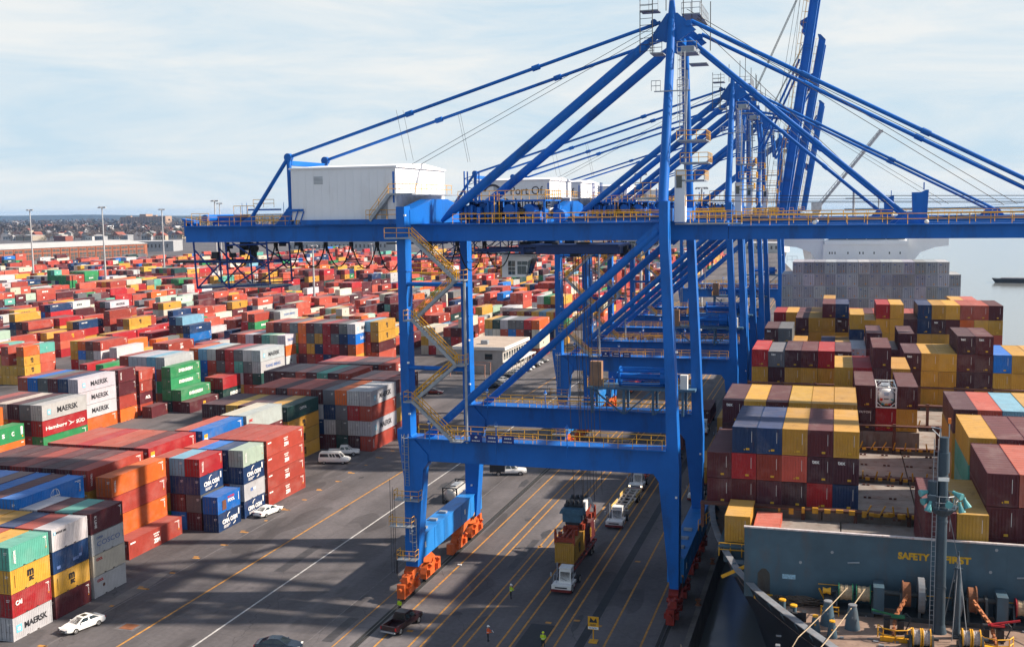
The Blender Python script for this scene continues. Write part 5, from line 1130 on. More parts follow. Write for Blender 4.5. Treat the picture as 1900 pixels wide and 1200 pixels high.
def van(loc, rz, label):
    R = thing('passenger_van', loc, label, 'van', None, rz); mb = MB(); p = CWHITE
    mb.loft([ringc(-2.75, .92, .42, 1.2), ringc(-2.6, .98, .36, 1.25), ringc(1.6, 1.0, .36, 1.22), ringc(2.4, .96, .4, 1.12), ringc(2.78, .88, .44, .98), ringc(2.86, .76, .5, .8)])
    B = [(-.95, -2.7, 1.2), (.95, -2.7, 1.2), (.95, 1.75, 1.18), (-.95, 1.75, 1.18)]; T = [(-.82, -2.6, 2.02), (.82, -2.6, 2.02), (.80, 1.0, 2.04), (-.80, 1.0, 2.04)]
    mb.loft([B, T]); mb.box(-.76, .76, -2.5, .9, 2.0, 2.09); mb.build('body', p, R, smooth=True)
    g = MB(); glass_quad(g, B[1], B[0], T[0], T[1]); glass_quad(g, B[3], B[2], T[2], T[3])
    for s in (0, 1):
        (b0, b1, t1, t0) = (B[1], B[2], T[2], T[1]) if s == 0 else (B[3], B[0], T[0], T[3])
        if s == 1: us = ((.03, .24), (.27, .38), (.40, .52), (.55, .97))
        else: us = ((.03, .45), (.48, .60), (.62, .73), (.76, .97))
        for u0, u1 in us: glass_quad(g, lerp4(b0, b1, u0), lerp4(b0, b1, u1), lerp4(t0, t1, u1), lerp4(t0, t1, u0), .05, .16)
    g.build('window', GLASS, R)
    for s in (-1, 1):
        m = MB(); m.box(min(s*.5, s*.85), max(s*.5, s*.85), 2.74, 2.85, .7, .92); m.build('headlight', HEADL, R)
        m = MB(); m.cbox((s*1.1, 1.2, 1.35), (.22, .14, .26)); m.build('mirror', DARK, R)
        m = MB(); m.box(min(s*.8, s*.95), max(s*.8, s*.95), -2.8, -2.74, .9, 1.2); m.build('tail_light', TAILL, R)
    m = MB(); m.box(-.9, .9, 2.8, 2.96, .44, .62); m.box(-.9, .9, -2.92, -2.74, .42, .58); m.build('bumper', DARK, R)
    wheels(R, (-1.75, 1.75), .98, .38, .26); return R
van((-86.9, 176.3, 0.004), Q(-78), 'white passenger van parked broadside in front of the white pickup')
# parked cars by the office
cp = [carpaint('silver_car_paint', (.42, .43, .45)), carpaint('black_car_paint', (.012, .012, .014)), CWHITE, carpaint('grey_car_paint', (.14, .145, .15)), carpaint('maroon_car_paint', (.12, .012, .016))]
names = ['silver', 'black', 'white', 'grey', 'maroon']
for i, (y, c) in enumerate(((262, 1), (266.5, 3), (271.5, 0), (276, 1), (281.5, 3), (286, 0), (290.5, 0), (295, 2), (299.5, 1), (304.5, 0), (309, 3))):
    sedan('parked_car', (-83.8-(.4 if i % 2 else 0), y, .004), Q(-62), cp[c], names[c]+' car, '+ORD(i+1)+' from the near end of the row beside the office')
sedan('parked_car', (-98.5, 246, .004), Q(-80), cp[1], 'black car behind the crane stair, left of the blue boxes'); sedan('parked_car', (-95.5, 250, .004), Q(-80), cp[4], 'maroon car behind the black one near the yellow machine')
# ------------------------------------------------------------------ terminal tractors with chassis
TRM = mat('tractor_red', (.16, .02, .02), .5, 0, .3, 2); CHRED = mat('chassis_red', (.22, .03, .025), .6, 0, .4, 1.5, dirt=(.05, .03, .025), dirt_amt=.6); CHWH = mat('chassis_pale', (.50, .47, .44), .6, 0, .3, 1.5, dirt=(.25, .09, .04), dirt_amt=.7)
def tractor(loc, label, lit=False, rz=math.pi):
    R = thing('terminal_tractor', loc, label, 'truck', 'tractors hauling chassis under the crane', rz)
    mb = MB(); mb.box(-1.2, 1.2, .9, 3.0, .55, .95); mb.box(-.45, .45, -2.6, 1.2, .6, .95); mb.box(-1.15, 1.15, 1.5, 2.9, .95, 1.15); mb.box(-1.2, 1.2, 2.86, 3.02, .62, 1.12); mb.box(-1.2, -.2, .3, 1.5, .8, 1.1)
    mb.build('frame', WHITE, R)
    mb = MB(); mb.box(-1.25, 1.25, 2.9, 3.12, .32, .62); mb.box(-1.2, 1.2, .2, 2.9, .42, .56); mb.build('bumper', TRM, R)
    B = [(-.98, .55, 1.0), (.48, .55, 1.0), (.48, 2.25, 1.0), (-.98, 2.25, 1.0)]; T = [(-.95, .62, 2.85), (.45, .62, 2.85), (.45, 2.0, 2.85), (-.95, 2.0, 2.85)]
    mb = MB(); mb.loft([B, T]); mb.box(-1.0, .5, .55, 2.1, 2.85, 2.95); c = mb.build('cab', WHITE, R)
    g = MB(); glass_quad(g, B[3], B[2], T[2], T[3], .09, .2); glass_quad(g, B[2], B[1], T[1], T[2], .1, .3); glass_quad(g, B[0], B[3], T[3], T[0], .1, .3); glass_quad(g, B[1], B[0], T[0], T[1], .1, .35)
    g.build('window', GLASS, c)
    m = MB(); m.beam((-.5, 2.3, 1.5), (.1, 2.22, 1.75), .03, .03); m.build('wiper', BLACK, c)
    m = MB(); m.box(-.7, .75, 3.02, 3.05, .74, .9); m.build('grille', DARK, R)
    for s in (-1, 1): m = MB(); m.box(s*.95-.12, s*.95+.12, 3.02, 3.06, .78, .96); m.build('headlight', mat('lit_headlight', (.9, .8, .5), .2, emit=(1, .75, .4)) if lit else HEADL, R)
    m = MB()
    for x in (.75, 1.15): m.path([(x, .6, 1.1), (x, .6, 2.0), (x, 1.9, 2.0), (x, 2.4, 1.15)], .03, 5)
    m.path([(.75, 1.9, 2.0), (1.15, 1.9, 2.0)], .03, 5); m.tube((1.2, .1, 1.0), (1.2, .1, 2.9), .08, 8); m.cbox((-1.25, 2.1, 2.2), (.1, .06, .4)); m.cbox((1.45, 2.2, 2.1), (.18, .1, .45)); m.build('guard_rail', GREY, R)
    m = MB(); m.box(.55, 1.2, -.2, .9, .6, 1.1); m.box(-1.15, -.5, -.6, .4, .6, 1.0); m.cbox((0, -1.7, 1.15), (1.0, 1.0, .2)); m.build('fifth_wheel', DARK, R)
    wheels(R, (2.1, -1.7), 1.2, .5, .36); return R
def chassis(loc, paint, label, L=12.4, guides=False, rz=math.pi, nose=1.5):
    R = thing('container_chassis', loc, label, 'trailer', 'chassis behind the tractors', rz); mb = MB()
    for x in (-.55, .55): mb.box(x-.09, x+.09, -L, 0, 1.08, 1.42)
    k = 0.0
    while k < L: mb.box(-1.2, 1.2, -k-.2, -k, 1.3, 1.44); k += L/7
    mb.box(-1.2, 1.2, -L-.05, -L+.25, 1.2, 1.5)
    for x in (-1.2, 1.2): mb.box(x-.07, x+.07, -L, 0, 1.26, 1.44)
    mb.build('frame', paint, R)
    if guides:
        g = MB()
        for s in (-1, 1):
            for a, b in ((-5.2, -.4), (-11.8, -7)): g.prism([(a, 1.44), (b, 1.44), (b, 1.95), (a, 1.75)], s*1.26-.05, s*1.26+.05, 'yz')
        g.build('side_guide', mat('yellow_guide', (.6, .4, .12), .6, 0, .3, 2), R)
    m = MB(); m.box(-.5, -.3, -2.6, -2.4, .2, 1.1); m.box(.3, .5, -2.6, -2.4, .2, 1.1); m.build('landing_leg', paint, R)
    wheels(R, (-L+1.4, -L+2.7), 1.15, .5, .45); return R
tractor((-30.6, 124.0, .004), 'nearest white tractor with dark red bumper under the hanging tan container')
chassis((-31.4, 126.6, .004), CHRED, 'dark red chassis under the hanging tan and maroon containers')
tractor((-29.7, 151.4, .004), 'white tractor of the empty pale chassis behind the maroon container', rz=math.pi)
chassis((-29.9, 153.4, .004), CHWH, 'empty pale chassis with yellow side guides behind the middle tractor', guides=True)
tractor((-30.4, 172.6, .004), 'white tractor with both headlights lit behind the empty chassis', lit=True)
chassis((-30.4, 174.6, .004), mat('bright_red_chassis', (.42, .06, .03), .6, 0, .3, 2), 'empty bright red chassis behind the tractor with lit headlights')
for x, y, c, n in ((-27.5, 208, 0, 'chassis carrying the maroon container between the crane legs'), (-25.5, 234, 0, 'chassis carrying the farther rust container'), (-20.5, 184, 0, 'chassis carrying the nearer tan container by the waterside legs'), (-20.8, 226, 0, 'chassis carrying the farther tan container by the waterside legs')):
    chassis((x, y-12.2, .004), CHRED, n, L=12.2, rz=math.pi)
for x, y, n in ((-27.3, 192.4, 'white tractor hauling the maroon container between the crane legs'), (-25.3, 218.4, 'white tractor hauling the farther rust container'), (-20.3, 168.5, 'white tractor hauling the nearer tan container by the waterside legs'), (-20.6, 210.4, 'white tractor hauling the farther tan container by the waterside legs')): tractor((x, y, .004), n)
# ------------------------------------------------------------------ spreader with head block
S = thing('spreader', (-31.6, 133.0, 4.45), 'orange telescopic spreader with blue head block gripping two containers', 'spreader')
mb = MB(); mb.box(-.45, -.15, -6.0, 6.0, .25, .75); mb.box(.15, .45, -6.0, 6.0, .25, .75); mb.box(-1.2, 1.2, -6.15, -5.75, .05, .6); mb.box(-1.2, 1.2, 5.75, 6.15, .05, .6); mb.box(-.8, .8, -2.2, 2.2, .2, 1.1); mb.box(-1.2, 1.2, -.4, .4, .05, .7)
for y in (-6, 6):
    for x in (-1.15, 1.15): mb.cbox((x, y+(.12 if y > 0 else -.12), .5), (.3, .25, 1.5)); mb.cbox((x*1.04, y, 1.35), (.2, .3, .5))
for k in range(8): mb.cbox((-.9+(k % 2)*1.8, -4.8+k*1.3, .6), (.4, .5, .7))
mb.quad((-.9, 3.0, .7), (.9, 3.0, .7), (.9, 5.2, 1.9), (-.9, 5.2, 1.9), .06); mb.build('spreader_frame', mat('spreader_red', (.30, .045, .02), .55, 0, .4, 1.5, dirt=(.04, .025, .02), dirt_amt=.5), S)
mb = MB(); mb.box(-1.2, 1.2, -2.3, -1.2, 1.5, 2.6); mb.prism([(-1.6, 2.6), (1.6, 2.6), (1.3, 3.2), (-1.3, 3.2)], -2.5, -1.0); mb.box(-1.3, 1.3, -1.0, 2.5, 2.4, 3.0); mb.build('head_block', mat('head_block_blue', (.05, .13, .2), .5, 0, .3, 2), S)
mb = MB()
for k in range(4): mb.tube((-1+k*.6, -.9, 3.5), (-.7+k*.6, -.9, 3.5), .6, 16); mb.tube((-1+k*.6, 1.9, 3.4), (-.7+k*.6, 1.9, 3.4), .6, 16)
mb.box(-1.2, 1.2, -1.4, 2.4, 2.95, 3.5); mb.box(-.9, .9, -2, 2, 1.1, 1.6); mb.build('sheaves', DARK, S)
mb = MB(); mb.box(.9, 1.4, -.4, 2.2, 2.5, 3.7); mb.beam((1.3, 2.2, 3.6), (1.7, 2.8, 2.2), .15, .3); mb.build('cable_basket', WHITE, S)
# ------------------------------------------------------------------ tank containers
def tank(loc, label, frame, shell, L=6.06, rz=0, marks=True):
    R = thing('tank_container', loc, label, 'container', None, rz); mb = MB(); h = 2.6; w = HWX_
    for y in (.08, L-.08):
        for x in (-w+.08, w-.08): mb.cbox((x, y, h/2), (.19, .19, h))
        for z in (.08, h-.08): mb.cbox((0, y, z), (2*w-.32, .14, .16))
        for sx in (-1, 1):
            for z0, z1 in ((.15, .7), (h-.15, h-.7)): mb.beam((sx*(w-.75), y, z0), (sx*(w-.12), y, z1), .1, .1)
    for x in (-w+.08, w-.08):
        for z in (.1, h-.1): mb.box(x-.05, x+.05, .16, L-.16, z-.06, z+.06)
    mb.build('frame', frame, R)
    mb = MB(); mb.lathe((0, 0, h/2), [(.25, .14), (.7, .2), (.94, .36), (1.04, .6), (1.04, L-.6), (.94, L-.36), (.7, L-.2), (.25, L-.14)], 28, 'y'); t = mb.build('tank_shell', shell, R, smooth=True)
    mb = MB(); mb.box(-.5, .5, L*.3, L*.7, h-.16, h-.05); mb.tube((0, L*.5, h-.2), (0, L*.5, h+.0), .28, 12); mb.box(.75, 1.15, L*.55, L*.8, 1.0, 1.5); mb.build('tank_fittings', GREY, R)
    if marks:
        mb = MB(); mb.cur = 2; mb.box(-.75, -.42, .10, .125, .9, 1.2); mb.box(.25, .6, .10, .125, .35, .55); mb.cur = 4; mb.box(.55, .8, .10, .125, .95, 1.15); mb.box(-.55, -.3, .10, .125, .38, .6); mb.cur = 6; mb.box(-.15, .2, .10, .125, .35, .52); mb.cur = 3; mb.box(-.3, .3, .10, .125, 1.75, 1.85); mb.box(-.25, .25, .10, .125, 1.55, 1.62); mb.cur = 0; mb.box(-.3, .3, .1, .125, 1.05, 1.1); mb.box(-.3, .3, .1, .125, 1.15, 1.2)
        mb.build('hazard_marks', [mat('m0', (.02, .02, .02), .6), mat('m1', (.7, .7, .7), .6), mat('sticker_red', (.6, .06, .03), .6), mat('sticker_blue', (.1, .25, .5), .6), mat('sticker_teal', (.05, .3, .3), .6), mat('m5', (.5, .3, .02), .6), mat('sticker_orange', (.7, .3, .03), .6)], t)
    return R
HWX_ = 2.438/2
tank((5.02-.0+1.24, 140.4, 20.4), 'white tank container in a white frame between two maroon boxes on deck', WHITE, WHITE)
tank((-57.0, 155.2, .01), 'grey tank container in a black frame standing alone under the crane', DARK, mat('tank_steel', (.50, .49, .48), .4, .3, .2, 1), marks=False)
# ------------------------------------------------------------------ people
SKIN = mat('skin', (.35, .20, .14), .6); VESTY = mat('hi_vis_yellow', (.55, .75, .02), .6); VESTO = mat('hi_vis_orange', (.85, .12, .02), .6); TROU = mat('dark_work_trousers', (.015, .018, .025), .8); HELW = mat('white_helmet', (.8, .8, .78), .35); HELY = mat('yellow_helmet', (.7, .85, .03), .35)
def person(loc, rz, label, vest, helmet, lean=0, arm=0):
    R = thing('person', loc, label, 'person', None, rz)
    J = {'pel': (0,0,.95), 'wst': (0,.01,1.12), 'chs': (0,.01+lean*.1,1.36), 'nck': (0,.02+lean*.15,1.52), 'hed': (0,.04+lean*.2,1.64), 'top': (0,.03+lean*.2,1.74)}
    for s, n in ((-1, 'l'), (1, 'r')):
        J['sh'+n] = (s*.19, 0+lean*.1, 1.44); J['el'+n] = (s*.27, .04+arm*.1, 1.17); J['wr'+n] = (s*.2, .16+arm*.18, 1.0+arm*.12); J['hn'+n] = (s*.17, .25+arm*.2, 1.0+arm*.12)
        J['hp'+n] = (s*.1, 0, .9); J['kn'+n] = (s*.11, .03*s, .5); J['an'+n] = (s*.12, -.03*s, .09); J['ft'+n] = (s*.14, .13-.03*s, .04)
        for f in range(4): J[f'f{f}{n}'] = (s*(.14+.02*f), .33+arm*.2-.008*abs(f-1.5), .97+arm*.12-.004*f)
        J['th'+n] = (s*.11, .28+arm*.2, 1.03+arm*.12)
    E = [('pel','wst'),('wst','chs'),('chs','nck'),('nck','hed'),('hed','top')]
    for n in 'lr': E += [('chs','sh'+n),('sh'+n,'el'+n),('el'+n,'wr'+n),('wr'+n,'hn'+n),('hn'+n,'th'+n),('pel','hp'+n),('hp'+n,'kn'+n),('kn'+n,'an'+n),('an'+n,'ft'+n)]+[('hn'+n, f'f{f}{n}') for f in range(4)]
    RD = {'pel': .15, 'wst': .14, 'chs': .16, 'nck': .065, 'hed': .095, 'top': .075, 'sh': .075, 'el': .052, 'wr': .036, 'hn': .038, 'hp': .095, 'kn': .065, 'an': .045, 'ft': .045}
    keys = list(J); me = bpy.data.meshes.new('person_body'); me.from_pydata([J[k] for k in keys], [(keys.index(a), keys.index(b)) for a, b in E], [])
    o = link('person_body', me, R); md = o.modifiers.new('s', 'SKIN'); sv = me.skin_vertices[0].data
    for i, k in enumerate(keys):
        r = RD.get(k, RD.get(k[:-1], .009)) if not (k[0] == 'f' and k[1].isdigit() or k[:2] == 'th') else .009
        sv[i].radius = (r, r*.8 if k in ('pel', 'wst', 'chs') else r)
    sv[0].use_root = True; o.modifiers.new('u', 'SUBSURF').levels = 1; o.modifiers['u'].render_levels = 1
    dg = bpy.context.evaluated_depsgraph_get(); m2 = bpy.data.meshes.new_from_object(o.evaluated_get(dg)); o.modifiers.clear(); o.data = m2; m2.materials.clear(); m2.materials.append(SKIN); m2.materials.append(TROU)
    for p in m2.polygons: p.material_index = 0 if p.center.z > 1.49 or (p.center.y > .17 and .9 < p.center.z < 1.2) else 1; p.use_smooth = True
    hx, hy, hz = J['hed']; f = MB(); f.cbox((0, hy+.105, hz), (.03, .03, .045)); f.cbox((0, hy+.098, hz-.055), (.05, .012, .012)); f.cur = 1
    for s in (-1, 1): f.cbox((s*.036, hy+.092, hz+.025), (.022, .014, .012)); f.cur = 0; f.cbox((s*.1, hy, hz), (.02, .04, .06)); f.cur = 1
    f.build('face', [SKIN, DARK], o)
    v = MB(); n = 14; rings = []
    for z, rx, ry in ((.95, .19, .145), (1.12, .185, .14), (1.3, .205, .15), (1.43, .215, .135), (1.5, .12, .1)):
        yy = .01+lean*.1*(z-.95)/.4; rings.append([(rx*math.cos(6.2832*k/n), yy+ry*math.sin(6.2832*k/n), z) for k in range(n)])
    v.loft(rings)
    for nn, s in (('l', -1), ('r', 1)): v.tube(J['sh'+nn], J['el'+nn], .085, 10, .068); v.tube(J['el'+nn], J['wr'+nn], .066, 10, .048)
    vo = v.build('vest', vest, R, smooth=True); st = MB(); st.loft([[(rx*1.03*math.cos(6.2832*k/n), .01+ry*1.03*math.sin(6.2832*k/n), z) for k in range(n)] for z, rx, ry in ((1.06, .19, .146), (1.11, .188, .143))]); st.build('reflective_band', HELW, vo)
    if helmet:
        h = MB(); h.lathe((0, hy-.005, hz+.03), [(.15, 0), (.135, .02), (.125, .07), (.09, .13), (.03, .155)], 14); h.box(-.08, .08, hy+.1, hy+.19, hz+.03, hz+.045); h.build('helmet', helmet, R, smooth=True)
    else:
        h = MB(); h.lathe((0, hy-.015, hz+.0), [(.1, 0), (.108, .05), (.09, .11), (.03, .135)], 12); h.build('hair', DARK, R, smooth=True)
    return R
person((-36.0, 118.2, .004), Q(-70), 'worker in a green and white vest with white helmet holding a radio on the lanes', VESTY, HELW, arm=1)
person((-34.7, 105.4, .004), Q(-75), 'worker in an orange vest and white helmet holding a paper at the bottom edge', VESTO, HELW, arm=1)
person((-46.9, 110.6, .004), Q(160), 'person in bright yellow jacket without helmet walking past the dark red pickup', VESTY, None, lean=.6)
person((-28.6, 105.2, .004), Q(0), 'person in a yellow helmet just showing at the bottom edge', VESTY, HELY)
mb = MB(); mb.box(-.11, .11, 0, .01, -.15, .15); o = mb.build('paper_sheet', LAMPW, None, loc=(-34.2, 105.55, 1.12)); o.rotation_euler = (.6, 0, Q(-75)); tag(o, 'white paper held by the worker in the orange vest', 'paper')
# ------------------------------------------------------------------ yellow sign board on the quay
S = thing('warning_sign', (-23.9, 108.2, .004), 'yellow warning board on a yellow post standing at the bottom edge', 'sign')
mb = MB(); mb.tube((0, 0, 0), (0, 0, 1.5), .07, 8); mb.cbox((0, 0, .06), (.9, .9, .12)); mb.build('post', YEL, S)
mb = MB(); mb.box(-.58, .58, -.05, .05, 1.35, 2.75); b = mb.build('board', YEL, S)
mb = MB(); mb.box(-.55, .55, -.06, -.051, 1.4, 1.66); mb.cur = 1; put_text(mb, 'SLOW', (0, -.056, 1.87), .6, .2, (1,0,0), (0,0,1), .008, .03); mb.prism([(-.42, 2.12), (.42, 2.12), (.3, 2.62), (.05, 2.3), (-.3, 2.66)], -.06, -.051); mb.cur = 2; put_text(mb, 'NO ENTRY', (0, -.061, 1.53), .85, .14, (1,0,0), (0,0,1), .008, .02); mb.build('sign_lettering', [LAMPW, DARK, mat('sign_blue', (.03, .08, .3), .6)], b)
# quay furniture: mooring bollards on the edge
for i, y in enumerate((106.5, 121, 136)):
    R = thing('mooring_bollard', (-14.45, y, .25), ('rusty mooring bollard at the quay edge near the bottom right lines', 'rusty mooring bollard on the quay edge beside the bow curve', 'rusty mooring bollard on the quay edge, farthest of three')[i], 'bollard', 'bollards along the quay edge')
    mb = MB(); mb.lathe((0, 0, 0), [(.38, 0), (.36, .08), (.2, .14), (.2, .45), (.36, .6), (.3, .72)], 14); mb.build('bollard_post', RUST, R, smooth=True)
# bits of litter/paper on the asphalt
mb = MB(); mb.cbox((0, 0, .05), (.5, .3, .1)); o = mb.build('litter', LAMPW, None, loc=(-45.9, 128.2, .004)); tag(o, 'scrap of white litter lying by the landside crane rail', 'litter')
# yellow stacking machine beyond the office cars
R = thing('reach_stacker', (-96.5, 238, .004), 'yellow lifting machine partly hidden behind the crane stair', 'forklift', None, Q(20))
mb = MB(); mb.box(-1.2, 1.2, -3, 3, .8, 2.0); mb.box(-1.2, 1.2, -3, -1.8, 2.0, 2.8); mb.build('body', YEL, R); mb = MB(); mb.beam((0, -2.2, 3.0), (0, 4.5, 7.4), .6, .8); mb.box(-.9, -.6, 3.2, 3.6, .5, 7); mb.box(.6, .9, 3.2, 3.6, .5, 7); mb.build('lifting_boom', YEL, R); mb = MB(); mb.box(-.7, .7, -.8, .8, 2.0, 3.4); mb.build('cab', GLASS, R); wheels(R, (-2, 2), 1.4, .8, .5)
# ------------------------------------------------------------------ office building
CONCW = mat('pale_concrete_wall', (.40, .38, .36), .8, 0, .2, .4, dirt=(.22, .2, .18), dirt_amt=.4); ROOFT = mat('tan_flat_roof', (.42, .34, .28), .85, 0, .2, .3)
R = thing('office_building', (-88.2, 285, 0), 'two storey pale office with flat tan roof beside the row of parked cars', 'building')
mb = MB(); mb.box(-14, 0, 0, 24, 0, 6.6); W_o = mb.build('wall', CONCW, R)
mb = MB(); mb.box(-14.6, .9, -.7, 24.7, 6.6, 7.5); mb.build('parapet', mat('white_fascia', (.68, .66, .63), .7, 0, .1, .5), R)
mb = MB(); mb.box(-14.2, .5, -.3, 24.3, 7.5, 7.52); r_ = mb.build('roof', ROOFT, R); mb = MB(); mb.box(-8, -6, 5, 6.6, 7.52, 8.6); mb.box(-7.6, -6.4, 7, 8, 7.52, 8.3); mb.build('roof_unit', GREY, r_)
for i, x in enumerate((-11.8, -5.2)):
    mb = MB(); mb.box(x, x+2.2, -.06, -.005, 3.9, 5.5); mb.build('window', GLASS, R)
for i in range(9):
    mb = MB(); mb.box(.005, .06, 1+i*2.5, 2.6+i*2.5, 3.8, 5.6); mb.build('window', GLASS, R); mb = MB(); mb.box(.005, .06, 1+i*2.5, 2.6+i*2.5, .9, 2.7); mb.build('window', GLASS, R)
mb = MB(); mb.box(0, 3.0, 0, 24, 3.0, 3.25)
for i in range(7): mb.cbox((2.8, .5+i*3.8, 1.5), (.2, .2, 3.0))
mb.build('canopy', mat('white_fascia', (.7, .7, .7)), R)
mb = MB()
for x in (-13, -8, -3): mb.cbox((x, -7, 1.7), (.2, .2, 3.4)); mb.cbox((x, -2, 1.7), (.2, .2, 3.4))
mb.box(-13.2, -2.8, -7.1, -6.9, 3.3, 3.5); mb.box(-13.2, -2.8, -2.1, -1.9, 3.3, 3.5); mb.build('carport_frame', mat('rusty_pink_frame', (.5, .27, .2), .7), R)
# ------------------------------------------------------------------ brick warehouse
BRICK = mat('brick_wall', (.33, .115, .06), .85, 0, .2, .25, dirt=(.2, .1, .07), dirt_amt=.4)
p0 = Vector((-762, 835, 0)); p1 = Vector((-716, 1016, 0)); d = (p1-p0).normalized(); ang = math.atan2(d.y, d.x)
p0 = p0-d*140; Lw = (p1-p0).length
R = thing('warehouse', tuple(p0), 'long brick warehouse with rows of dark windows and a pale grey roof', 'building', None, ang)
mb = MB(); mb.box(0, Lw, 0, 90, 0, 13.4); k = 0
while k < Lw: mb.box(k, k+.8, -.5, -.002, 0, 12.6); k += 10.4
mb.build('wall', BRICK, R)
mb = MB(); mb.prism([(-.8, 13.4), (30, 17.2), (60, 17.2), (91, 13.4)], -1, Lw+1, 'yz'); mb.build('roof', mat('pale_metal_roof', (.50, .49, .48), .6, 0, .15, .08), R)
WG = mat('old_window_glass', (.10, .09, .085), .4, 0, .5, .3); WB = MB(); n = 0; k = 1.4
while k < Lw-4:
    for j in range(2):
        for z0, z1 in ((1.2, 4.2), (4.8, 7.6), (9.2, 11.6)):
            if z0 < 2 and (int(k/10.4) % 3 == 1): z0 = .2
            mb = MB(); mb.box(k+j*4.4, k+j*4.4+3.6, -.25, -.02, z0, z1)
            if n < 100 and k > 110: mb.build('window', WG, R); n += 1
            else: WB.v += [(a, b, c) for a, b, c in mb.v]; o = len(WB.v)-8; WB.f += [tuple(i+o for i in f) for f in mb.f]; WB.m += [0]*6
    k += 10.4
tag(WB.build('windows', WG, R), kind='stuff')
# ------------------------------------------------------------------ light masts
def mastp(px, py, Yd, h=46, lab=''):
    dd = ray(px, py); q = CAM+dd*(Yd/dd.y)
    R = thing('light_mast', (q.x, q.y, 0), lab, 'lamp post', 'high light masts over the yard'); mb = MB(); mb.tube((0, 0, 0), (0, 0, q.z), .62, 10, .3); mb.build('pole', mat('mast_grey', (.42, .43, .45), .5), R)
    mb = MB(); mb.tube((-2.2, 0, q.z), (2.2, 0, q.z), .18, 6); mb.tube((0, -1.6, q.z-.3), (0, 1.6, q.z-.3), .18, 6)
    for x in (-2.1, -1.1, 1.1, 2.1): mb.cbox((x, 0, q.z-.4), (.8, .7, .6))
    mb.build('lamp_heads', mat('mast_grey', (.4, .4, .4)), R)
mastp(55, 389, 560, lab='leftmost high light mast rising over the yard'); mastp(189, 384, 520, lab='tallest light mast rising left of the crane tail'); mastp(300, 388, 640, lab='light mast just left of the crane tail')
mastp(398, 372, 560, lab='light mast behind the crane tail railing'); mastp(407, 377, 700, lab='smaller light mast behind the crane tail'); mastp(1189, 322, 420, lab='light mast seen left of the crane mast column'); mastp(1302, 348, 420, lab='light mast seen right of the crane mast column')
mastp(580, 455, 460, lab='light mast below the crane girder in mid yard'); mastp(690, 452, 620, lab='light mast seen through festoon cables')
# ------------------------------------------------------------------ town beyond the yard: houses, bare trees, flats
rt = random.Random(31)
TW = [mat('house_wall_white', (.55, .54, .51), .8), mat('house_wall_tan', (.42, .36, .28), .8), mat('house_wall_brick', (.26, .08, .055), .85), mat('house_wall_grey', (.33, .34, .36), .8)]; RFM = [mat('roof_grey', (.26, .26, .28), .8), mat('roof_pale', (.50, .50, .51), .7), mat('roof_red', (.28, .09, .06), .8)]
def house(x, y, w, l, h, wm, rm, flat, lab, grp):
    R = thing('house', (x, y, 0), lab, 'building', grp, rt.uniform(-.4, .4)); mb = MB(); mb.box(-w/2, w/2, -l/2, l/2, 0, h); mb.build('wall', wm, R); mb = MB()
    if flat: mb.box(-w/2-.3, w/2+.3, -l/2-.3, l/2+.3, h, h+.6)
    else: mb.prism([(-w/2-.5, h), (w/2+.5, h), (0, h+w*.32)], -l/2-.5, l/2+.5)
    mb.build('roof', rm, R); mb = MB()
    for k in range(max(2, int(w/5))): mb.box(-w/2+1.2+k*4.6, -w/2+3.0+k*4.6, -l/2-.1, -l/2-.01, h*.4, h*.75)
    mb.build('window', WG, R)
def at_px(px, py, z=0): p = onz(px, py, z); return p.x, p.y
big = [(58, 446, 60, 26, 9, 1, 1, True, 'wide cream shed with flat pale roof behind the warehouse at left'), (110, 441, 34, 24, 9, 0, 2, True, 'white building with red roof line behind the warehouse'), (118, 447, 26, 18, 8, 2, 2, True, 'dark red brick building in front of the white one'), (170, 430, 44, 24, 10, 0, 1, True, 'long white roofed building among the trees'), (20, 416, 90, 30, 14, 0, 1, True, 'long white building high on the left among dark woods'), (172, 444, 38, 20, 8, 3, 1, True, 'grey building beside green boxes behind the warehouse'), (205, 433, 30, 20, 9, 0, 1, False, 'white gabled building left of the tallest light mast'), (245, 419, 40, 40, 26, 1, 0, True, 'tan and white block left of the flats'), (113, 416, 10, 10, 16, 0, 1, False, 'small white church like gable high among the trees'), (128, 424, 34, 18, 9, 0, 1, True, 'pale low building among the trees')]
for px, py, w, l, h, wm, rm, fl, lab in big: x, y = at_px(px, py); house(x, y, w, l, h, TW[wm], RFM[rm], fl, lab, None)
for k in range(64): x, y = at_px(rt.uniform(0, 340), rt.uniform(416, 447)); house(x, y, rt.uniform(10, 24), rt.uniform(9, 18), rt.uniform(6, 10), rt.choice(TW), rt.choice(RFM), rt.random() < .3, 'small distant house among the bare trees beyond the warehouse', 'small houses beyond the warehouse')
x0, y0 = at_px(257, 419); x1, y1 = at_px(329, 419)
R = thing('apartment_block', (x0, min(y0, y1), 0), 'brown brick apartment block standing above the bare trees', 'building'); wd = abs(x1-x0)*.8
FL = mat('tan_brick', (.38, .25, .17), .85)
mb = MB(); mb.box(0, wd*.42, 0, 40, 0, 34); mb.box(wd*.42, wd*.56, 4, 46, 0, 44); mb.box(wd*.56, wd, 0, 40, 0, 36); mb.build('wall', FL, R); mb = MB(); mb.box(wd*.1, wd*.2, 10, 20, 34, 38); mb.box(wd*.7, wd*.76, 10, 20, 36, 40); mb.build('roof_unit', FL, R)
mb = MB()
for f in range(7):
    for k in range(16): xx = wd*(.03+.061*k); mb.box(xx, xx+wd*.025, -.4, -.02, 3+f*4.3, 5.2+f*4.3)
mb.build('windows', WG, R)
TWIG = mat('bare_twigs', (.15, .115, .10), .95, 0, .5, .3); BARK = mat('tree_bark', (.06, .045, .038), .95); EVER = mat('evergreen_foliage', (.035, .055, .025), .95, 0, .5, .3)
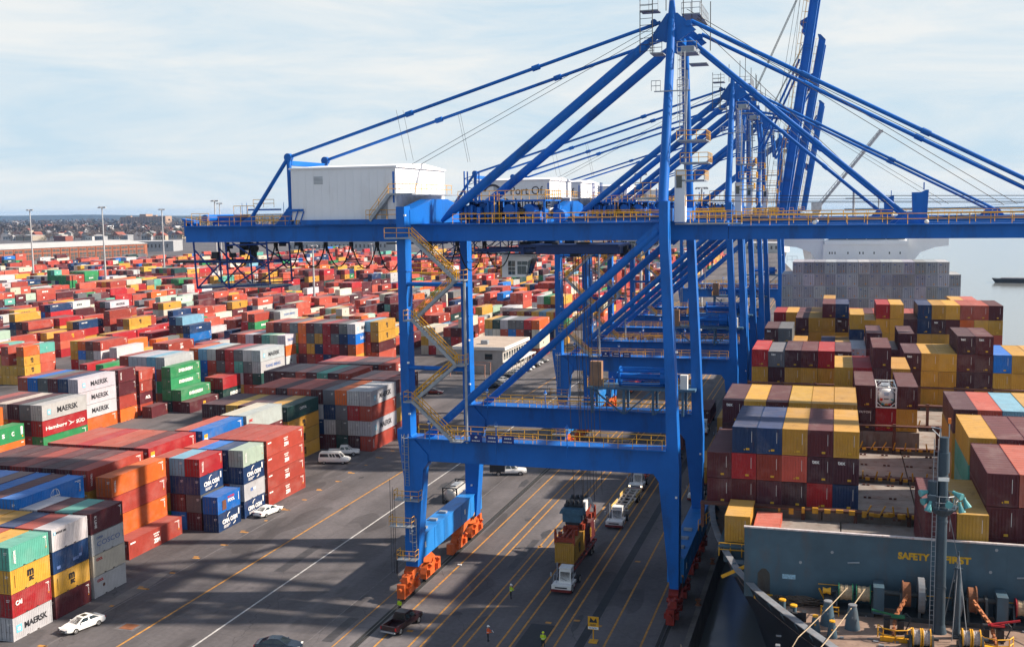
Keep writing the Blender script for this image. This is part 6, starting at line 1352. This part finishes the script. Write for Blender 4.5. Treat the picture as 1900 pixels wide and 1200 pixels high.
def tree_meshes(seed, h, ever=False):
    r = random.Random(seed); tm = MB(); tm.tube((0, 0, 0), (0, 0, h*.55), h*.035, 7, h*.018)
    cm = MB()
    for k in range(9):
        a = r.uniform(0, 6.28); z = h*r.uniform(.3, .55); q = (math.cos(a)*h*r.uniform(.15, .3), math.sin(a)*h*r.uniform(.15, .3), z+h*r.uniform(.15, .35)); tm.tube((0, 0, z), q, h*.012, 5, h*.005)
    for k in range(420 if not ever else 520):
        a = r.uniform(0, 6.28); u = r.random()**.45; z = r.uniform(-1, 1); rr = math.sqrt(max(0, 1-z*z))*u; lump = 1+.25*math.sin(3*a+seed)+.2*math.sin(5*z+seed)
        c = Vector((math.cos(a)*rr*h*.36*lump, math.sin(a)*rr*h*.36*lump, h*(.63+.34*z*u))); s = h*r.uniform(.018, .05)
        d1 = Vector((r.uniform(-1, 1), r.uniform(-1, 1), r.uniform(-1, 1))).normalized()*s; d2 = Vector((r.uniform(-1, 1), r.uniform(-1, 1), r.uniform(-1, 1))).normalized()*s
        cm.add([c-d1, c+d2, c+d1], [(0, 1, 2)])
    return tm.mesh('trunk', BARK), cm.mesh('crown', EVER if ever else TWIG)
TV = [tree_meshes(s, 13, s == 4) for s in (1, 2, 3, 4)]
for k in range(150):
    px = rt.uniform(-5, 345); py = 412+36*rt.random()**1.0; x, y = at_px(px, py); v = rt.choice((0, 1, 2, 0, 1, 2, 3)); sc = rt.uniform(.8, 1.5)*(1+max(0, (y-1500)/5000))
    R = thing('evergreen_tree' if v == 3 else 'bare_tree', (x, y, 0), 'dark evergreen tree among the bare trees beyond the warehouse' if v == 3 else 'bare brown winter tree among the houses beyond the warehouse', 'tree', 'evergreen trees beyond the warehouse' if v == 3 else 'bare trees beyond the warehouse', rt.uniform(0, 6)); R.scale = (sc*1.25, sc*1.25, sc)
    link('trunk', TV[v][0], R); link('crown', TV[v][1], R)
# far woods that read as one mass
wm = MB(); r = random.Random(77)
for k in range(16000):
    y = 2000+3500*r.random()**1.2; x = -r.uniform(.02, 1.0)*y*1.0-40; c = Vector((x, y, r.uniform(2, 13)+5*math.sin(x*.01)+4*math.sin(y*.013))); s = r.uniform(4, 10)
    if c.z < 1: c.z = 1
    d1 = Vector((r.uniform(-1, 1), r.uniform(-.5, .5), r.uniform(-.4, .4)))*s; d2 = Vector((r.uniform(-.4, .4), r.uniform(-.3, .3), r.uniform(.4, 1)))*s
    wm.add([c-d1, c+d2, c+d1], [(0, 1, 2)])
me = bpy.data.meshes.new('distant_woods'); me.from_pydata(wm.v, [], wm.f); me.materials.append(TWIG); o = link('distant_woods', me); tag(o, 'brown winter woods filling the land below the hills', None, None, 'stuff')
# far quay furniture, sheds beyond the yard
for px, py, w, l, h, m, lab in ((285, 466, 60, 40, 12, 1, 'pale blue grey shed at the right end of the brick warehouse'), (640, 466, 120, 40, 11, 1, 'long white shed at the far end of the yard'), (1420, 468, 40, 30, 9, 0, 'grey shed far along the quay behind the crane legs')):
    x, y = at_px(px, py); house(x, y, w, l, h, TW[3 if m else 0], RFM[1], True, lab, None)
# ------------------------------------------------------------------ small craft and the far pale crane
R = thing('barge', (104, 722, -3.4), 'small dark barge on the water at the right edge', 'boat', None, rad(80)); mb = MB(); mb.prism([(-12, 2.6), (-10, 0), (26, 0), (26, 2.4), (-9, 2.4)], -4, 4); mb.build('hull', DARK, R); mb = MB(); mb.box(-7, 24, -3, 3, 2.4, 3.0); mb.build('deck_load', mat('grey_load', (.2, .2, .22), .8), R); R.rotation_euler.z = rad(-8)
dd = ray(1515, 392); q = CAM+dd*(900/dd.y)
R = thing('ship_crane', (q.x, 900, 0), 'pale grey slewing crane jib fading in the haze behind the raised booms', 'crane'); PALE = mat('pale_crane_grey', (.50, .50, .53), .6)
mb = MB(); mb.tube((0, 0, 0), (0, 0, 42), 3.2, 12); mb.cbox((0, 0, 44), (8, 8, 7)); mb.build('column', PALE, R)
mb = MB()
for yy in (-1.6, 1.6):
    mb.beam((3, yy, 44), (48, yy, 101), .6, .6); mb.beam((1.4, yy, 47), (46, yy, 102.5), .5, .5)
    for k in range(22): a = Vector((3, yy, 44)).lerp(Vector((48, yy, 101)), k/22); b = Vector((1.4, yy, 47)).lerp(Vector((46, yy, 102.5)), (k+1)/22); mb.beam(tuple(a), tuple(b), .35, .35)
mb.beam((3, 0, 45.5), (47, 0, 101.7), 2.6, 1.6); mb.cbox((47.5, 0, 101.5), (2.5, 4, 2)); mb.build('jib', PALE, R)
# a far ship and red gantries, tiny
dd = ray(1490, 398); q = CAM+dd*(1500/dd.y)
R = thing('distant_building', (q.x-40, 1500, 0), 'pale pinkish port shed in the haze below the raised booms', 'building'); mb = MB(); mb.box(-40, 60, 0, 40, 0, 32); mb.build('wall', mat('hazy_pink_wall', (.5, .38, .36), .8), R); mb = MB(); mb.box(-41, 61, -1, 41, 32, 34); mb.build('roof', RFM[1], R)
# ------------------------------------------------------------------ haze
HAZE_ON = True
if HAZE_ON:
    mb = MB(); mb.box(-9600, 3200, -150, 11500, -9, 84); hz = mb.build('haze', [], None); tag(hz, None, None, None, 'stuff')
    hm = bpy.data.materials.new('haze_air'); hm.use_nodes = True; t = hm.node_tree; t.nodes.clear(); ou = N(t, 'ShaderNodeOutputMaterial'); pv = N(t, 'ShaderNodeVolumePrincipled'); pv.inputs['Color'].default_value = (.28, .55, 1.0, 1); pv.inputs['Density'].default_value = 0.00004; pv.inputs['Anisotropy'].default_value = 0.0
    t.links.new(pv.outputs['Volume'], ou.inputs['Volume']); hz.data.materials.clear(); hz.data.materials.append(hm)
# ------------------------------------------------------------------ containers made: the 300 that show largest as things, the rest as one mass
def paint_material(name, use_attr, dusty):
    m = bpy.data.materials.new(name); m.use_nodes = True; t = m.node_tree; b = t.nodes['Principled BSDF']; b.inputs['Roughness'].default_value = 0.5 if not dusty else 0.75; b.inputs['Specular IOR Level'].default_value = 0.35
    if use_attr: a = N(t, 'ShaderNodeAttribute', attribute_name='paint'); base = a.outputs['Color']; ran = None
    else: a = N(t, 'ShaderNodeObjectInfo'); base = a.outputs['Color']; ran = a.outputs['Random']
    c = N(t, 'ShaderNodeTexCoord'); vec = c.outputs['Object']
    if ran is not None:
        cx = N(t, 'ShaderNodeCombineXYZ'); k = N(t, 'ShaderNodeMath', operation='MULTIPLY'); k.inputs[1].default_value = 400; t.links.new(ran, k.inputs[0]); t.links.new(k.outputs[0], cx.inputs['X']); t.links.new(k.outputs[0], cx.inputs['Y'])
        va = N(t, 'ShaderNodeVectorMath', operation='ADD'); t.links.new(vec, va.inputs[0]); t.links.new(cx.outputs['Vector'], va.inputs[1]); vec = va.outputs['Vector']
    def layer(prev, scale, mpv, lo, hi, col, amt, mode='MIX'):
        mp = N(t, 'ShaderNodeMapping'); mp.inputs['Scale'].default_value = mpv; n = N(t, 'ShaderNodeTexNoise'); n.inputs['Scale'].default_value = scale; n.inputs['Detail'].default_value = 7; n.inputs['Roughness'].default_value = 0.68
        t.links.new(vec, mp.inputs['Vector']); t.links.new(mp.outputs['Vector'], n.inputs['Vector'])
        r = N(t, 'ShaderNodeMapRange'); r.inputs['From Min'].default_value = lo; r.inputs['From Max'].default_value = hi; r.inputs['To Max'].default_value = amt; t.links.new(n.outputs['Fac'], r.inputs['Value'])
        x = N(t, 'ShaderNodeMixRGB'); x.blend_type = mode; x.inputs['Color2'].default_value = (*col, 1); t.links.new(r.outputs['Result'], x.inputs['Fac']); t.links.new(prev, x.inputs['Color1']); return x.outputs['Color']
    o = layer(base, 0.5, (1, 1, 1), 0.38, 0.75, (0.45, 0.42, 0.42), 0.42, 'MULTIPLY')
    o = layer(o, 0.35, (1, 0.6, 1), 0.5, 0.8, (0.5, 0.46, 0.42), 0.2)
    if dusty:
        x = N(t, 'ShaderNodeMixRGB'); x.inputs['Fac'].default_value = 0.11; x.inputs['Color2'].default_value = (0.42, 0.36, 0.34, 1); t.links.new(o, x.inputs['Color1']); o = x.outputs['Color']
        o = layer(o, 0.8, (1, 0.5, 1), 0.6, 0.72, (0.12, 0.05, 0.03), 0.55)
    else:
        o = layer(o, 2.2, (1, 1, 0.14), 0.58, 0.78, (0.15, 0.055, 0.025), 0.62)
        o = layer(o, 5.0, (1, 1, 1), 0.66, 0.76, (0.13, 0.045, 0.02), 0.6)
    if not use_attr:
        dn = N(t, 'ShaderNodeTexNoise'); dn.inputs['Scale'].default_value = 0.9; dn.inputs['Detail'].default_value = 4; t.links.new(vec, dn.inputs['Vector']); bp = N(t, 'ShaderNodeBump'); bp.inputs['Strength'].default_value = 0.45; bp.inputs['Distance'].default_value = 0.12; t.links.new(dn.outputs['Fac'], bp.inputs['Height']); t.links.new(bp.outputs['Normal'], b.inputs['Normal'])     # dents
    t.links.new(o, b.inputs['Base Color']); return m
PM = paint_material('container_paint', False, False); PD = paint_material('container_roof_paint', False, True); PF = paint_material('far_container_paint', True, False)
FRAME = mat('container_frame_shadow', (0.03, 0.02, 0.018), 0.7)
LK = mat('black_lettering', (0.02, 0.02, 0.025), 0.5); LW = mat('white_lettering', (0.75, 0.74, 0.72), 0.5, 0, 0.1, 2); LR = mat('red_lettering', (0.55, 0.03, 0.03), 0.5)
LB = mat('blue_lettering', (0.03, 0.10, 0.40), 0.5); LC = mat('cyan_emblem', (0.16, 0.52, 0.70), 0.5); LY = mat('yellow_lettering', (0.62, 0.36, 0.03), 0.5); LO_ = mat('orange_sticker', (0.75, 0.30, 0.02), 0.5); LBR = mat('brown_patch', (0.13, 0.05, 0.03), 0.7); LGB = mat('faded_blue_lettering', (0.10, 0.16, 0.36), 0.6, 0, 0.5, 3)
LM = [LK, LW, LR, LB, LC, LY, LO_, LBR, LGB]
HWX = W_/2
def wave(n, length, depth, p0, axis):
    """plan polyline of a corrugated sheet"""
    out = []; per = length/n
    for i in range(n):
        a = i*per
        out += [(a+per*0.06, 0), (a+per*0.36, 0), (a+per*0.56, -depth), (a+per*0.86, -depth)]
    return out
_BODY = {}
def body_mesh(L, front):
    key = (L, front)
    if key in _BODY: return _BODY[key]
    h = 2.6; mb = MB(); z0, z1 = 0.17, h-0.10
    for s in (1, -1):
        pl = [(0, 0)] + wave(int(L/0.285), L-0.3, 0.038, 0, 0) + [(L-0.3, 0)]
        vs = []
        for (a, d) in pl: vs += [(s*(HWX-0.012+d), 0.15+a, z0), (s*(HWX-0.012+d), 0.15+a, z1)]
        mb.add(vs, [(2*i, 2*i+2, 2*i+3, 2*i+1) for i in range(len(pl)-1)])
    for yy, sg in ((0.03, 1), (L-0.03, -1)):
        if yy < 1 and front or yy > 1:
            pl = [(0, 0)] + wave(8, W_-0.3, 0.04, 0, 0) + [(W_-0.3, 0)]; vs = []
            for (a, d) in pl: vs += [(-HWX+0.15+a, yy-sg*d, z0), (-HWX+0.15+a, yy-sg*d, z1)]
            mb.add(vs, [(2*i, 2*i+2, 2*i+3, 2*i+1) for i in range(len(pl)-1)])
        else: mb.box(-HWX+.1, HWX-.1, 0.07, 0.1, z0, z1)
    for s in (1, -1):
        mb.box(s*HWX-(0.1 if s > 0 else 0), s*HWX+(0 if s > 0 else 0.1), 0.15, L-.15, 0.02, 0.17); mb.box(s*HWX-(0.06 if s > 0 else 0), s*HWX+(0 if s > 0 else 0.06), 0.15, L-.15, h-.10, h-.03)
        for yy in (0, L-0.16):
            mb.box(s*HWX-(0.16 if s > 0 else 0), s*HWX+(0 if s > 0 else 0.16), yy, yy+0.16, 0.0, h)
    for yy in (0.0, L-0.12): mb.box(-HWX+.16, HWX-.16, yy, yy+.12, 0.02, 0.17); mb.box(-HWX+.16, HWX-.16, yy, yy+.12, h-.12, h-.01)
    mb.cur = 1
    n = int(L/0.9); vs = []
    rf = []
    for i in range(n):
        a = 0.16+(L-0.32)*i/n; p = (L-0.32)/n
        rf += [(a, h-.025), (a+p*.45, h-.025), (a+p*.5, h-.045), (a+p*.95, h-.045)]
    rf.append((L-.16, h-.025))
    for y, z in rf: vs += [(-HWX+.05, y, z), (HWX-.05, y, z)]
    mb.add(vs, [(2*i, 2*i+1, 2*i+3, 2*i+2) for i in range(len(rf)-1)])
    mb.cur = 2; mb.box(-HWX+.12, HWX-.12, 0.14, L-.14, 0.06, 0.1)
    if L < 8:
        for yy in (2.0, 3.6): mb.box(HWX-.02, HWX+.003, yy, yy+.36, 0.04, 0.15)
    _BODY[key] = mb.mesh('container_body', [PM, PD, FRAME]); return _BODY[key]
def door_mesh(s):
    h = 2.6; mb = MB(); x0, x1 = (0.01, HWX-.17) if s > 0 else (-HWX+.17, -0.01)
    mb.box(x0, x1, 0.02, 0.065, 0.19, h-.14)
    for k in range(4): mb.box(x0+.06, x1-.06, 0.004, 0.02, 0.34+k*.53, 0.66+k*.53)
    mb.cur = 1
    for f in (0.3, 0.72): x = x0+(x1-x0)*f; mb.box(x-.02, x+.02, -0.03, 0.004, 0.12, h-.08); mb.box(x-.02, x+.2, -0.034, -0.03, 1.0, 1.06)
    mb.cur = 2
    if s > 0: mb.box(x0+.5, x1-.12, 0.000, 0.0035, 1.95, 2.03); mb.box(x0+.5, x1-.2, 0.000, 0.0035, 1.78, 1.86)
    return mb.mesh('container_door', [PM, mat('lock_rod', (0.16, 0.16, 0.165), 0.5, .4), LW])
DOORS = [door_mesh(-1), door_mesh(1)]
_LOGO = {}
XL = HWX+0.004
def side(mb, mi, s, cy, cz, w, h, bold=0.02): mb.cur = mi; put_text(mb, s, (XL, cy, cz), w, h, EXX, EYZ, 0.012, bold)
def vert(mb, mi, s, cy, cz, w, h): mb.cur = mi; put_text(mb, s, (XL, cy, cz), w, h, (0,0,-1), (0,1,0), 0.012, 0.02)
def patch(mb, mi, y0, y1, z0, z1): mb.cur = mi; mb.box(XL-.002, XL+.010, y0, y1, z0, z1)
def code(mb, L, mi=1):
    patch(mb, mi, L*.86, L*.95, 2.2, 2.27); patch(mb, mi, L*.90, L*.95, 2.06, 2.12)
    for k in range(5): patch(mb, mi, L*.93, L*.945, 1.82-k*.17, 1.92-k*.17)
    patch(mb, 6, L*.92, L*.945, .95, 1.08)
def star(mb, cy, cz, r):
    mb.cur = 4; mb.box(XL-.002, XL+.008, cy-r, cy+r, cz-r, cz+r); mb.cur = 1
    pts = [(cy+(r*.8 if i % 2 == 0 else r*.36)*math.sin(math.pi*i/7), cz+(r*.8 if i % 2 == 0 else r*.36)*math.cos(math.pi*i/7)) for i in range(14)]
    mb.prism(pts, XL+.008, XL+.016, 'yz')
def arc(mb, mi, cy, cz, a, b, t0, t1, w, n=8):
    mb.cur = mi
    for i in range(n):
        ta = t0+(t1-t0)*i/n; tb = t0+(t1-t0)*(i+1)/n
        mb.beam((XL+.004, cy+a*math.cos(ta), cz+b*math.sin(ta)), (XL+.004, cy+a*math.cos(tb), cz+b*math.sin(tb)), w*(1-.6*i/n), .014, up=(1,0,0))
def logo_mesh(lg, L):
    if (lg, L) in _LOGO: return _LOGO[(lg, L)]
    mb = MB(); C = L/2; S = L < 8
    if lg == 'maersk': star(mb, L*.15, 1.25, .42); side(mb, 0, 'MAERSK', L*(.58 if S else .56), 1.28, L*(.58 if S else .46), .72 if S else .95)
    elif lg == 'mline': star(mb, L*.08, 2.05, .17); side(mb, 0, 'MAERSK LINE', L*.26, 2.05, L*.28, .26)
    elif lg == 'hsud':
        side(mb, 1, 'Hamburg', L*.3, 1.15, L*.46, .8); side(mb, 1, 'SÜD', L*.84, 1.15, L*.2, .75); mb.cur = 1
        mb.quad((XL, L*.55, 1.75), (XL, L*.62, 1.15), (XL, L*.69, .95), (XL, L*.62, 1.35), .012); mb.quad((XL, L*.57, .7), (XL, L*.62, 1.15), (XL, L*.72, 1.3), (XL, L*.63, 1.0), .012)
    elif lg in ('msc', 'mscb'): side(mb, 0, 'm', C, 1.62, L*(.16 if S else .085), .72, .05); side(mb, 0, 'sc', C+.02*L, .92, L*(.12 if S else .065), .55, .04); [patch(mb, 0, L*.1+k*.14, L*.1+k*.14+.05, .6, 2.0) for k in range(1)]
    elif lg in ('mscw', 'mscy'): side(mb, 5, 'm', C, 1.62, L*(.16 if S else .085), .72, .05); side(mb, 5, 'sc', C+.02*L, .92, L*(.12 if S else .065), .55, .04); code(mb, L)
    elif lg in ('ever', 'ever2'): side(mb, 1, 'EVERGREEN', C, 1.35, L*.46, .78, .045); code(mb, L)
    elif lg == 'cma':
        side(mb, 1, 'CMA CGM', C, 1.25, L*.66, .68, .05); arc(mb, 1, L*.52, 1.6, L*.13, .7, 2.9, 1.6, .2); arc(mb, 1, L*.62, .75, L*.12, .4, -.1, -1.5, .2)
        for k in range(3): patch(mb, 1, L*.22, L*.22+L*(.3-.04*k), .62-k*.15, .68-k*.15)
        patch(mb, 1, L*.88, L*.93, 1.4, 2.3)
    elif lg == 'cma2': side(mb, 1, 'CMA CGM', L*.22, 2.0, L*.24, .4, .04); code(mb, L)
    elif lg in ('zim', 'zim2'):
        side(mb, 1, 'ZIM', C+.1, .92, L*.12, .62, .06)
        for r_, n_ in ((0, 3), (1, 4)):
            for k in range(n_): patch(mb, 1, C-.62+k*.36+(.18 if n_ == 3 else 0), C-.62+k*.36+.26+(.18 if n_ == 3 else 0), 1.5+r_*.33, 1.68+r_*.33)
        patch(mb, 1, L*.03, L*.12, 2.0, 2.2); code(mb, L)
    elif lg == 'zims': side(mb, 1, 'ZIM', C, 1.5, .9, .5)
    elif lg == 'cosco':
        side(mb, 1, 'COSCO', L*.55, 1.3, L*.15, .5, .05); arc(mb, 1, L*.55, 1.5, .8, .75, 0, 3.1416, .09, 12); arc(mb, 1, L*.55, 1.5, .4, .75, 0, 3.1416, .06, 10); code(mb, L); patch(mb, 1, L*.03, L*.04, .5, 1.5)
    elif lg in ('vert', 'textw'): vert(mb, 1, 'TRITON' if lg == 'vert' else 'textainer', L*(.06 if not S else .14), 1.35, 1.5, .36 if not S else .42); code(mb, L)
    elif lg == 'kline': vert(mb, 1, 'K LINE', L*.15, 1.35, 1.5, .4); code(mb, L)
    elif lg == 'cai': side(mb, 1, 'CAI', L*.17, 1.5, L*.16, .55, .05); code(mb, L)
    elif lg in ('cool', 'cool2'):
        side(mb, 2, 'CCXL' if False else 'COOL', L*.2, 2.0, L*.19, .36, .04)
        if lg == 'cool': mb.cur = 7; mb.lathe((XL, L*.3, 1.25), [(.22, -.004), (.22, .006)], 10, 'x')
    elif lg == 'coscog': side(mb, 8, 'COSCO', L*.52, 1.25, L*.72, .6, .0); side(mb, 8, 'CHINA', L*.25, 2.0, L*.2, .28)
    elif lg == 'ghost':
        for k, (a, b_) in enumerate(((.1, .2), (.55, .72), (.72, .8))): patch(mb, 8, L*a, L*b_, .45+.2*k, .8+.2*k)
    elif lg == 'saf': side(mb, 1, 'Safmarine', C, 1.4, L*.5, .9, .0); code(mb, L)
    elif lg == 'yang': side(mb, 8, 'YANG MING', C, 1.35, L*.62, .7, .03)
    elif lg == 'acl': side(mb, 1, 'ACL', C, 1.35, L*.32, .75, .06)
    elif lg == 'cap': side(mb, 1, 'CAPITAL', C, 1.6, L*.22, .5)
    elif lg == 'hapag': side(mb, 0, 'Hapag-Lloyd', L*.62, 1.3, L*.46, .95, .02)
    elif lg == 'uasc':
        for k, ch in enumerate('UASC'): side(mb, 1, ch, L*(.2+.19*k), 1.3, L*.055, .7, .05)
        patch(mb, 1, L*.93, L*.97, .9, 2.2); patch(mb, 6, L*.95, L*.97, .45, .7)
    elif lg == 'dsc': side(mb, 2, 'DSC', L*.12, 1.7, 1.2, .42, .04)
    elif lg in ('tag', 'tagl'): patch(mb, 5, L*.04, L*.12, 1.5, 2.0); patch(mb, 1, L*.04, L*.12, .9, 1.5); code(mb, L)
    elif lg == 'patch': patch(mb, 7, L*.2, L*.37, .35, 1.8); side(mb, 2, 'INTER', L*.6, 1.95, L*.3, .3, .03); side(mb, 1, 'POOL', L*.6, 1.45, L*.3, .5, .04); patch(mb, 1, L*.92, L*.94, .9, 2.1)
    elif lg == 'smudge': patch(mb, 8, L*.3, L*.42, 1.2, 1.7); patch(mb, 1, L*.43, L*.55, 1.3, 1.6)
    elif lg in ('tex', 'tri', 'vt', 'reef', 'reefd', 'end', 'endb'):
        ex, ey = (1,0,0), (0,0,1)
        if lg == 'tex': mb.cur = 1; put_text(mb, 'tex', (-.42, -.002, 2.1), .72, .36, ex, ey, .012, .03)
        if lg == 'tri': mb.cur = 1; put_text(mb, 'TRITON', (0.0, -.002, 2.15), 1.5, .26, ex, ey, .012, .02)
        if lg == 'reef':
            for k in range(10): mb.cur = (4, 2, 3, 6)[k % 4]; mb.box(-.9+(k % 3)*.75, -.62+(k % 3)*.75, -.012, -.001, .35+k*.21, .5+k*.21)
        if lg == 'reefd':
            for x in (-.85, -.35, .0, .4, .85): mb.cur = 0; mb.box(x-.025, x+.025, -.012, -.001, .22, 2.4)
            mb.cur = 6; mb.box(.35, .58, -.012, -.001, .5, .7); mb.box(-.35, -.18, -.012, -.001, .45, .6); mb.cur = 3; mb.box(-.8, -.45, -.012, -.001, 1.9, 2.05); mb.cur = 0; mb.box(.25, .5, -.012, -.001, 1.6, 1.75)
        else:
            mb.cur = 1; mb.box(.70, .735, -.012, -.001, 1.1, 2.2); mb.cur = 5; mb.box(.15, .5, -.012, -.001, .32, .52)
            if lg == 'endb': mb.box(-.05, .06, -.012, -.001, .3, .42)
    else: code(mb, L)
    me = mb.mesh('lettering', LM); _LOGO[(lg, L)] = me; return me

# which boxes show, and how large
def cast_plan():
    vs = []; fs = []; own = []
    BX = [(0,3,2,1),(4,5,6,7),(0,1,5,4),(1,2,6,5),(2,3,7,6),(3,0,4,7)]
    for i, p in enumerate(PLAN):
        x0, x1, y0, y1, z0, z1 = p['x']-HWX, p['x']+HWX, p['y'], p['y']+p['L'], p['z'], p['z']+p['h']; o = len(vs)
        vs += [(x0,y0,z0),(x1,y0,z0),(x1,y1,z0),(x0,y1,z0),(x0,y0,z1),(x1,y0,z1),(x1,y1,z1),(x0,y1,z1)]
        fs += [tuple(a+o for a in f) for f in BX]; own += [i]*6
    bpy.context.view_layer.update()
    for o_ in list(COL.objects):
        if o_.type != 'MESH' or o_.name.split('.')[0] not in ('leg','portal_beam','girder','boom','machinery_house','diagonal_brace','sill_beam','breakwater','hull','terminal_ground','mast','wall','bogie','cross_beam'): continue
        M = o_.matrix_world; o = len(vs); vs += [tuple(M @ v.co) for v in o_.data.vertices]; fs += [tuple(i+o for i in p.vertices) for p in o_.data.polygons]; own += [-1]*len(o_.data.polygons)
    t = BVHTree.FromPolygons(vs, fs); cnt = {}
    for py in range(2, 1200, 5):
        for px in range(2, 1900, 5):
            hit = t.ray_cast(CAM, ray(px, py).normalized())
            if hit[0] is not None and own[hit[2]] >= 0: k = own[hit[2]]; cnt[k] = cnt.get(k, 0)+1
    return cnt
CNT = cast_plan()
order = sorted(CNT, key=lambda k: -CNT[k])
SOLO = set(order[:296]) | {i for i, p in enumerate(PLAN) if p.get('label')}
SIDELG = ('msc', 'zim', 'vert', 'code', 'ever', 'maersk', 'code', 'tag')
used = {}
def tier_txt(p):
    if p['nt'] == 1: return 'single tier'
    if p['tier'] == p['nt']-1: return 'topmost'
    if p['tier'] == 0: return 'bottom tier'
    return ORD(p['tier']+1)+' tier'
def col_txt(p):
    if p['nc'] == 1: return ''
    return ORD(p['ci']+1)+' from '+p['word']
def far_anchor(p):
    bi, k = p['pr']; return ORD(bi)+' block inland, '+ORD(k)+' row back'
nsolo = 0; SMASS = MB(); SMCOL = []
rl_ = random.Random(3)
for i, p in enumerate(PLAN):
    cname, col = PAL[p['c']]; f = rl_.uniform(0.8, 1.15); col = tuple(min(1, c*f*rl_.uniform(.95, 1.05)) for c in col)
    lg = p['lg']
    if i in SOLO:
        if lg == 'any':
            lg = {'g': 'ever', 'd': 'ever', 'y': 'msc', 'w': 'maersk', 'n': 'cma2', 'b': 'zim', 'r': 'hsud', 'i': 'ever', 't': 'vert'}.get(p['c'], rl_.choice(('vert', 'code', 'code')))
        if lg is None: lg = 'code' if p['end'] == 'door' else rl_.choice(('end', 'end', 'endb'))
        elif lg == 'tag' and p['end'] == 'front': lg = 'endb'
        L = p['L']
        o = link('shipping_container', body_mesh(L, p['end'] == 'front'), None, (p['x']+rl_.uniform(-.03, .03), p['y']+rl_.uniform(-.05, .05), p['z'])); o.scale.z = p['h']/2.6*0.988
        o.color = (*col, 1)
        if p.get('label'): lab = p['label']
        else:
            a = p['anchor'] or far_anchor(p)
            lab = ', '.join(s for s in (cname+' container', tier_txt(p), col_txt(p), a) if s)
            for cut in (' the ', ' a ', ' of '):
                if len(lab.replace('-', ' ').split()) > 16: lab = lab.replace(cut, ' ')
            if len(lab.split()) > 16: print('LONG', lab)
        tag(o, lab, 'container', p['grp'])
        big = CNT.get(i, 0)
        if p['end'] == 'door' and big > 14:
            for k in (0, 1):
                d = link('door', DOORS[k], o); d.color = o.color
        if big > 8: link('lettering', logo_mesh(lg, L), o)
        nsolo += 1
    else:
        x0, x1, y0, y1, z0, z1 = p['x']-HWX, p['x']+HWX, p['y'], p['y']+p['L'], p['z']+.02, p['z']+p['h']-.02
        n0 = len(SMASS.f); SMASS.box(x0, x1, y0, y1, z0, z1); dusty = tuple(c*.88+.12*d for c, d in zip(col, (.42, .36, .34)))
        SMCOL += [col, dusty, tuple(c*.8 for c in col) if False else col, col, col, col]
        if i in CNT and lg == 'reefd':
            for k in (-.85, -.35, 0, .4, .85): SMASS.box(p['x']+k-.025, p['x']+k+.025, y0-.012, y0+.001, z0+.2, z1-.15); SMCOL += [(.03, .03, .035)]*6
            SMASS.box(p['x']+.3, p['x']+.58, y0-.014, y0+.001, z0+.45, z0+.7); SMCOL += [(.6, .28, .03)]*6
            SMASS.box(p['x']-.8, p['x']-.45, y0-.014, y0+.001, z1-.6, z1-.42); SMCOL += [(.04, .12, .35)]*6
        if i in CNT and p['end'] == 'door':
            fg = (0.03, .03, .035) if p['c'] in 'wyeikc' else (.7, .69, .67)
            if lg in ('any', 'msc', 'maersk', 'ever') or lg and lg != 'code':
                cy = (y0+y1)/2; w = p['L']*rl_.choice((.04, .16, .2)); zz = (z0+z1)/2
                for k in range(rl_.choice((1, 3, 4))):
                    a = cy-w+k*w*.55; SMASS.box(x1-.001, x1+.012, a, a+w*.42, zz-.3, zz+.35); SMCOL += [fg]*6
            else:
                SMASS.box(x1-.001, x1+.012, y1-.9, y1-.3, z1-.5, z1-.3); SMCOL += [fg]*6
            SMASS.box(p['x']-.02, p['x']+.02, y0-.012, y0+.001, z0+.2, z1-.15); SMCOL += [(.02, .02, .02)]*6
            SMASS.box(p['x']+.45, p['x']+.95, y0-.012, y0+.001, z1-.6, z1-.45); SMCOL += [(.5, .5, .5)]*6
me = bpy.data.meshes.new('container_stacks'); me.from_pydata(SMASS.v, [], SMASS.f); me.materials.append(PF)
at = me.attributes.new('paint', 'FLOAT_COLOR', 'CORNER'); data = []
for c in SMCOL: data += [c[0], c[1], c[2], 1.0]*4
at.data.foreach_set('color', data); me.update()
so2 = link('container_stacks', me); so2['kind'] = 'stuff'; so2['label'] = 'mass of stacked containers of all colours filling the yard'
print('PLAN', len(PLAN), 'solo', nsolo, 'visible', len(CNT), 'min', CNT[order[295]] if len(order) > 295 else 0)
